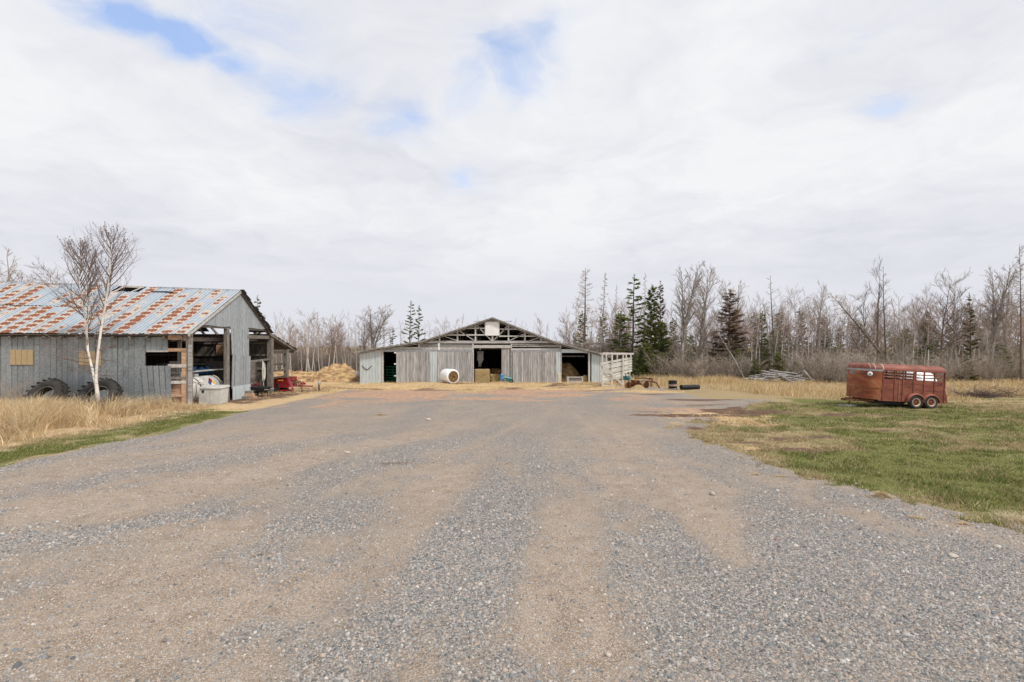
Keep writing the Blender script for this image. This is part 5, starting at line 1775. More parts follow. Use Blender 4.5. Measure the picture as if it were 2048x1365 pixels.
# wheelbarrow, blue drum
wb0 = P(1016, 765, 41.8)
g0 = gz(wb0.x, 41.8)
wb = empty('wheelbarrow', (wb0.x, 41.8, g0), 'turquoise wheelbarrow parked by the barn between doorway and board door', 'wheelbarrow')
X0, Y0w = wb0.x, 41.8
MB().add([(X0 - 0.12, Y0w - 0.12, g0 + 0.16), (X0 + 0.22, Y0w - 0.12, g0 + 0.12), (X0 + 0.22, Y0w + 0.2, g0 + 0.12), (X0 - 0.12, Y0w + 0.2, g0 + 0.16),
          (X0 - 0.28, Y0w - 0.3, g0 + 0.50), (X0 + 0.30, Y0w - 0.3, g0 + 0.40), (X0 + 0.30, Y0w + 0.36, g0 + 0.40), (X0 - 0.28, Y0w + 0.36, g0 + 0.50)],
         [(0, 3, 2, 1), (0, 1, 5, 4), (1, 2, 6, 5), (2, 3, 7, 6), (3, 0, 4, 7)]).build('tray', M['teal'], wb)
MB().beam((X0 - 0.3, Y0w - 0.31, g0 + 0.51), (X0 + 0.30, Y0w - 0.31, g0 + 0.41), 0.03, 0.05).beam((X0 - 0.3, Y0w + 0.37, g0 + 0.51), (X0 + 0.32, Y0w + 0.37, g0 + 0.41), 0.03, 0.05).build('tray_rim', M['teal_pale'], wb)
MB().span((X0 - 0.24, Y0w - 0.25, g0 + 0.41), (X0 + 0.12, Y0w + 0.30, g0 + 0.43)).build('tray_floor', M['teal_pale'], wb)
MB().lathe([(0.08, -0.04), (0.15, -0.04), (0.17, 0), (0.15, 0.04), (0.08, 0.04)], 16, (X0 + 0.28, Y0w, g0 + 0.17), 'Y', True).build('wheel', M['rubber'], wb)
MB().tube([(X0 - 0.18, Y0w - 0.2, g0 + 0.3), (X0 - 0.24, Y0w - 0.22, g0)], 0.018, 6).build('leg', M['galv'], wb)
MB().tube([(X0 - 0.18, Y0w + 0.25, g0 + 0.3), (X0 - 0.24, Y0w + 0.27, g0)], 0.018, 6).build('leg', M['galv'], wb)
MB().tube([(X0 + 0.2, Y0w - 0.2, g0 + 0.28), (X0 - 0.65, Y0w - 0.24, g0 + 0.42)], 0.02, 6).tube([(X0 + 0.2, Y0w + 0.2, g0 + 0.28), (X0 - 0.65, Y0w + 0.26, g0 + 0.42)], 0.02, 6).build('handles', M['galv'], wb)
bd = P(1003.5, 764, 42.0)
g0 = gz(bd.x, 42.0)
dr = empty('blue_drum', (bd.x, 42.0, g0), 'tall narrow blue drum standing at the edge of the central doorway', 'drum')
MB().lathe([(0, 0), (0.13, 0), (0.145, 0.03), (0.145, 0.30), (0.152, 0.32), (0.145, 0.34), (0.145, 0.66), (0.13, 0.72), (0.05, 0.74), (0, 0.74)], 18, (bd.x, 42.0, g0)).build('body', M['blue'], dr)
MB().lathe([(0, 0.0), (0.045, 0.0), (0.045, 0.05), (0, 0.05)], 12, (bd.x, 42.0, g0 + 0.735)).build('cap', M['white_sheet'], dr)

# hay heap and feed trough in the right-hand opening
def mound(name, cx, cy, rx, ry, h, mat, label, cat, seed=1, n=44, z0=None, amp=0.35, bias=0.0):
    rs2 = np.random.RandomState(seed)
    u = np.linspace(-1, 1, n)
    U, V = np.meshgrid(u, u)
    r = np.sqrt(U ** 2 + V ** 2)
    H = np.clip(1 - r ** 1.7, 0, 1) * (1 + bias * U)
    X = cx + U * rx
    Y = cy + V * ry
    nz = fbm(X * 1.3 + seed, Y * 1.3, seed, 4) - 0.5
    nz2 = fbm(X * 6 + seed, Y * 6, seed + 5, 3) - 0.5
    Z = h * H * (1 + amp * 2.2 * nz) + nz2 * 0.20 * sm(0, 0.3, H) * min(1, h)
    base = (ground_z(X, Y) if z0 is None else z0) - 0.06
    Vv = np.stack([X - cx, Y - cy, Z + base - (gz(cx, cy) if z0 is None else z0)], -1).reshape(-1, 3)
    i = (np.arange(n - 1)[:, None] * n + np.arange(n - 1)[None]).ravel()
    me = big_mesh(name, Vv, np.stack([i, i + 1, i + n + 1, i + n], 1), mat, None, True)
    o = link(bpy.data.objects.new(name, me))
    o.location = (cx, cy, gz(cx, cy) if z0 is None else z0)
    return tag(o, label, cat)


c = F(1136, 0)[0]
mound('hay_heap', c + 0.1, BYF + 2.6, 1.7, 1.9, 1.75, M['straw_heap'], 'tall heap of loose hay inside the barn\'s right-hand opening', 'hay heap', 8, bias=-0.3)
tr0 = P(1150, 766, 42.2)
trg = gz(tr0.x, 42.2)
tro = empty('feed_trough', (tr0.x, 42.2, trg), 'small weathered wooden feed trough in the right-hand barn opening', 'trough')
a, b = F(1134, 753.5), F(1165, 767)
for (x0_, x1_) in [(a[0], a[0] + 0.10), (b[0] - 0.10, b[0])]:
    MB().span((x0_, 42.0, trg - 0.02), (x1_, 42.1, a[1])).build('leg', M['pale_beam'], tro)
    MB().span((x0_, 42.6, trg - 0.02), (x1_, 42.7, a[1])).build('leg', M['pale_beam'], tro)
for k in range(3):
    MB().span((a[0] + 0.10, 42.03, trg + 0.06 + 0.155 * k), (b[0] - 0.10, 42.06, trg + 0.20 + 0.155 * k)).build('front_board', M['old_wood' if k else 'pale_beam'], tro)
    MB().span((a[0] + 0.10, 42.63, trg + 0.06 + 0.155 * k), (b[0] - 0.10, 42.66, trg + 0.20 + 0.155 * k)).build('back_board', M['old_wood'], tro)
MB().span((a[0] + 0.02, 41.985, a[1] - 0.07), (b[0] - 0.02, 42.03, a[1] + 0.012)).build('top_rail', M['pale_beam'], tro)
MB().span((a[0] + 0.08, 42.06, trg + 0.06), (b[0] - 0.08, 42.63, trg + 0.09)).build('floor_board', M['dark_wood'], tro)
q = F(1171.5, 751)
sk = MB().lathe([(0.0, 0.0), (0.20, 0.02), (0.26, 0.22), (0.24, 0.5), (0.15, 0.62), (0.07, 0.66), (0.0, 0.66)], 14, (q[0], BYF + 0.45, F(0, 767)[1])).build('feed_sack', M['hay'], None, (q[0], BYF + 0.45, F(0, 767)[1]))
sk.location = (q[0], BYF + 0.45, F(0, 767)[1])
tag(sk, 'tan lumpy sack leaning inside the right-hand barn opening', 'sack')

# ------------------------------------------------------------------ loading chute
CY = 38.6
chz = gz(8.0, CY)
chute = empty('loading_chute', (P(1235, 0, CY).x, CY, chz), 'slatted wooden cattle loading chute standing at the barn corner', 'loading chute')


def C(px, py, dy=0.0):
    p = P(px, py, CY)
    return Vector((p.x, CY + dy, p.z))


for (x_, yt, yb) in [(1204.8, 706, 772.5), (1224.3, 706.5, 775), (1246.5, 706.5, 776)]:
    MB().beam(C(x_, yt), C(x_ - 0.6, yb), 0.10, 0.10).build('post', M['chute_wood'], chute)
MB().beam(C(1265, 708, 0.5), C(1262, 757, 0.5), 0.09, 0.09).build('post', M['chute_wood'], chute)
for (x_, yt, yb) in [(1218, 708, 740), (1240.5, 709, 735), (1259, 710, 735)]:
    MB().beam(C(x_, yt, 1.1), C(x_, 768, 1.1), 0.09, 0.09).build('back_post', M['chute_wood'], chute)
MB().beam(C(1205, 707, -0.06), C(1267, 708, -0.06), 0.04, 0.13).build('top_rail', M['chute_wood'], chute)
MB().beam(C(1205, 708.5, 1.16), C(1262, 709.5, 1.16), 0.04, 0.12).build('top_rail', M['chute_wood'], chute)
MB().beam(C(1203, 771, -0.07), C(1250, 774.5, -0.07), 0.05, 0.15).build('bottom_rail', M['chute_wood'], chute)
MB().beam(C(1203, 729, -0.09), C(1246, 771, -0.09), 0.04, 0.13).build('diagonal_brace', M['chute_wood'], chute)
for k in range(8):
    f = k / 7
    ya, yb = 728 + 37.5 * f, 716.5 + 35 * f
    xe = 1264.5 if k < 6 else 1250
    MB().beam(C(1205, ya, 0.07), C(xe, yb + (0.0 if k < 6 else 2.5), 0.07), 0.03, 0.14).build('side_board', M['chute_board'], chute)
    if k in (1, 3, 5, 6):
        continue
    ya2, yb2 = 729 + 36 * f, 718 + 34 * f
    MB().beam(C(1206, ya2, 1.05), C(1263, yb2, 1.05), 0.03, 0.15).build('far_side_board', M['chute_board'], chute)
for k in range(9):
    f = (k + 0.5) / 9
    x_, y_ = 1206 + 56 * f, 766 - 9.5 * f
    MB().box(C(x_, y_, 0.56), (0.22, 0.95, 0.035), Matrix.Rotation(R(-9.5), 3, 'Y')).build('ramp_plank', M['old_wood'], chute)

# ------------------------------------------------------------------ plough, barrel, pipe
PY = 37.0


def G(px, py, dy=0.0):
    p = P(px, py, PY)
    return Vector((p.x, PY + dy, p.z))


plg = gz(9.5, PY)
pl = empty('disc_plough', (G(1285, 0).x, PY, plg), 'rusty old disc plough lying beside the loading chute', 'plough')
MB().tube([G(1262, 762), G(1282, 762.5), G(1304, 763), G(1313, 766), G(1317, 773), G(1320, 778)], [0.07, 0.075, 0.07, 0.06, 0.05, 0.05], 8).build('beam', M['rust_iron'], pl)
MB().tube([G(1272, 758, 0.4), G(1290, 757, 0.4), G(1306, 760, 0.3)], 0.05, 8).build('beam', M['rust_iron'], pl)
for (x_, y_, r_, tw) in [(1256, 772, 0.30, 0.5), (1266, 771, 0.30, 0.3), (1277, 772, 0.30, -0.3), (1292, 771.5, 0.30, 0.5)]:
    c = G(x_, y_, 0.1)
    d = MB().lathe([(0.0, 0.10), (0.12, 0.085), (0.22, 0.04), (r_, -0.02), (r_, -0.03), (0.20, 0.025), (0.0, 0.08)], 22, (0, 0, 0), 'Y')
    mm = Matrix.Rotation(tw, 3, 'Z') @ Matrix.Rotation(0.25, 3, 'X')
    d.v = [tuple(mm @ Vector(p) + c) for p in d.v]
    d.build('disc', M['rust_iron'], pl)
    MB().tube([c, c + Vector((0.05, 0.1, 0.32)), G(x_ + 4, 762.5)], 0.035, 6).build('disc_arm', M['rust_iron'], pl)
MB().box(G(1254, 757, 0.2), (0.36, 0.3, 0.30), 0.3).build('gearbox', M['teal_old'], pl)
MB().tube([G(1250, 748), G(1254, 756), G(1262, 758)], 0.04, 7).build('lever', M['teal_old'], pl)
MB().beam(G(1279, 762.2, -0.10), G(1290, 762.8, -0.10), 0.03, 0.08).build('coulter_plate', M['galv'], pl)
MB().tube([G(1296, 759), G(1300, 756.5), G(1306, 758), G(1304, 762)], 0.045, 7).build('bracket', M['rust_iron'], pl)
MB().box(G(1303, 769, 0.0), (0.12, 0.1, 0.34), 0.2).build('share', M['rust_iron'], pl)
sm1 = mound('straw_mound', G(1272, 0).x, PY - 0.45, 0.62, 0.45, 0.36, M['hay'], 'small pale straw mound under the rusty plough', 'straw', 4, 24)

b0 = P(1345.5, 779, 36.0)
g0 = gz(b0.x, 36.0)
bar = empty('burn_barrel', (b0.x, 36.0, g0), 'black steel barrel with a faded pink band standing in the dead grass', 'barrel')
MB().lathe([(0.27, 0.0), (0.285, 0.02), (0.285, 0.20), (0.30, 0.215), (0.285, 0.23)], 26, (b0.x, 36.0, g0)).build('lower_wall', M['black'], bar)
MB().lathe([(0.287, 0.23), (0.29, 0.24), (0.29, 0.35), (0.287, 0.36)], 26, (b0.x, 36.0, g0)).build('faded_band', M['pink_band'], bar)
MB().lathe([(0.285, 0.36), (0.30, 0.375), (0.285, 0.39), (0.285, 0.60), (0.295, 0.61), (0.275, 0.615), (0.27, 0.3), (0.0, 0.28)], 26, (b0.x, 36.0, g0)).build('upper_wall', M['black'], bar)
MB().lathe([(0.30, 0.0), (0.325, 0.0), (0.325, 0.035), (0.30, 0.035)], 26, (b0.x + 0.02, 36.0, g0 + 0.03), 'Z', True).build('foot_ring', M['galv'], bar)
c0, c1 = P(1360, 776, 35.6), P(1399, 777, 35.8)
g0 = gz(c0.x + 0.6, 35.6)
prof = []
Lp = 1.42
for k in range(57):
    prof.append((0.165 + (0.006 if k % 4 < 2 else 0.0), Lp * k / 56))
prof += [(0.145, Lp), (0.145, 0.0)]
pp = MB().lathe(prof, 22, (0, 0, 0), 'X', True)
mm = Matrix.Rotation(R(16), 3, 'Z')
pp.v = [tuple(mm @ Vector(p) + Vector((0, 0, 0.17))) for p in pp.v]
po = pp.build('drain_pipe', M['black'], None, (0, 0, 0))
po.location = (c0.x, 35.4, g0)
tag(po, 'short length of black corrugated drain pipe lying in the dead grass', 'pipe')

# straw and manure heap behind the shed, low wall
mound('straw_heap', P(668, 0, 47.0).x, 47.5, 2.9, 2.6, 1.65, M['straw_heap'], 'large brown and gold straw heap left of the long barn', 'straw heap', 12, 70, amp=0.25)
mound('straw_heap', P(600, 0, 46.5).x, 47.0, 2.7, 2.2, 1.05, M['straw_heap'], 'lower straw heap tapering behind the lean-to post', 'straw heap', 15, 60, amp=0.3)
mound('straw_heap', P(562, 0, 46.5).x, 47.0, 2.6, 2.2, 1.15, M['straw_heap'], 'pale straw heap seen through the rails of the lean-to', 'straw heap', 19, 60, amp=0.3)
mound('manure_bank', P(702, 0, 47.5).x, 48.6, 2.1, 1.8, 0.95, M['dark_wood'], 'dark manure bank beside the left wall of the long barn', 'manure', 22, 50)
wl = P(710, 752, 47.0)
lw = MB().span((P(699, 0, 47).x, 47.0, wl.z - 0.8), (P(722, 0, 47).x, 47.25, P(0, 744.5, 47).z)).build('low_wall', M['concrete'], None, (wl.x, 47.0, wl.z - 0.8))
lw.location = (wl.x, 47.0, wl.z - 0.8)
tag(lw, 'low grey concrete wall between the straw heap and the long barn', 'wall')

# ------------------------------------------------------------------ livestock trailer
TX, TY = 18.73, 23.4
TG = gz(TX, TY) - 0.01
TW = 1.75
trl = empty('stock_trailer', (TX, TY, TG), 'rusty red two-axle livestock trailer with slatted sides on the grass', 'trailer')
TILT = Matrix.Rotation(R(2.7), 3, 'Y')


def tb(m, name, mat, par=None):
    """trailer-local coordinates (x along, y depth 0..TW, z up), nose tipped up a little"""
    m.v = [tuple(TILT @ Vector(p)) for p in m.v]
    return m.build(name, M[mat], par or trl, (0, 0, 0))


NR = 0.55                            # nose corner radius in plan
XF, XN, XR = -2.60, -1.80, 1.02      # nose tip, end of solid nose, rear
ZB_, ZW0, ZW1, ZT = 0.30, 1.27, 1.665, 1.955


def roof_prof(x0):
    """half-round shoulder roof section in (y, z)"""
    out = []
    for k in range(9):
        a = math.pi / 2 * k / 8
        out.append((0.30 - 0.30 * math.cos(a), ZW1 + 0.02 + (ZT - ZW1 - 0.02) * math.sin(a)))
    return out + [(TW - y, z) for (y, z) in reversed(out)]


def plan_inset(x):
    u = XF + NR - x
    return NR - math.sqrt(max(0.0, NR * NR - u * u)) if u > 0 else 0.0


def roof_strip(xa, xb, n, nose=False):
    m = MB()
    pr = roof_prof(0)
    vs, fs = [], []
    for i in range(n + 1):
        f = i / n
        x = xa + (xb - xa) * f
        s = 1.0
        dz_ = 0.0
        if nose:
            g_ = min(1.0, f / 0.45)
            s = 0.20 + 0.80 * math.sqrt(max(0.0, 1 - (1 - g_) ** 2.2))
        ins = plan_inset(x) if nose else 0.0
        for (y, z) in pr:
            zz = ZW1 + 0.02 + (z - ZW1 - 0.02) * s
            vs.append((x, ins + y * (TW - 2 * ins) / TW, zz))
    k = len(pr)
    for i in range(n):
        for j in range(k - 1):
            fs.append((i * k + j, i * k + j + 1, (i + 1) * k + j + 1, (i + 1) * k + j))
    m.add(vs, fs, True)
    m.add([vs[j] for j in range(k)], [tuple(reversed(range(k)))])
    m.add([vs[n * k + j] for j in range(k)], [tuple(range(k))])
    return m


tb(roof_strip(XF, XN, 26, True), 'nose_roof', 'rust_red')
tb(roof_strip(XN + 0.004, XR - 0.03, 10), 'roof', 'rust_red')
# white straps over the roof
for xs_ in (-2.36, -2.20, -1.84):
    m = MB()
    pr = roof_prof(0)
    vs = []
    for (y, z) in pr:
        s = 1.0
        if xs_ < -1.9:
            f = (xs_ - XF) / (XN - XF)
            g_ = min(1.0, f / 0.45)
            s = 0.20 + 0.80 * math.sqrt(max(0.0, 1 - (1 - g_) ** 2.2))
        zz = ZW1 + 0.02 + (z - ZW1 - 0.02) * s
        ins = plan_inset(xs_)
        yy = ins + y * (TW - 2 * ins) / TW + (0.006 if y > TW / 2 else -0.006)
        vs += [(xs_, yy, zz + 0.006), (xs_ + 0.035, yy, zz + 0.006)]
    fs = [(2 * i, 2 * i + 1, 2 * i + 3, 2 * i + 2) for i in range(len(pr) - 1)]
    tb(m.add(vs, fs, True), 'roof_strap', 'cream')


# nose with rounded front corners in plan
def nose_outline(inset=0.0):
    r = NR - inset
    pts = [(XN, inset)]
    for k in range(8):
        a = -math.pi / 2 - math.pi / 2 * k / 7
        pts.append((XF + NR + r * math.cos(a), NR + r * math.sin(a)))
    for k in range(8):
        a = math.pi - math.pi / 2 * k / 7
        pts.append((XF + NR + r * math.cos(a), TW - NR + r * math.sin(a)))
    pts.append((XN, TW - inset))
    return pts


def ring(outline, z0, z1):
    n = len(outline)
    vs = [(p[0], p[1], z0) for p in outline] + [(p[0], p[1], z1) for p in outline]
    m = MB()
    m.add(vs, [(i, i + 1, n + i + 1, n + i) for i in range(n - 1)], True)
    m.add(vs, [tuple(range(n)), tuple(reversed(range(n, 2 * n)))])
    return m


tb(ring(nose_outline(), 0.83, ZW1 - 0.05), 'nose_panel', 'rust_nose')
tb(ring(nose_outline(0.006), ZB_ + 0.02, 0.825), 'lower_nose_panel', 'rust_nose')
tb(ring(nose_outline(-0.010), ZW1 - 0.055, ZW1 + 0.035), 'nose_trim', 'galv')
tb(ring(nose_outline(-0.006), 0.815, 0.84), 'nose_seam', 'rust_iron')
# sign plate and round vent on the nose
def on_nose(ang, z, d=0.0):
    """a point on the rounded near corner of the nose and the turn that faces it outwards"""
    a = -math.pi / 2 - ang
    r = NR + d
    return Vector((XF + NR + r * math.cos(a), NR + r * math.sin(a), z)), Matrix.Rotation(-ang, 3, 'Z')


c_, m_ = on_nose(R(88), ZW1 - 0.17, 0.012)
c_.y += 0.42
plate = tb(MB().box(c_, (0.30, 0.02, 0.125), m_), 'name_plate', 'galv')
c_, m_ = on_nose(R(88), ZW1 - 0.17, 0.024)
c_.y += 0.42
tb(MB().box(c_, (0.25, 0.008, 0.085), m_), 'plate_face', 'plate_blue', plate)
for k in range(5):
    tb(MB().box(c_ + m_ @ Vector((-0.08 + 0.04 * k, -0.006, 0)), (0.022, 0.006, 0.035 + 0.008 * (k % 2)), m_), 'plate_letter', 'galv', plate)
c_, m_ = on_nose(R(35), ZW1 - 0.19, 0.012)
vm = MB().lathe([(0.0, -0.02), (0.10, -0.015), (0.105, 0.0), (0.0, 0.0)], 22, (0, 0, 0), 'Y')
vm.v = [tuple(m_ @ Vector(p) + c_) for p in vm.v]
vent = tb(vm, 'round_badge', 'white_sheet')
for (dx_, dz_) in [(0.01, 0.03), (-0.02, -0.035)]:
    tb(MB().box(c_ + m_ @ Vector((dx_, -0.024, dz_)), (0.045, 0.01, 0.04), m_ @ Matrix.Rotation(0.6, 3, 'Y')), 'badge_mark', 'black', vent)
# side panels between posts, near and far side
posts = [-1.83, -1.29, -0.91, -0.42, 0.05, 0.53, 1.0]
for side, yo in (('near', 0.0), ('far', TW)):
    sgn = -1 if side == 'near' else 1
    for k in range(len(posts) - 1):
        x0, x1 = posts[k] + 0.02, posts[k + 1] - 0.02
        for (z0, z1) in [(ZB_ + 0.02, 0.80), (0.81, 1.06), (1.07, ZW0)]:
            tb(MB().span((x0, yo - sgn * 0.005, z0), (x1, yo - sgn * 0.025, z1)), 'side_panel', 'rust_red')
    for k, x_ in enumerate(posts):
        tb(MB().span((x_ - 0.024, yo + sgn * 0.018, ZB_ + 0.01), (x_ + 0.024, yo - sgn * 0.03, ZW1 + 0.03)), 'side_post', 'rust_red')
    for (z0, z1) in [(1.37, 1.42), (1.50, 1.55), (ZW1 - 0.01, ZW1 + 0.03), (ZW0 - 0.015, ZW0 + 0.012)]:
        tb(MB().span((XN, yo - sgn * 0.004, z0), (1.0, yo - sgn * 0.022, z1)), 'slat', 'rust_red')
    tb(MB().span((XF + 0.6, yo - sgn * 0.002, ZB_ - 0.03), (1.02, yo - sgn * 0.05, ZB_ + 0.025)), 'sill_rail', 'rust_red')
tb(MB().span((-1.10, -0.03, 0.33), (-1.085, -0.02, 1.25)), 'door_edge', 'pink_band')
tb(MB().tube([(-0.52, -0.03, 1.05), (-0.53, -0.05, 1.12), (-0.50, -0.03, 1.17)], 0.010, 5), 'door_latch', 'black')
mk = MB()
for k in range(4):
    mk.box((0.70 + 0.055 * k, -0.031, 1.165 - 0.003 * k), (0.045, 0.006, 0.018 + 0.012 * ((k + 1) % 2)), Matrix.Rotation(0.3, 3, 'Y'))
tb(mk, 'script_mark', 'black')
# rear frame and flared tail
tb(MB().span((0.98, 0.0, ZB_), (1.03, 0.06, ZW1 + 0.05)), 'rear_post', 'rust_red')
tb(MB().span((0.98, TW - 0.06, ZB_), (1.03, TW, ZW1 + 0.05)), 'rear_post', 'rust_red')
tb(MB().prism([(1.03, 0.84), (1.05, 0.84), (1.17, ZB_ - 0.02), (1.10, ZB_ - 0.02), (1.03, 0.62)], -0.005, 0.03), 'tail_gusset', 'rust_red')
tb(MB().span((0.9, 0.0, ZB_ - 0.02), (1.22, TW, ZB_ + 0.015)), 'tail_step', 'rust_iron')
tb(MB().span((1.0, 0.06, ZB_ + 0.03), (1.02, TW - 0.06, 1.1)), 'tail_gate', 'rust_red')
# floor, white sheet of plastic hanging inside the far side
tb(MB().span((XF + 0.62, 0.03, ZB_ + 0.0), (1.0, TW - 0.03, ZB_ + 0.05)), 'floor', 'dark_wood')
tb(MB().span((XN - 0.03, 0.03, ZB_ + 0.05), (XN, TW - 0.03, ZW1)), 'bulkhead', 'rust_iron')
bwx, bwy = 0.808 * 27.4 - 0.42, 27.4
wbl = empty('wrapped_bale', (bwx, bwy, gz(bwx, bwy)), 'white plastic wrapped bale glimpsed through the trailer slats', 'hay bale')
MB().lathe([(0.02, -0.54), (0.60, -0.53), (0.74, -0.47), (0.78, -0.36), (0.79, 0.0), (0.78, 0.36), (0.74, 0.47), (0.60, 0.53), (0.02, 0.54)], 30, (bwx, bwy, gz(bwx, bwy) + 0.77), 'X').build('wrap', M['white_wrap'], wbl)
fold = MB()
for k in range(5):
    fold.lathe([(0.792, -0.02), (0.80, 0.0), (0.792, 0.02)], 30, (bwx - 0.34 + 0.17 * k, bwy, gz(bwx, bwy) + 0.77), 'X')
fold.build('wrap_ridges', M['white_sheet'], wbl)


# wheels, fenders
def fender(cx):
    m = MB()
    n = 14
    vs = []
    for i in range(n + 1):
        a = math.pi * (0.0 + i / n)
        for (r_, y_) in [(0.345, -0.16), (0.375, -0.16), (0.43, -0.035), (0.43, 0.0), (0.345, 0.0)]:
            vs.append((cx + r_ * math.cos(a), y_, 0.30 + r_ * math.sin(a) * 0.94))
    fs = []
    for i in range(n):
        for j in range(4):
            fs.append((i * 5 + j, i * 5 + j + 1, (i + 1) * 5 + j + 1, (i + 1) * 5 + j))
    return m.add(vs, fs, True)


for cx in (-0.36, 0.335):
    tb(fender(cx), 'fender', 'rust_red')
tb(MB().prism([(-0.23, 0.66), (0.21, 0.66), (0.05, 0.44), (-0.08, 0.44)], -0.045, -0.03), 'fender_web', 'rust_red')
tb(MB().prism([(-0.795, 0.28), (-0.70, 0.28), (-0.66, 0.48), (-0.74, 0.48)], -0.04, -0.03), 'fender_web', 'rust_red')
tb(MB().span((-0.80, 0.05, ZB_ - 0.06), (0.77, 0.09, ZB_ + 0.1)), 'axle_beam', 'black')
for cx in (-0.355, 0.33):
    for (yw, s) in ((-0.04, -1), (TW - 0.02, 1)):
        zc_ = 0.30 + cx * math.sin(R(2.7)) * 1.0
        w = tb(MB().lathe([(0.185, -0.085), (0.25, -0.10), (0.29, -0.085), (0.302, -0.05), (0.302, 0.05), (0.29, 0.085), (0.25, 0.10), (0.185, 0.085)], 34, (cx, yw, zc_), 'Y', True), 'wheel', 'rubber')
        tb(MB().lathe([(0.185, s * 0.088), (0.17, s * 0.095), (0.158, s * 0.07), (0.15, s * 0.035)], 30, (cx, yw, zc_), 'Y'), 'rim', 'cream', w)
        tb(MB().lathe([(0.0, s * 0.06), (0.04, s * 0.055), (0.05, s * 0.03), (0.11, s * 0.045), (0.15, s * 0.032)], 24, (cx, yw, zc_), 'Y'), 'hub', 'rust_nose', w)
        for k in range(5):
            a = 2 * math.pi * k / 5 + 0.3
            tb(MB().box((cx + 0.095 * math.cos(a), yw + s * 0.048, zc_ + 0.095 * math.sin(a)), (0.036, 0.012, 0.036), Matrix.Rotation(-a, 3, 'Y')), 'rim_hole', 'black', w)
# drawbar, jack, dark underbody
tb(MB().beam((XF + 0.6, 0.25, 0.24), (XF - 0.38, TW / 2 - 0.04, 0.19), 0.06, 0.10).beam((XF + 0.6, TW - 0.25, 0.24), (XF - 0.38, TW / 2 + 0.04, 0.19), 0.06, 0.10), 'drawbar', 'rust_iron')
tb(MB().box((XF - 0.42, TW / 2, 0.20), (0.20, 0.12, 0.11)), 'coupler', 'rust_iron')
tb(MB().tube([(XF - 0.14, TW / 2, -0.05), (XF - 0.14, TW / 2, 0.62)], 0.032, 8).tube([(XF - 0.14, TW / 2, 0.64), (XF - 0.12, TW / 2, 0.72), (XF - 0.06, TW / 2, 0.72)], 0.016, 6).box((XF - 0.14, TW / 2, 0.27), (0.42, 0.08, 0.05)), 'jack', 'rust_iron')
tb(MB().span((-2.0, 0.15, 0.12), (-0.75, TW - 0.15, 0.30)), 'underframe', 'black')

bxp, byp = TX + XF - 0.14, TY + TW / 2
blk = empty('timber_block', (bxp, byp, gz(bxp, byp)), 'pale timber blocks propping up the trailer jack', 'timber block')
g0 = blk.location.z
MB().box((bxp + 0.03, byp - 0.02, g0 + 0.04), (0.34, 0.36, 0.09), 0.1).build('block', M['chute_wood'], blk)
MB().box((bxp - 0.26, byp + 0.1, g0 + 0.04), (0.36, 0.22, 0.08), -0.3).build('block', M['concrete'], blk)

# ------------------------------------------------------------------ trees
def rdir(r, spread, up):
    a = r.uniform(0, 2 * math.pi)
    return Vector((math.cos(a) * spread, math.sin(a) * spread, up)).normalized()


def limb(r, start, d, length, r0, r1, segs, wander, up):
    """a wandering polyline with radii"""
    pts = [start.copy()]
    rad = [r0]
    p = start.copy()
    d = d.copy()
    for i in range(segs):
        d = (d + Vector((r.gauss(0, wander), r.gauss(0, wander), r.gauss(0, wander) + up))).normalized()
        p = p + d * (length / segs)
        pts.append(p.copy())
        rad.append(r0 + (r1 - r0) * (i + 1) / segs)
    return pts, rad, d


def at_f(pts, f):
    q = f * (len(pts) - 1)
    i = min(int(q), len(pts) - 2)
    return pts[i].lerp(pts[i + 1], q - i), (pts[i + 1] - pts[i]).normalized()


def off_axis(r, d, ang):
    s = Vector((r.gauss(0, 1), r.gauss(0, 1), r.gauss(0, 1)))
    s = (s - d * d.dot(s)).normalized()
    return (d * math.cos(ang) + s * math.sin(ang)).normalized()


def twigs(r, m, pts, n, ln, rad, ang=0.7, up=0.05, f0=0.15, sub=0, n_side=3):
    for k in range(n):
        f = f0 + (1 - f0) * (k + r.random()) / n
        p, d = at_f(pts, f)
        l_ = ln * (1.15 - 0.55 * f) * r.uniform(0.6, 1.3)
        q, rd, _ = limb(r, p, off_axis(r, d, ang * r.uniform(0.6, 1.3)), l_, rad, rad * 0.35, 2, 0.16, up)
        m.tube(q, rd, n_side, False, False)
        if sub:
            twigs(r, m, q, sub, ln * 0.5, rad * 0.7, ang, up, 0.25, 0, 3)


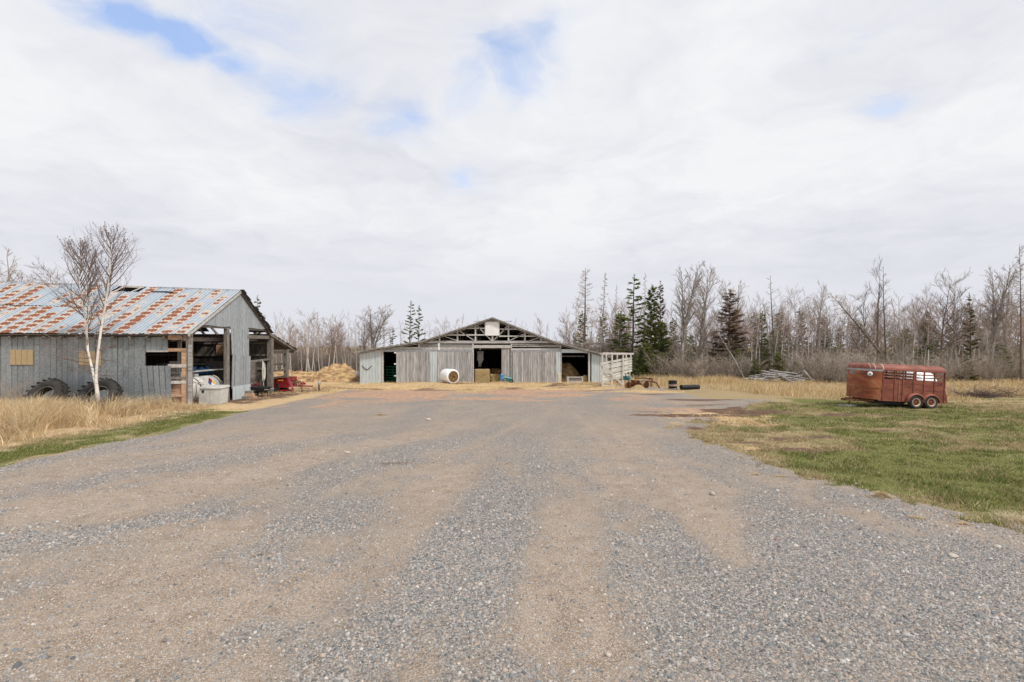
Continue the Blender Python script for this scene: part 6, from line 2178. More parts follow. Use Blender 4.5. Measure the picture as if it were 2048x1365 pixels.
def bare_tree(seed, H=11.0, r0=0.15, nb=13, forks=1, spread=0.55, first=0.28, dens=1.0, wander=0.07, twr=0.008):
    r = random.Random(seed)
    T, Cn = MB(), MB()
    stems = []
    base, rd, d = limb(r, Vector((0, 0, -0.2)), Vector((r.gauss(0, 0.04), r.gauss(0, 0.04), 1)), H * (0.42 if forks > 1 else 0.97), r0, r0 * (0.7 if forks > 1 else 0.10), 8, wander * 0.5, 0.05)
    T.tube(base, rd, 7, True)
    if forks > 1:
        for k in range(forks):
            dd = off_axis(r, d, r.uniform(0.18, 0.42))
            q, rq, _ = limb(r, base[-1 if k < 2 else -3], dd, H * r.uniform(0.48, 0.60), r0 * 0.62, 0.012, 8, wander, 0.10)
            T.tube(q, rq, 6, False)
            stems.append((q, rq, 0.05))
    stems.append((base, rd, first))
    for (pts, rads, f0) in stems:
        n = int(nb * dens * (1.0 if pts is base or forks == 1 else 0.75))
        L = sum((pts[i + 1] - pts[i]).length for i in range(len(pts) - 1))
        for k in range(n):
            f = f0 + (0.97 - f0) * (k + r.random()) / n
            p, d = at_f(pts, f)
            a = spread * r.uniform(0.7, 1.35)
            ln = L * 0.36 * (1.15 - 0.75 * f) * r.uniform(0.7, 1.25)
            rr0 = max(0.014, rads[min(int(f * (len(rads) - 1)), len(rads) - 1)] * 0.42)
            q, rq, _ = limb(r, p, off_axis(r, d, a), ln, rr0, 0.009, 4, wander * 1.4, 0.09)
            Cn.tube(q, rq, 4, False)
            for j in range(5):
                f2 = 0.2 + 0.78 * (j + r.random()) / 5
                p2, d2 = at_f(q, f2)
                q2, rq2, _ = limb(r, p2, off_axis(r, d2, r.uniform(0.4, 0.8)), ln * 0.48 * (1.2 - 0.5 * f2), rr0 * 0.5 + 0.004, 0.007, 3, 0.12, 0.07)
                Cn.tube(q2, rq2, 3, False, False)
                twigs(r, Cn, q2, 5, ln * 0.24, twr, 0.6, 0.05)
            twigs(r, Cn, q, 4, ln * 0.25, twr, 0.6, 0.05, 0.4)
    return T, Cn


def larch(seed, H=12.0, r0=0.15, W=2.0, nb=58, first=0.16, up=0.10, twn=9, twr=0.011, lean=0.0, oneside=0.0):
    r = random.Random(seed)
    T, Cn = MB(), MB()
    pts, rd, d = limb(r, Vector((0, 0, -0.2)), Vector((lean + r.gauss(0, 0.02), r.gauss(0, 0.02), 1)), H, r0, 0.015, 10, 0.02, 0.03 if not lean else 0.0)
    T.tube(pts, rd, 7, True)
    for k in range(nb):
        f = first + (0.985 - first) * (k + r.random() * 0.8) / nb
        p, d = at_f(pts, f)
        a = r.uniform(0, 2 * math.pi)
        if oneside and r.random() < oneside:
            a = math.pi + r.gauss(0, 0.8)
        ln = W * (1.0 - 0.86 * (f - first) / (1 - first)) * r.uniform(0.55, 1.25)
        dd = Vector((math.cos(a), math.sin(a), r.uniform(-0.05, 0.35)))
        q, rq, _ = limb(r, p, dd.normalized(), ln, 0.012 + 0.03 * (1 - f), 0.008, 4, 0.07, up * (0.3 + f))
        Cn.tube(q, rq, 3, False, False)
        twigs(r, Cn, q, twn, ln * 0.30 + 0.12, twr, 0.85, -0.02, 0.12, 1)
    return T, Cn


def spruce(seed, H=10.0, r0=0.14, W=1.7, nb=70, first=0.12, droop=0.10, gap=0.25, size=0.24, top=True):
    r = random.Random(seed)
    T, Cn = MB(), MB()
    pts, rd, d = limb(r, Vector((0, 0, -0.2)), Vector((r.gauss(0, 0.01), r.gauss(0, 0.01), 1)), H, r0, 0.02, 9, 0.012, 0.02)
    T.tube(pts, rd, 7, True)

    def spray(p, d, s):
        side = d.cross(Vector((0, 0, 1)))
        if side.length < 0.1:
            side = Vector((1, 0, 0))
        side.normalize()
        for sg in (-1, 0, 1):
            dd = (d + side * sg * r.uniform(0.6, 1.1) + Vector((0, 0, r.gauss(0.05, 0.25)))).normalized()
            w = side.cross(dd).normalized() * s * 0.16 + side * s * 0.24
            tip = p + dd * s * r.uniform(0.8, 1.5)
            mid = p + dd * s * 0.45
            Cn.add([p, mid + w, tip, mid - w], [(0, 1, 2, 3)])

    for k in range(nb):
        f = first + (0.97 - first) * (k + r.random() * 0.6) / nb
        if r.random() < gap * 0.55:
            continue
        p, d = at_f(pts, f)
        a = k * 2.399 + r.gauss(0, 0.4)
        tp = (1.0 - (f - first) / (1 - first))
        ln = W * (0.10 + 0.95 * tp ** 0.9) * r.uniform(0.65, 1.2)
        dd = Vector((math.cos(a), math.sin(a), 0.18 - droop * 2.2 * tp)).normalized()
        q, rq, _ = limb(r, p, dd, ln, 0.02 + 0.02 * tp, 0.008, 4, 0.05, 0.05)
        Cn.tube(q, rq, 3, False, False)
        n = max(5, int(ln / 0.075))
        for j in range(n):
            f2 = 0.12 + 0.88 * (j + r.random()) / n
            pp, d2 = at_f(q, f2)
            spray(pp, d2, size * r.uniform(0.75, 1.3))
            if r.random() < 0.5:
                o_ = off_axis(r, d2, 0.9) * size * 0.9
                o_.z *= 0.4
                spray(pp + o_, (d2 + o_).normalized(), size * 0.85)
    if top:
        for j in range(6):
            spray(pts[-1] - Vector((0, 0, 0.12 * j)), Vector((r.gauss(0, 0.5), r.gauss(0, 0.5), 1)).normalized(), size * 0.8)
    return T, Cn


def shrub(seed, H=2.6, ns=13, spread=0.5, twr=0.007):
    r = random.Random(seed)
    T, Cn = MB(), MB()
    for k in range(ns):
        a = r.uniform(0, 2 * math.pi)
        rr_ = 0.5 * math.sqrt(r.random())
        s = Vector((math.cos(a) * rr_, math.sin(a) * rr_, -0.1))
        ln = H * r.uniform(0.55, 1.1)
        q, rq, _ = limb(r, s, rdir(r, spread * r.uniform(0.3, 1.3), 1.0), ln, 0.022, 0.008, 5, 0.12, 0.05)
        T.tube(q, rq, 4, False)
        for j in range(7):
            f2 = 0.15 + 0.82 * (j + r.random()) / 7
            p2, d2 = at_f(q, f2)
            q2, rq2, _ = limb(r, p2, off_axis(r, d2, r.uniform(0.4, 0.9)), ln * 0.38, 0.011, 0.006, 3, 0.16, 0.04)
            Cn.tube(q2, rq2, 3, False, False)
            twigs(r, Cn, q2, 4, ln * 0.20, twr, 0.7, 0.03)
    return T, Cn


def sapling(seed, H=8.0, r0=0.06, nb=12, first=0.4, wander=0.05):
    r = random.Random(seed)
    T, Cn = MB(), MB()
    pts, rd, d = limb(r, Vector((0, 0, -0.2)), Vector((r.gauss(0, 0.07), r.gauss(0, 0.07), 1)), H, r0, 0.012, 8, wander, 0.04)
    T.tube(pts, rd, 6, True)
    for k in range(nb):
        f = first + (0.97 - first) * (k + r.random()) / nb
        p, d = at_f(pts, f)
        ln = H * 0.20 * (1.2 - 0.7 * f) * r.uniform(0.6, 1.3)
        q, rq, _ = limb(r, p, off_axis(r, d, r.uniform(0.4, 0.8)), ln, 0.018, 0.007, 3, 0.09, 0.12)
        Cn.tube(q, rq, 3, False, False)
        twigs(r, Cn, q, 7, ln * 0.4, 0.010, 0.6, 0.06, 0.15, 1)
    return T, Cn


PROTO = {}


def proto(key, TC, bark, crown):
    T, Cn = TC
    PROTO[key] = (T.mesh(key + '_trunk', M[bark]), Cn.mesh(key + '_crown', M[crown]))


proto('bareA', bare_tree(11, 11.0, 0.17, 18, 4, 0.66), 'bark_grey', 'twig_grey')
proto('bareB', bare_tree(12, 10.5, 0.13, 24, 1, 0.78), 'bark_pale', 'twig_grey')
proto('bareC', bare_tree(13, 10.0, 0.14, 18, 3, 0.74), 'bark_grey', 'twig_grey')
proto('bareD', bare_tree(14, 9.0, 0.12, 16, 1, 0.8, 0.2, 1.0, 0.11), 'bark_brown', 'twig_dark')
proto('bareE', bare_tree(15, 9.0, 0.10, 20, 1, 0.72, 0.35), 'bark_pale', 'twig_red')
proto('larchA', larch(21, 12.0, 0.15, 2.1, 80, 0.12, 0.06, 12), 'bark_brown', 'twig_larch')
proto('larchB', larch(22, 11.5, 0.11, 1.15, 60, 0.2, 0.05, 9), 'bark_grey', 'twig_larch')
proto('larchC', larch(23, 11.0, 0.13, 2.0, 36, 0.25, 0.14, 5), 'bark_brown', 'twig_larch')
proto('larchLean', larch(24, 10.0, 0.16, 2.4, 60, 0.22, 0.12, 9, 0.011, 0.0, 0.0), 'bark_brown', 'twig_larch')
proto('spruceA', spruce(31, 11.0, 0.14, 2.1, 120, 0.06, 0.06, 0.08, 0.30), 'bark_brown', 'needles')
proto('spruceB', spruce(32, 11.0, 0.13, 1.9, 72, 0.25, 0.05, 0.35, 0.32), 'bark_brown', 'needles')
proto('spruceC', spruce(33, 9.0, 0.12, 1.4, 62, 0.2, 0.08, 0.30, 0.29), 'bark_brown', 'needles')
proto('spruceS', spruce(34, 4.6, 0.08, 1.5, 64, 0.03, 0.03, 0.05, 0.24), 'bark_brown', 'needles')
proto('spruceT', spruce(36, 11.0, 0.12, 1.5, 52, 0.18, 0.05, 0.5, 0.25), 'bark_brown', 'needles')
proto('spruceBr', spruce(35, 9.5, 0.12, 1.5, 84, 0.15, 0.08, 0.25, 0.24), 'bark_brown', 'needles_brown')
proto('sapA', sapling(41, 8.5, 0.065, 11), 'bark_pale', 'twig_grey')
proto('sapB', sapling(42, 8.0, 0.055, 12, 0.35, 0.08), 'bark_pale', 'twig_red')
proto('sapC', sapling(43, 7.0, 0.05, 13, 0.3, 0.07), 'bark_grey', 'twig_red')
proto('sapD', sapling(44, 9.0, 0.07, 10, 0.5, 0.04), 'bark_grey', 'twig_grey')
proto('shrubA', shrub(51, 2.8), 'twig_brush', 'twig_brush')
proto('shrubB', shrub(52, 2.4, 15, 0.7), 'twig_grey', 'twig_grey')
proto('shrubC', shrub(53, 3.4, 12, 0.45), 'twig_dark', 'twig_brush')
PH = {'bareA': 11, 'bareB': 10.5, 'bareC': 9.6, 'bareD': 8.8, 'bareE': 9.0, 'larchA': 12, 'larchB': 11.5, 'larchC': 11, 'larchLean': 10, 'spruceA': 11, 'spruceB': 11, 'spruceC': 9, 'spruceS': 4.6, 'spruceT': 11,
      'spruceBr': 9.5, 'sapA': 8.5, 'sapB': 8.0, 'sapC': 7.0, 'sapD': 9.0, 'shrubA': 2.8, 'shrubB': 2.4, 'shrubC': 3.4}


def plant(key, px, ytop, Y, label, group=None, name='bare_tree', cat='tree', wide=1.0, rz=None, tilt=0.0, h=None):
    x = (px - 1024) / FPX * Y
    z = gz(x, Y)
    H = h if h is not None else (CAMZ - (ytop - 690) / FPX * Y) - z
    s = H / PH[key]
    r = empty(name, (x, Y, z), label, cat, group)
    r.rotation_euler = (0, tilt, rnd.uniform(0, 6.28) if rz is None else rz)
    if tilt:
        r.rotation_euler = (Matrix.Rotation(tilt, 3, 'Y') @ Matrix.Rotation(rnd.uniform(0, 6.28), 3, 'Z')).to_euler()
    r.scale = (s * wide, s * wide, s)
    for nm, me in zip(('trunk', 'crown'), PROTO[key]):
        link(bpy.data.objects.new(nm, me), r)
    return r


# trees one can pick out, left to right
H_ = [
    ('bareC', 22, 507, 44, 'gnarled bare tree at the far left behind the shed roof', 'bare_tree', 1.3),
    ('bareB', 128, 528, 46, 'bare tree whose crown shows behind the left birch stem above the roof', 'bare_tree', 1.5),
    ('spruceT', 512, 590, 50, 'dark spruce rising behind the shed gable slope', 'spruce_tree', 0.9),
    ('bareB', 612, 622, 60, 'tall pale bare tree above the straw heap left of the barn', 'bare_tree', 1.2),
    ('bareC', 668, 634, 60, 'forked bare tree in the thicket above the large straw heap', 'bare_tree', 1.2),
    ('bareA', 742, 604, 58, 'large spreading grey bare tree behind the barn\'s left end', 'bare_tree', 1.55),
    ('bareD', 726, 632, 57, 'dark limbed bare tree in front of the large spreading one', 'bare_tree', 1.2),
    ('spruceT', 785, 655, 60, 'small pointed spruce just above the barn\'s left roof', 'spruce_tree', 1.2),
    ('spruceT', 818, 601, 60, 'taller of the two twin spruces above the barn\'s left roof', 'spruce_tree', 1.0),
    ('spruceT', 839, 608, 61, 'shorter of the two twin spruces above the barn\'s left roof', 'spruce_tree', 0.9),
    ('bareB', 880, 640, 64, 'faint bare tree behind the barn roof left of the ridge', 'bare_tree', 1.1),
    ('sapD', 925, 632, 66, 'thin bare sapling tip behind the barn roof near the ridge', 'bare_tree', 1.1),
    ('sapD', 1095, 650, 62, 'thin bare tree behind the barn roof right of the ridge', 'bare_tree', 1.2),
    ('larchA', 1168, 533, 58, 'tall brown bare larch rising behind the barn\'s right roof', 'larch_tree', 1.15),
    ('larchB', 1196, 543, 57, 'slim grey larch close beside the tall brown larch', 'larch_tree', 1.0),
    ('larchB', 1231, 566, 60, 'thin dead conifer between the slim larch and the open spruce', 'larch_tree', 0.6),
    ('spruceT', 1262, 549, 56, 'open branched green spruce with bare lower trunk behind the chute', 'spruce_tree', 1.35),
    ('larchB', 1291, 540, 61, 'dead conifer tip standing behind the dense green spruce', 'larch_tree', 0.7),
    ('spruceA', 1300, 568, 54, 'tall dense green spruce right of the loading chute', 'spruce_tree', 0.85),
    ('spruceBr', 1320, 560, 58, 'thin reddish brown spruce beside the dense green spruce', 'spruce_tree', 0.6),
    ('spruceC', 1238, 622, 58, 'short dark spruce filling in left of the open branched spruce', 'spruce_tree', 1.2),
    ('spruceA', 1330, 640, 57, 'broad green spruce low behind the dense one on its right', 'spruce_tree', 1.1),
    ('spruceS', 1288, 683, 52, 'bushy low green spruce at the foot of the tall dense one', 'spruce_tree', 1.25),
    ('spruceS', 1322, 703, 51.5, 'smallest bushy green spruce behind the rusty plough', 'spruce_tree', 1.2),
    ('bareA', 1362, 520, 52, 'largest bare hardwood, many stemmed, behind the black barrel', 'bare_tree', 1.05),
    ('bareC', 1402, 532, 55, 'broad bare hardwood just right of the many stemmed one', 'bare_tree', 1.0),
    ('spruceBr', 1458, 580, 56, 'dead russet spruce among the bare hardwoods', 'spruce_tree', 1.5),
    ('bareA', 1478, 552, 58, 'spreading bare tree leaning over the russet spruce', 'bare_tree', 1.1),
    ('larchC', 1551, 546, 56, 'tall bare larch with open tiers of branches above the log heap', 'larch_tree', 0.9),
    ('bareB', 1592, 577, 56, 'pale slender tree right of the tall open larch', 'bare_tree', 0.9),
    ('bareC', 1633, 568, 57, 'thin crowned bare tree midway between larch and trailer', 'bare_tree', 0.8),
    ('spruceC', 1523, 622, 57, 'ragged green conifer left of the tall open larch', 'spruce_tree', 0.8),
    ('larchC', 1773, 527, 50, 'dark upright larch above the red trailer', 'larch_tree', 0.75),
    ('bareD', 1752, 538, 51, 'thin crooked bare tree beside the upright larch above the trailer', 'bare_tree', 0.7),
    ('bareD', 1728, 590, 49, 'black forked bare tree at the left above the trailer nose', 'bare_tree', 0.9),
    ('spruceC', 1846, 640, 52, 'short dark spruce showing above the trailer roof', 'spruce_tree', 0.95),
    ('bareB', 1848, 574, 52, 'thin forked bare tree over the short dark spruce', 'bare_tree', 0.6),
    ('bareD', 1884, 562, 51, 'dark twisted bare tree right of the trailer roof', 'bare_tree', 1.0),
    ('bareB', 1915, 545, 52, 'lanky bare tree left of the narrow spruce', 'bare_tree', 0.8),
    ('spruceT', 1940, 584, 52, 'narrow dark spruce standing among bare trees at the right', 'spruce_tree', 0.75),
    ('bareA', 1982, 521, 50, 'big pale bare hardwood near the right edge', 'bare_tree', 0.95),
    ('larchA', 2042, 484, 46, 'tallest dark larch at the right edge', 'larch_tree', 0.62),
    ('bareC', 2012, 560, 50, 'reddish bare tree between the big hardwood and the tallest larch', 'bare_tree', 0.8),
]
for (key, px, yt, Y, lb, nm, wd) in H_:
    plant(key, px, yt, Y, lb, None, nm, 'tree', wd)
# the leaning larch above the trailer
lt = plant('larchLean', 1803, 500, 50, 'larch leaning far to the left above the red trailer', None, 'larch_tree', 'tree', 0.9, None, R(-38), 11.0)
plant('sapA', 1490, 600, 49, 'pale fallen birch pole slanting through the brush left of the log heap', None, 'leaning_birch', 'tree', 1.0, None, R(-26), 6.2)
plant('sapA', 1588, 600, 50, 'straight bare pole leaning right behind the log heap', None, 'leaning_birch', 'tree', 0.8, None, R(52), 4.5)

# thickets: many slender stems of a kind
LOOK = {'sapA': 'straight ', 'sapB': 'red twigged ', 'sapC': 'crooked ', 'sapD': 'grey barked ', 'bareE': 'bushy topped ', 'bareB': 'wide crowned ', 'bareD': 'dark limbed '}


def thicket(keys, n, px0, px1, Y0, Y1, y_lo, y_hi, label, group, wide=(0.8, 1.2), name='sapling', seed=1):
    r = random.Random(seed)
    for k in range(n):
        px = px0 + (px1 - px0) * (k + r.random()) / n
        Y = r.uniform(Y0, Y1)
        key = r.choice(keys)
        plant(key, px, r.uniform(y_lo, y_hi), Y, LOOK.get(key, '') + label, group, name, 'tree', r.uniform(*wide), None, r.gauss(0, 0.05))


thicket(['sapA', 'sapB', 'sapB', 'sapD', 'bareE'], 44, 545, 735, 55, 66, 632, 668, 'slender pale stem in the birch thicket between shed and long barn', 'birch thicket left of the long barn', seed=2)
thicket(['sapB', 'sapC', 'bareE'], 12, 1128, 1250, 58, 64, 618, 668, 'reddish bare sapling behind the right end of the long barn', 'saplings behind the right end of the barn', seed=3)
thicket(['sapA', 'sapA', 'sapD', 'bareE', 'bareB'], 32, 1500, 1690, 54, 62, 585, 650, 'pale slender trunk in the wood behind the log heap', 'pale trunks behind the log heap', seed=4)
thicket(['sapA', 'sapC', 'sapD', 'bareE', 'bareB'], 46, 1690, 2070, 50, 60, 585, 665, 'slender bare trunk in the wood behind the red trailer', 'slender trunks behind the trailer', seed=5)
thicket(['sapC', 'sapB', 'sapD', 'bareE'], 22, 1330, 1510, 55, 62, 600, 660, 'slim bare sapling in the wood behind barrel and pipe', 'saplings behind the barrel', seed=6)


def brush(keys, n, px0, px1, Y0, Y1, h0, h1, label, group, seed=1, wide=(1.0, 1.6)):
    r = random.Random(seed)
    for k in range(n):
        px = px0 + (px1 - px0) * (k + r.random()) / n
        Y = r.uniform(Y0, Y1)
        plant(r.choice(keys), px, 0, Y, label, group, 'shrub', 'shrub', r.uniform(*wide), None, 0.0, r.uniform(h0, h1))


brush(['shrubA', 'shrubC', 'shrubC'], 20, 1318, 1515, 49, 53, 1.6, 3.0, 'leafless grey shrub at the wood\'s foot behind barrel and pipe', 'grey shrubs behind the barrel', 7)
brush(['shrubA', 'shrubB', 'shrubC'], 20, 1600, 1700, 44, 51, 1.8, 3.2, 'leafless brown shrub between the log heap and the trailer', 'brown shrubs left of the trailer', 8)
brush(['shrubA', 'shrubB', 'shrubC'], 26, 1690, 2080, 45, 51, 1.6, 3.0, 'leafless brown shrub in the thicket behind the red trailer', 'shrubs behind the trailer', 9)
brush(['shrubB', 'shrubC'], 14, 1130, 1270, 57, 60, 3.0, 4.6, 'leafless brown shrub behind the right end of the long barn', 'shrubs behind the barn end', 10)
for i, (px, lb) in enumerate([(12, 'leafless weed bush against the shed wall at the far left'), (38, 'leafless weed bush between the far left bush and the first tyre')]):
    Yq = 22.6
    plant('shrubA', px, 0, Yq, lb, 'weed bushes by the shed', 'shrub', 'shrub', 0.6, None, 0.0, 1.5)
for i, (px, Yq, hh, lb) in enumerate([(1512, 49, 2.1, 'low green spruce beside the left end of the log heap'), (1590, 50.5, 1.9, 'low green spruce behind the right end of the log heap'), (1555, 54, 2.8, 'low green spruce behind the middle of the log heap'),
                                      (1935, 48, 2.2, 'low dark spruce in the brush right of the trailer'), (2000, 50, 3.6, 'young dark spruce under the big hardwood at the right'), (1475, 53, 3.2, 'young green spruce under the russet spruce')]):
    plant('spruceS', px, 0, Yq, lb, None, 'spruce_tree', 'tree', 1.1, None, 0.0, hh)


# the wood behind: one mass of stems, twigs and dark conifers
def mass(n, spec, seed):
    r = np.random.RandomState(seed)
    acc = {}
    data = {}
    for key in set(k for s in spec for k in s[0]):
        for idx in (0, 1):
            me = PROTO[key][idx]
            v = np.empty(len(me.vertices) * 3, np.float32)
            me.vertices.foreach_get('co', v)
            me.calc_loop_triangles()
            f = np.empty(len(me.loop_triangles) * 3, np.int32)
            me.loop_triangles.foreach_get('vertices', f)
            data[(key, idx)] = (v.reshape(-1, 3), f.reshape(-1, 3), me.materials[0])
    for (keys, cnt, p0, p1, Y0, Y1, h0, h1) in spec:
        for i in range(cnt):
            key = keys[r.randint(len(keys))]
            px = p0 + (p1 - p0) * (i + r.rand()) / cnt
            Y = r.uniform(Y0, Y1)
            x = (px - 1024) / FPX * Y
            z = gz(x, Y)
            s = r.uniform(h0, h1) / PH[key]
            a = r.uniform(0, 6.28)
            c, sn = math.cos(a) * s, math.sin(a) * s
            for idx in (0, 1):
                v, f, mt = data[(key, idx)]
                w = np.empty_like(v)
                w[:, 0] = v[:, 0] * c - v[:, 1] * sn + x
                w[:, 1] = v[:, 0] * sn + v[:, 1] * c + Y
                w[:, 2] = v[:, 2] * s + z
                q = acc.setdefault(mt.name, [mt, [], [], 0])
                q[1].append(w)
                q[2].append(f + q[3])
                q[3] += len(w)
    return acc


acc = mass(0, [(['sapC', 'sapD', 'sapB'], 46, 520, 1110, 68, 84, 6.0, 8.5), (['sapC', 'sapB', 'sapB', 'bareE'], 100, 1120, 2110, 60, 76, 6.0, 9.5), (['spruceC', 'spruceBr'], 36, 1140, 2110, 60, 70, 5.0, 8.5),
               (['shrubB', 'shrubA', 'shrubC'], 44, 540, 760, 60, 70, 2.4, 4.4), (['shrubB', 'shrubB', 'shrubC'], 84, 1120, 2110, 57, 68, 2.4, 4.4),
               (['spruceS'], 26, 1330, 2110, 62, 72, 3.5, 6.0), (['spruceS'], 6, 560, 720, 68, 78, 2.5, 4.0), (['sapC', 'sapD'], 12, -60, 200, 45, 55, 6.5, 8.5)], 77)
wood = bpy.data.objects.new('woodland', None)
COL.objects.link(wood)
wood.location = (0, 62, gz(0, 62))
tag(wood, 'distant mass of leafless wood and dark young spruces behind the farmyard', 'woodland', None, 'stuff')
for nm, (mt, vv, ff, _) in acc.items():
    V = np.concatenate(vv) - np.array([0, 62, gz(0, 62)], np.float32)
    o = bpy.data.objects.new('tree_mass', big_mesh('tree_mass', V, np.concatenate(ff), mt))
    o['kind'] = 'stuff'
    link(o, wood)


# ------------------------------------------------------------------ the two-stemmed birch before the shed
BYY = 22.3
bz = gz(P(192, 0, BYY).x, BYY)
birch = empty('birch_tree', (P(196, 0, BYY).x, BYY, bz), 'white two-stemmed bare birch growing in front of the shed', 'tree')
rb_ = random.Random(99)


def stem(pix, rads, dys):
    return [P(x_, y_, BYY) + Vector((0, d_, 0)) for (x_, y_), d_ in zip(pix, dys)], rads


sA = stem([(198, 822), (195, 790), (192, 760), (194, 725), (197, 690), (201, 655), (207, 620), (212, 590), (217, 565), (221, 540), (223, 515), (221, 498), (218, 482), (216, 470)], [0.15, 0.12, 0.085, 0.078, 0.072, 0.068, 0.062, 0.055, 0.048, 0.042, 0.034, 0.024, 0.015, 0.008], [0, 0, 0, 0, 0.03, 0.05, 0.06, 0.05, 0.02, 0, 0, 0, 0.05, 0.1])
sB = stem([(193, 776), (187, 757), (178, 728), (170, 700), (166, 672), (161, 645), (155, 615), (151, 590), (147, 562), (149, 535), (150, 518), (149, 504), (148, 492)], [0.10, 0.078, 0.068, 0.062, 0.056, 0.050, 0.044, 0.038, 0.032, 0.026, 0.020, 0.012, 0.006], [0, 0.05, 0.1, 0.15, 0.2, 0.25, 0.3, 0.3, 0.3, 0.3, 0.3, 0.3, 0.3])
sC = stem([(169, 692), (172, 668), (177, 645), (181, 622), (178, 600), (176, 575)], [0.040, 0.034, 0.028, 0.022, 0.014, 0.007], [0.15, 0.05, -0.05, -0.1, -0.1, -0.1])
sD = stem([(155, 610), (158, 585), (160, 560), (165, 535), (171, 512)], [0.032, 0.026, 0.021, 0.014, 0.007], [0.3, 0.35, 0.4, 0.4, 0.4])
TR, CR = MB(), MB()
for s_ in (sA, sB, sC, sD):
    pts, rd = s_
    TR.tube(pts, [q * 0.68 for q in rd], 9, True)
TR.build('trunk', M['birch_bark'], birch)


def birch_limbs(pts, n, f0, f1, L0, L1, ang, up, side=0.0):
    for k in range(n):
        f = f0 + (f1 - f0) * (k + rb_.random()) / n
        p, d = at_f(pts, f)
        dd = off_axis(rb_, d, ang * rb_.uniform(0.7, 1.3))
        dd.x += side
        dd.normalize()
        ln = (L0 + (L1 - L0) * (f - f0) / (f1 - f0)) * rb_.uniform(0.6, 1.2)
        q, rq, _ = limb(rb_, p, dd, ln, 0.011 + 0.006 * ln, 0.0045, 6, 0.07, up)
        CR.tube(q, rq, 5, False)
        for j in range(8):
            f2 = 0.15 + 0.82 * (j + rb_.random()) / 8
            p2, d2 = at_f(q, f2)
            q2, rq2, _ = limb(rb_, p2, off_axis(rb_, d2, rb_.uniform(0.35, 0.75)), ln * 0.42 * (1.25 - 0.6 * f2), 0.0055, 0.003, 4, 0.10, up * 0.7)
            CR.tube(q2, rq2, 3, False, False)
            twigs(rb_, CR, q2, 3, ln * 0.20, 0.003, 0.5, 0.05)
            if rb_.random() < 0.22:
                e = q2[-1]
                CR.box(e, (0.03, 0.03, 0.035), rb_.uniform(0, 3))


birch_limbs(sA[0], 36, 0.44, 0.97, 2.5, 0.45, 0.68, 0.09)
birch_limbs(sA[0], 7, 0.22, 0.5, 1.2, 1.3, 0.95, 0.06)
birch_limbs(sB[0], 36, 0.42, 0.97, 2.4, 0.45, 0.68, 0.09, -0.18)
birch_limbs(sB[0], 8, 0.12, 0.5, 1.6, 1.5, 0.95, 0.05, -0.35)
birch_limbs(sC[0], 10, 0.2, 0.95, 1.2, 0.8, 0.6, 0.12)
birch_limbs(sD[0], 10, 0.2, 0.95, 1.2, 0.8, 0.6, 0.12)
# low thin sprays across the wall
birch_limbs(sA[0], 9, 0.13, 0.30, 0.9, 1.0, 1.25, 0.0)
birch_limbs(sB[0], 5, 0.05, 0.25, 1.6, 1.7, 1.1, 0.03, -0.7)
CR.build('crown', M['twig_birch'], birch)

# ------------------------------------------------------------------ log heap, brush, stones, straw clumps
rl = random.Random(21)
log_mes = []
for k in range(4):
    m = MB()
    n = 9
    pts, rad = [], []
    for i in range(6):
        pts.append((-0.5 + i / 5, rl.gauss(0, 0.012), rl.gauss(0, 0.012)))
        rad.append(0.045 * rl.uniform(0.85, 1.15))
    m.tube(pts, rad, 8, True)
    log_mes.append(m.mesh('log', M['grey_log']))
LX, LY = P(1560, 0, 45).x, 45.0
for k in range(24):
    px = 1514 + 86 * rl.random()
    Yq = rl.uniform(43.8, 46.2)
    f = 1 - abs(px - 1558) / 55
    x = (px - 1024) / FPX * Yq
    ln = rl.uniform(1.2, 2.6)
    z = gz(x, Yq) + rl.uniform(0.10, 0.25 + 0.75 * max(0, f))
    o = bpy.data.objects.new('log', rl.choice(log_mes))
    o.location = (x, Yq, z)
    o.rotation_euler = (0, rl.gauss(0.06, 0.16), rl.gauss(-0.15, 0.35))
    rr_ = rl.uniform(1.2, 2.3)
    o.scale = (ln, rr_, rr_)
    link(o)
    tag(o, 'weathered grey log in the tumbled heap at the edge of the wood', 'log', 'logs heaped at the edge of the wood')
for (x0, y0, x1, y1, Yq, lb) in [(1607, 742, 1622, 760, 44.0, 'grey log leaning upright against the right end of the heap'), (1568, 757, 1586, 768, 43.2, 'split grey log sloping forward from the middle of the heap')]:
    a, b = P(x0, y0, Yq), P(x1, y1, Yq)
    o = MB().tube([a, a.lerp(b, 0.5) + Vector((0, 0, 0.02)), b], [0.10, 0.11, 0.10], 8).build('log', M['grey_log'], None, tuple(b))
    o.location = b
    tag(o, lb, 'log', 'logs heaped at the edge of the wood')
# brush pile right of the trailer
bp = MB()
cx, cy = P(1965, 0, 29.5).x, 29.5
g0 = gz(cx, cy)
for k in range(170):
    a = rl.uniform(0, 6.28)
    s = Vector((rl.gauss(0, 0.95), rl.gauss(0, 0.45), 0.05))
    d = Vector((math.cos(a), math.sin(a) * 0.5, rl.uniform(0.0, 0.45))).normalized()
    q, rq, _ = limb(rl, s, d, rl.uniform(0.6, 1.8), 0.014, 0.006, 4, 0.14, -0.02)
    bp.tube(q, rq, 3, False, False)
    twigs(rl, bp, q, 4, 0.4, 0.006, 0.7, 0.0)
o = bp.build('brush_pile', M['twig_dark'], None, (0, 0, 0))
o.location = (cx, cy, g0)
tag(o, 'low pile of cut dark branches in the dead grass right of the trailer', 'brush pile')


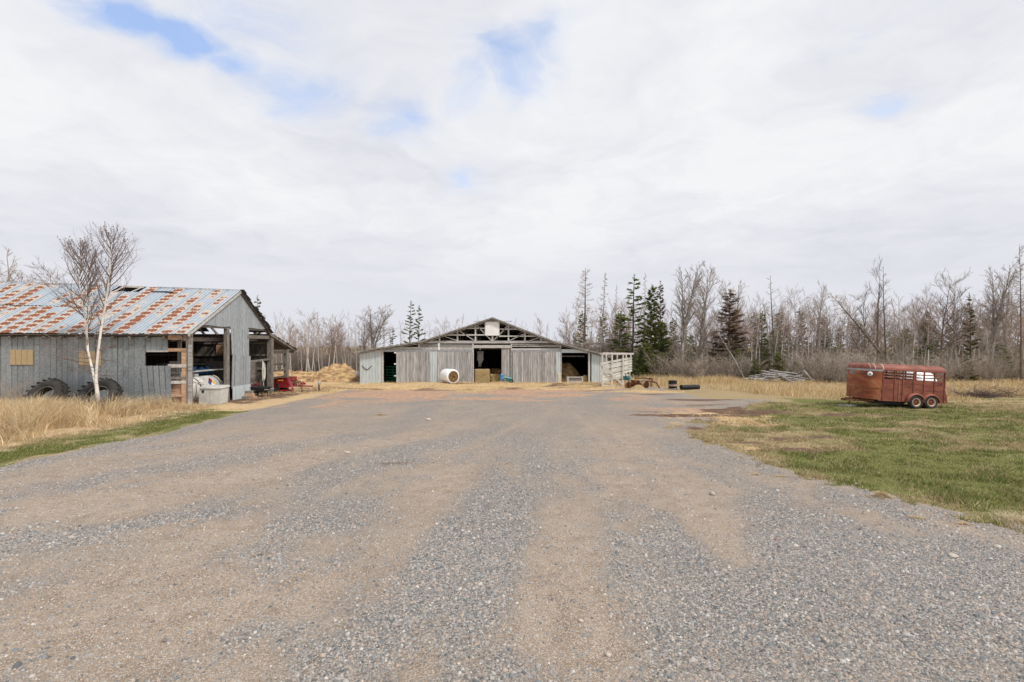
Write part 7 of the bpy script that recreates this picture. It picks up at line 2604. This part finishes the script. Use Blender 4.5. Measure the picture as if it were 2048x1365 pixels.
def stone(px, py, size, label, mat='rock', seed=1, flat=0.6):
    Y = 2457.6 / (py - 710.5)
    x = (px - 1024) / FPX * Y
    r = random.Random(seed)
    m = MB()
    n1, n2 = 6, 10
    vs = []
    for i in range(n1 + 1):
        th = math.pi * i / n1
        for k in range(n2):
            a = 2 * math.pi * k / n2
            rr_ = size * (1 + r.gauss(0, 0.09))
            vs.append((rr_ * math.sin(th) * math.cos(a) * 1.15, rr_ * math.sin(th) * math.sin(a) * 0.85, rr_ * math.cos(th) * flat))
    fs = [(i * n2 + k, (i + 1) * n2 + k, (i + 1) * n2 + (k + 1) % n2, i * n2 + (k + 1) % n2) for i in range(n1) for k in range(n2)]
    m.add(vs, fs, True)
    o = m.build('stone', M[mat], None, (0, 0, 0))
    o.location = (x, Y, gz(x, Y) + size * flat * 0.4)
    o.rotation_euler = (0, 0, r.uniform(0, 3))
    return tag(o, label, 'stone', 'larger loose stones on the gravel')


stone(1425, 988, 0.055, 'pale egg shaped stone beside the light wheel track', 'rock', 3, 0.7)
stone(1906, 1108, 0.06, 'pale flat stone on the gravel towards the right edge', 'rock', 4, 0.35)
stone(1995, 1090, 0.045, 'pale flat stone nearest the right edge of the gravel', 'rock', 5, 0.4)
stone(1712, 972, 0.04, 'whitish stone at the gravel edge above the straw clump', 'rock', 6, 0.5)
stone(695, 905, 0.07, 'tan clod lying alone on the gravel left of centre', 'rock', 7, 0.45)
stone(856, 842, 0.10, 'tan stone on the far gravel before the round bale', 'rock', 8, 0.5)
stone(1555, 1080, 0.03, 'reddish lump on the gravel left of the straw wisps', 'pink_band', 9, 0.7)
stone(330, 1283, 0.021, 'dark stone near the bottom edge at the left', 'rock_dark', 10, 0.6)
stone(151, 1252, 0.021, 'dark stone near the lower left corner', 'rock_dark', 11, 0.6)
stone(492, 1277, 0.018, 'dark grey stone below the tan tracks at the left', 'rock_dark', 12, 0.6)
stone(306, 1245, 0.017, 'small blue grey stone above the dark one at the lower left', 'rock_dark', 13, 0.6)
stone(1216, 1312, 0.026, 'rounded pale stone near the bottom edge right of centre', 'rock', 14, 0.6)
stone(1162, 1243, 0.024, 'pale stone in the tan patch right of centre', 'rock', 15, 0.6)


def straw_clump(px, py, rx, ry, h, n, label, seed, cols=((0.55, 0.42, 0.24), (0.66, 0.53, 0.33), (0.42, 0.31, 0.18)), ln=0.18):
    Y = 2457.6 / (py - 710.5)
    x = (px - 1024) / FPX * Y
    r = np.random.RandomState(seed)
    V, Fc, K = [], [], []
    for k in range(n):
        a = r.uniform(0, 6.28)
        rad = abs(r.normal(0, 0.5))
        c = np.array([math.cos(a) * rad * rx, math.sin(a) * rad * ry, h * max(0, 1 - rad) * r.uniform(0.1, 1) + 0.006])
        b = r.uniform(0, 6.28)
        l_ = ln * r.uniform(0.4, 1.0)
        d = np.array([math.cos(b) * l_, math.sin(b) * l_, r.normal(0, 0.12) * l_])
        w = np.array([-math.sin(b), math.cos(b), 0]) * 0.004
        up = np.array([0, 0, 0.004])
        i = len(V)
        V += [c - d / 2 - w, c - d / 2 + w, c + d / 2 + up]
        Fc.append([i, i + 1, i + 2])
        K += [np.array(cols[r.randint(len(cols))]) * r.uniform(0.8, 1.2)] * 3
    o = link(bpy.data.objects.new('straw_clump', big_mesh('straw_clump', np.array(V), np.array(Fc), M['blade'], {'col': np.array(K)})))
    o.location = (x, Y, gz(x, Y))
    return tag(o, label, 'straw clump', 'wisps of straw dropped on the gravel')


straw_clump(1762, 998, 0.20, 0.13, 0.08, 420, 'largest straw clump at the grass edge of the gravel', 1)
straw_clump(1835, 1037, 0.12, 0.10, 0.015, 60, 'small thin straw wisp below the largest clump', 2)
straw_clump(1925, 1035, 0.20, 0.10, 0.015, 80, 'thin straw wisp at the gravel edge near the pale tuft', 3)
straw_clump(1925, 1048, 0.13, 0.08, 0.015, 60, 'lowest straw wisp on the gravel near the pale tuft', 4)
straw_clump(1512, 948, 0.12, 0.08, 0.02, 70, 'orange straw wisp at the gravel edge above the egg shaped stone', 5)
straw_clump(1560, 952, 0.28, 0.10, 0.015, 90, 'long flat straw wisp right of the orange one', 6)
straw_clump(760, 830, 0.35, 0.25, 0.03, 220, 'faint straw wisp on the far gravel left of centre', 7, ln=0.3)
# pale dead grass tuft at the right edge
n = 420
tx, ty = (2030 - 1024) / FPX * 7.45, 7.45
a = rs.uniform(0, 6.28, n)
rr_ = np.abs(rs.normal(0, 0.13, n))
me = blades('grass_tuft', np.cos(a) * rr_ * 1.3, np.sin(a) * rr_, rs.uniform(0.06, 0.20, n), np.full(n, 0.007), rs.uniform(0.6, 2.2, n), tone(n, [(0.62, 0.53, 0.36), (0.70, 0.62, 0.46), (0.5, 0.4, 0.25)], 0.15), 3, np.zeros(n))
o = link(bpy.data.objects.new('grass_tuft', me))
o.location = (tx, ty, gz(tx, ty))
tag(o, 'pale dead grass tuft at the right edge where gravel meets lawn', 'grass tuft')
# one straw stalk in the foreground
sx, sy = (615 - 1024) / FPX * 3.95, 3.95
o = MB().tube([(0, 0, 0.008), (0.035, 0.07, 0.014), (0.05, 0.12, 0.010)], 0.003, 5).build('straw_stalk', M['hay'], None, (0, 0, 0))
o.location = (sx, sy, gz(sx, sy))
tag(o, 'single straw stalk lying on the gravel at the bottom edge', 'straw')
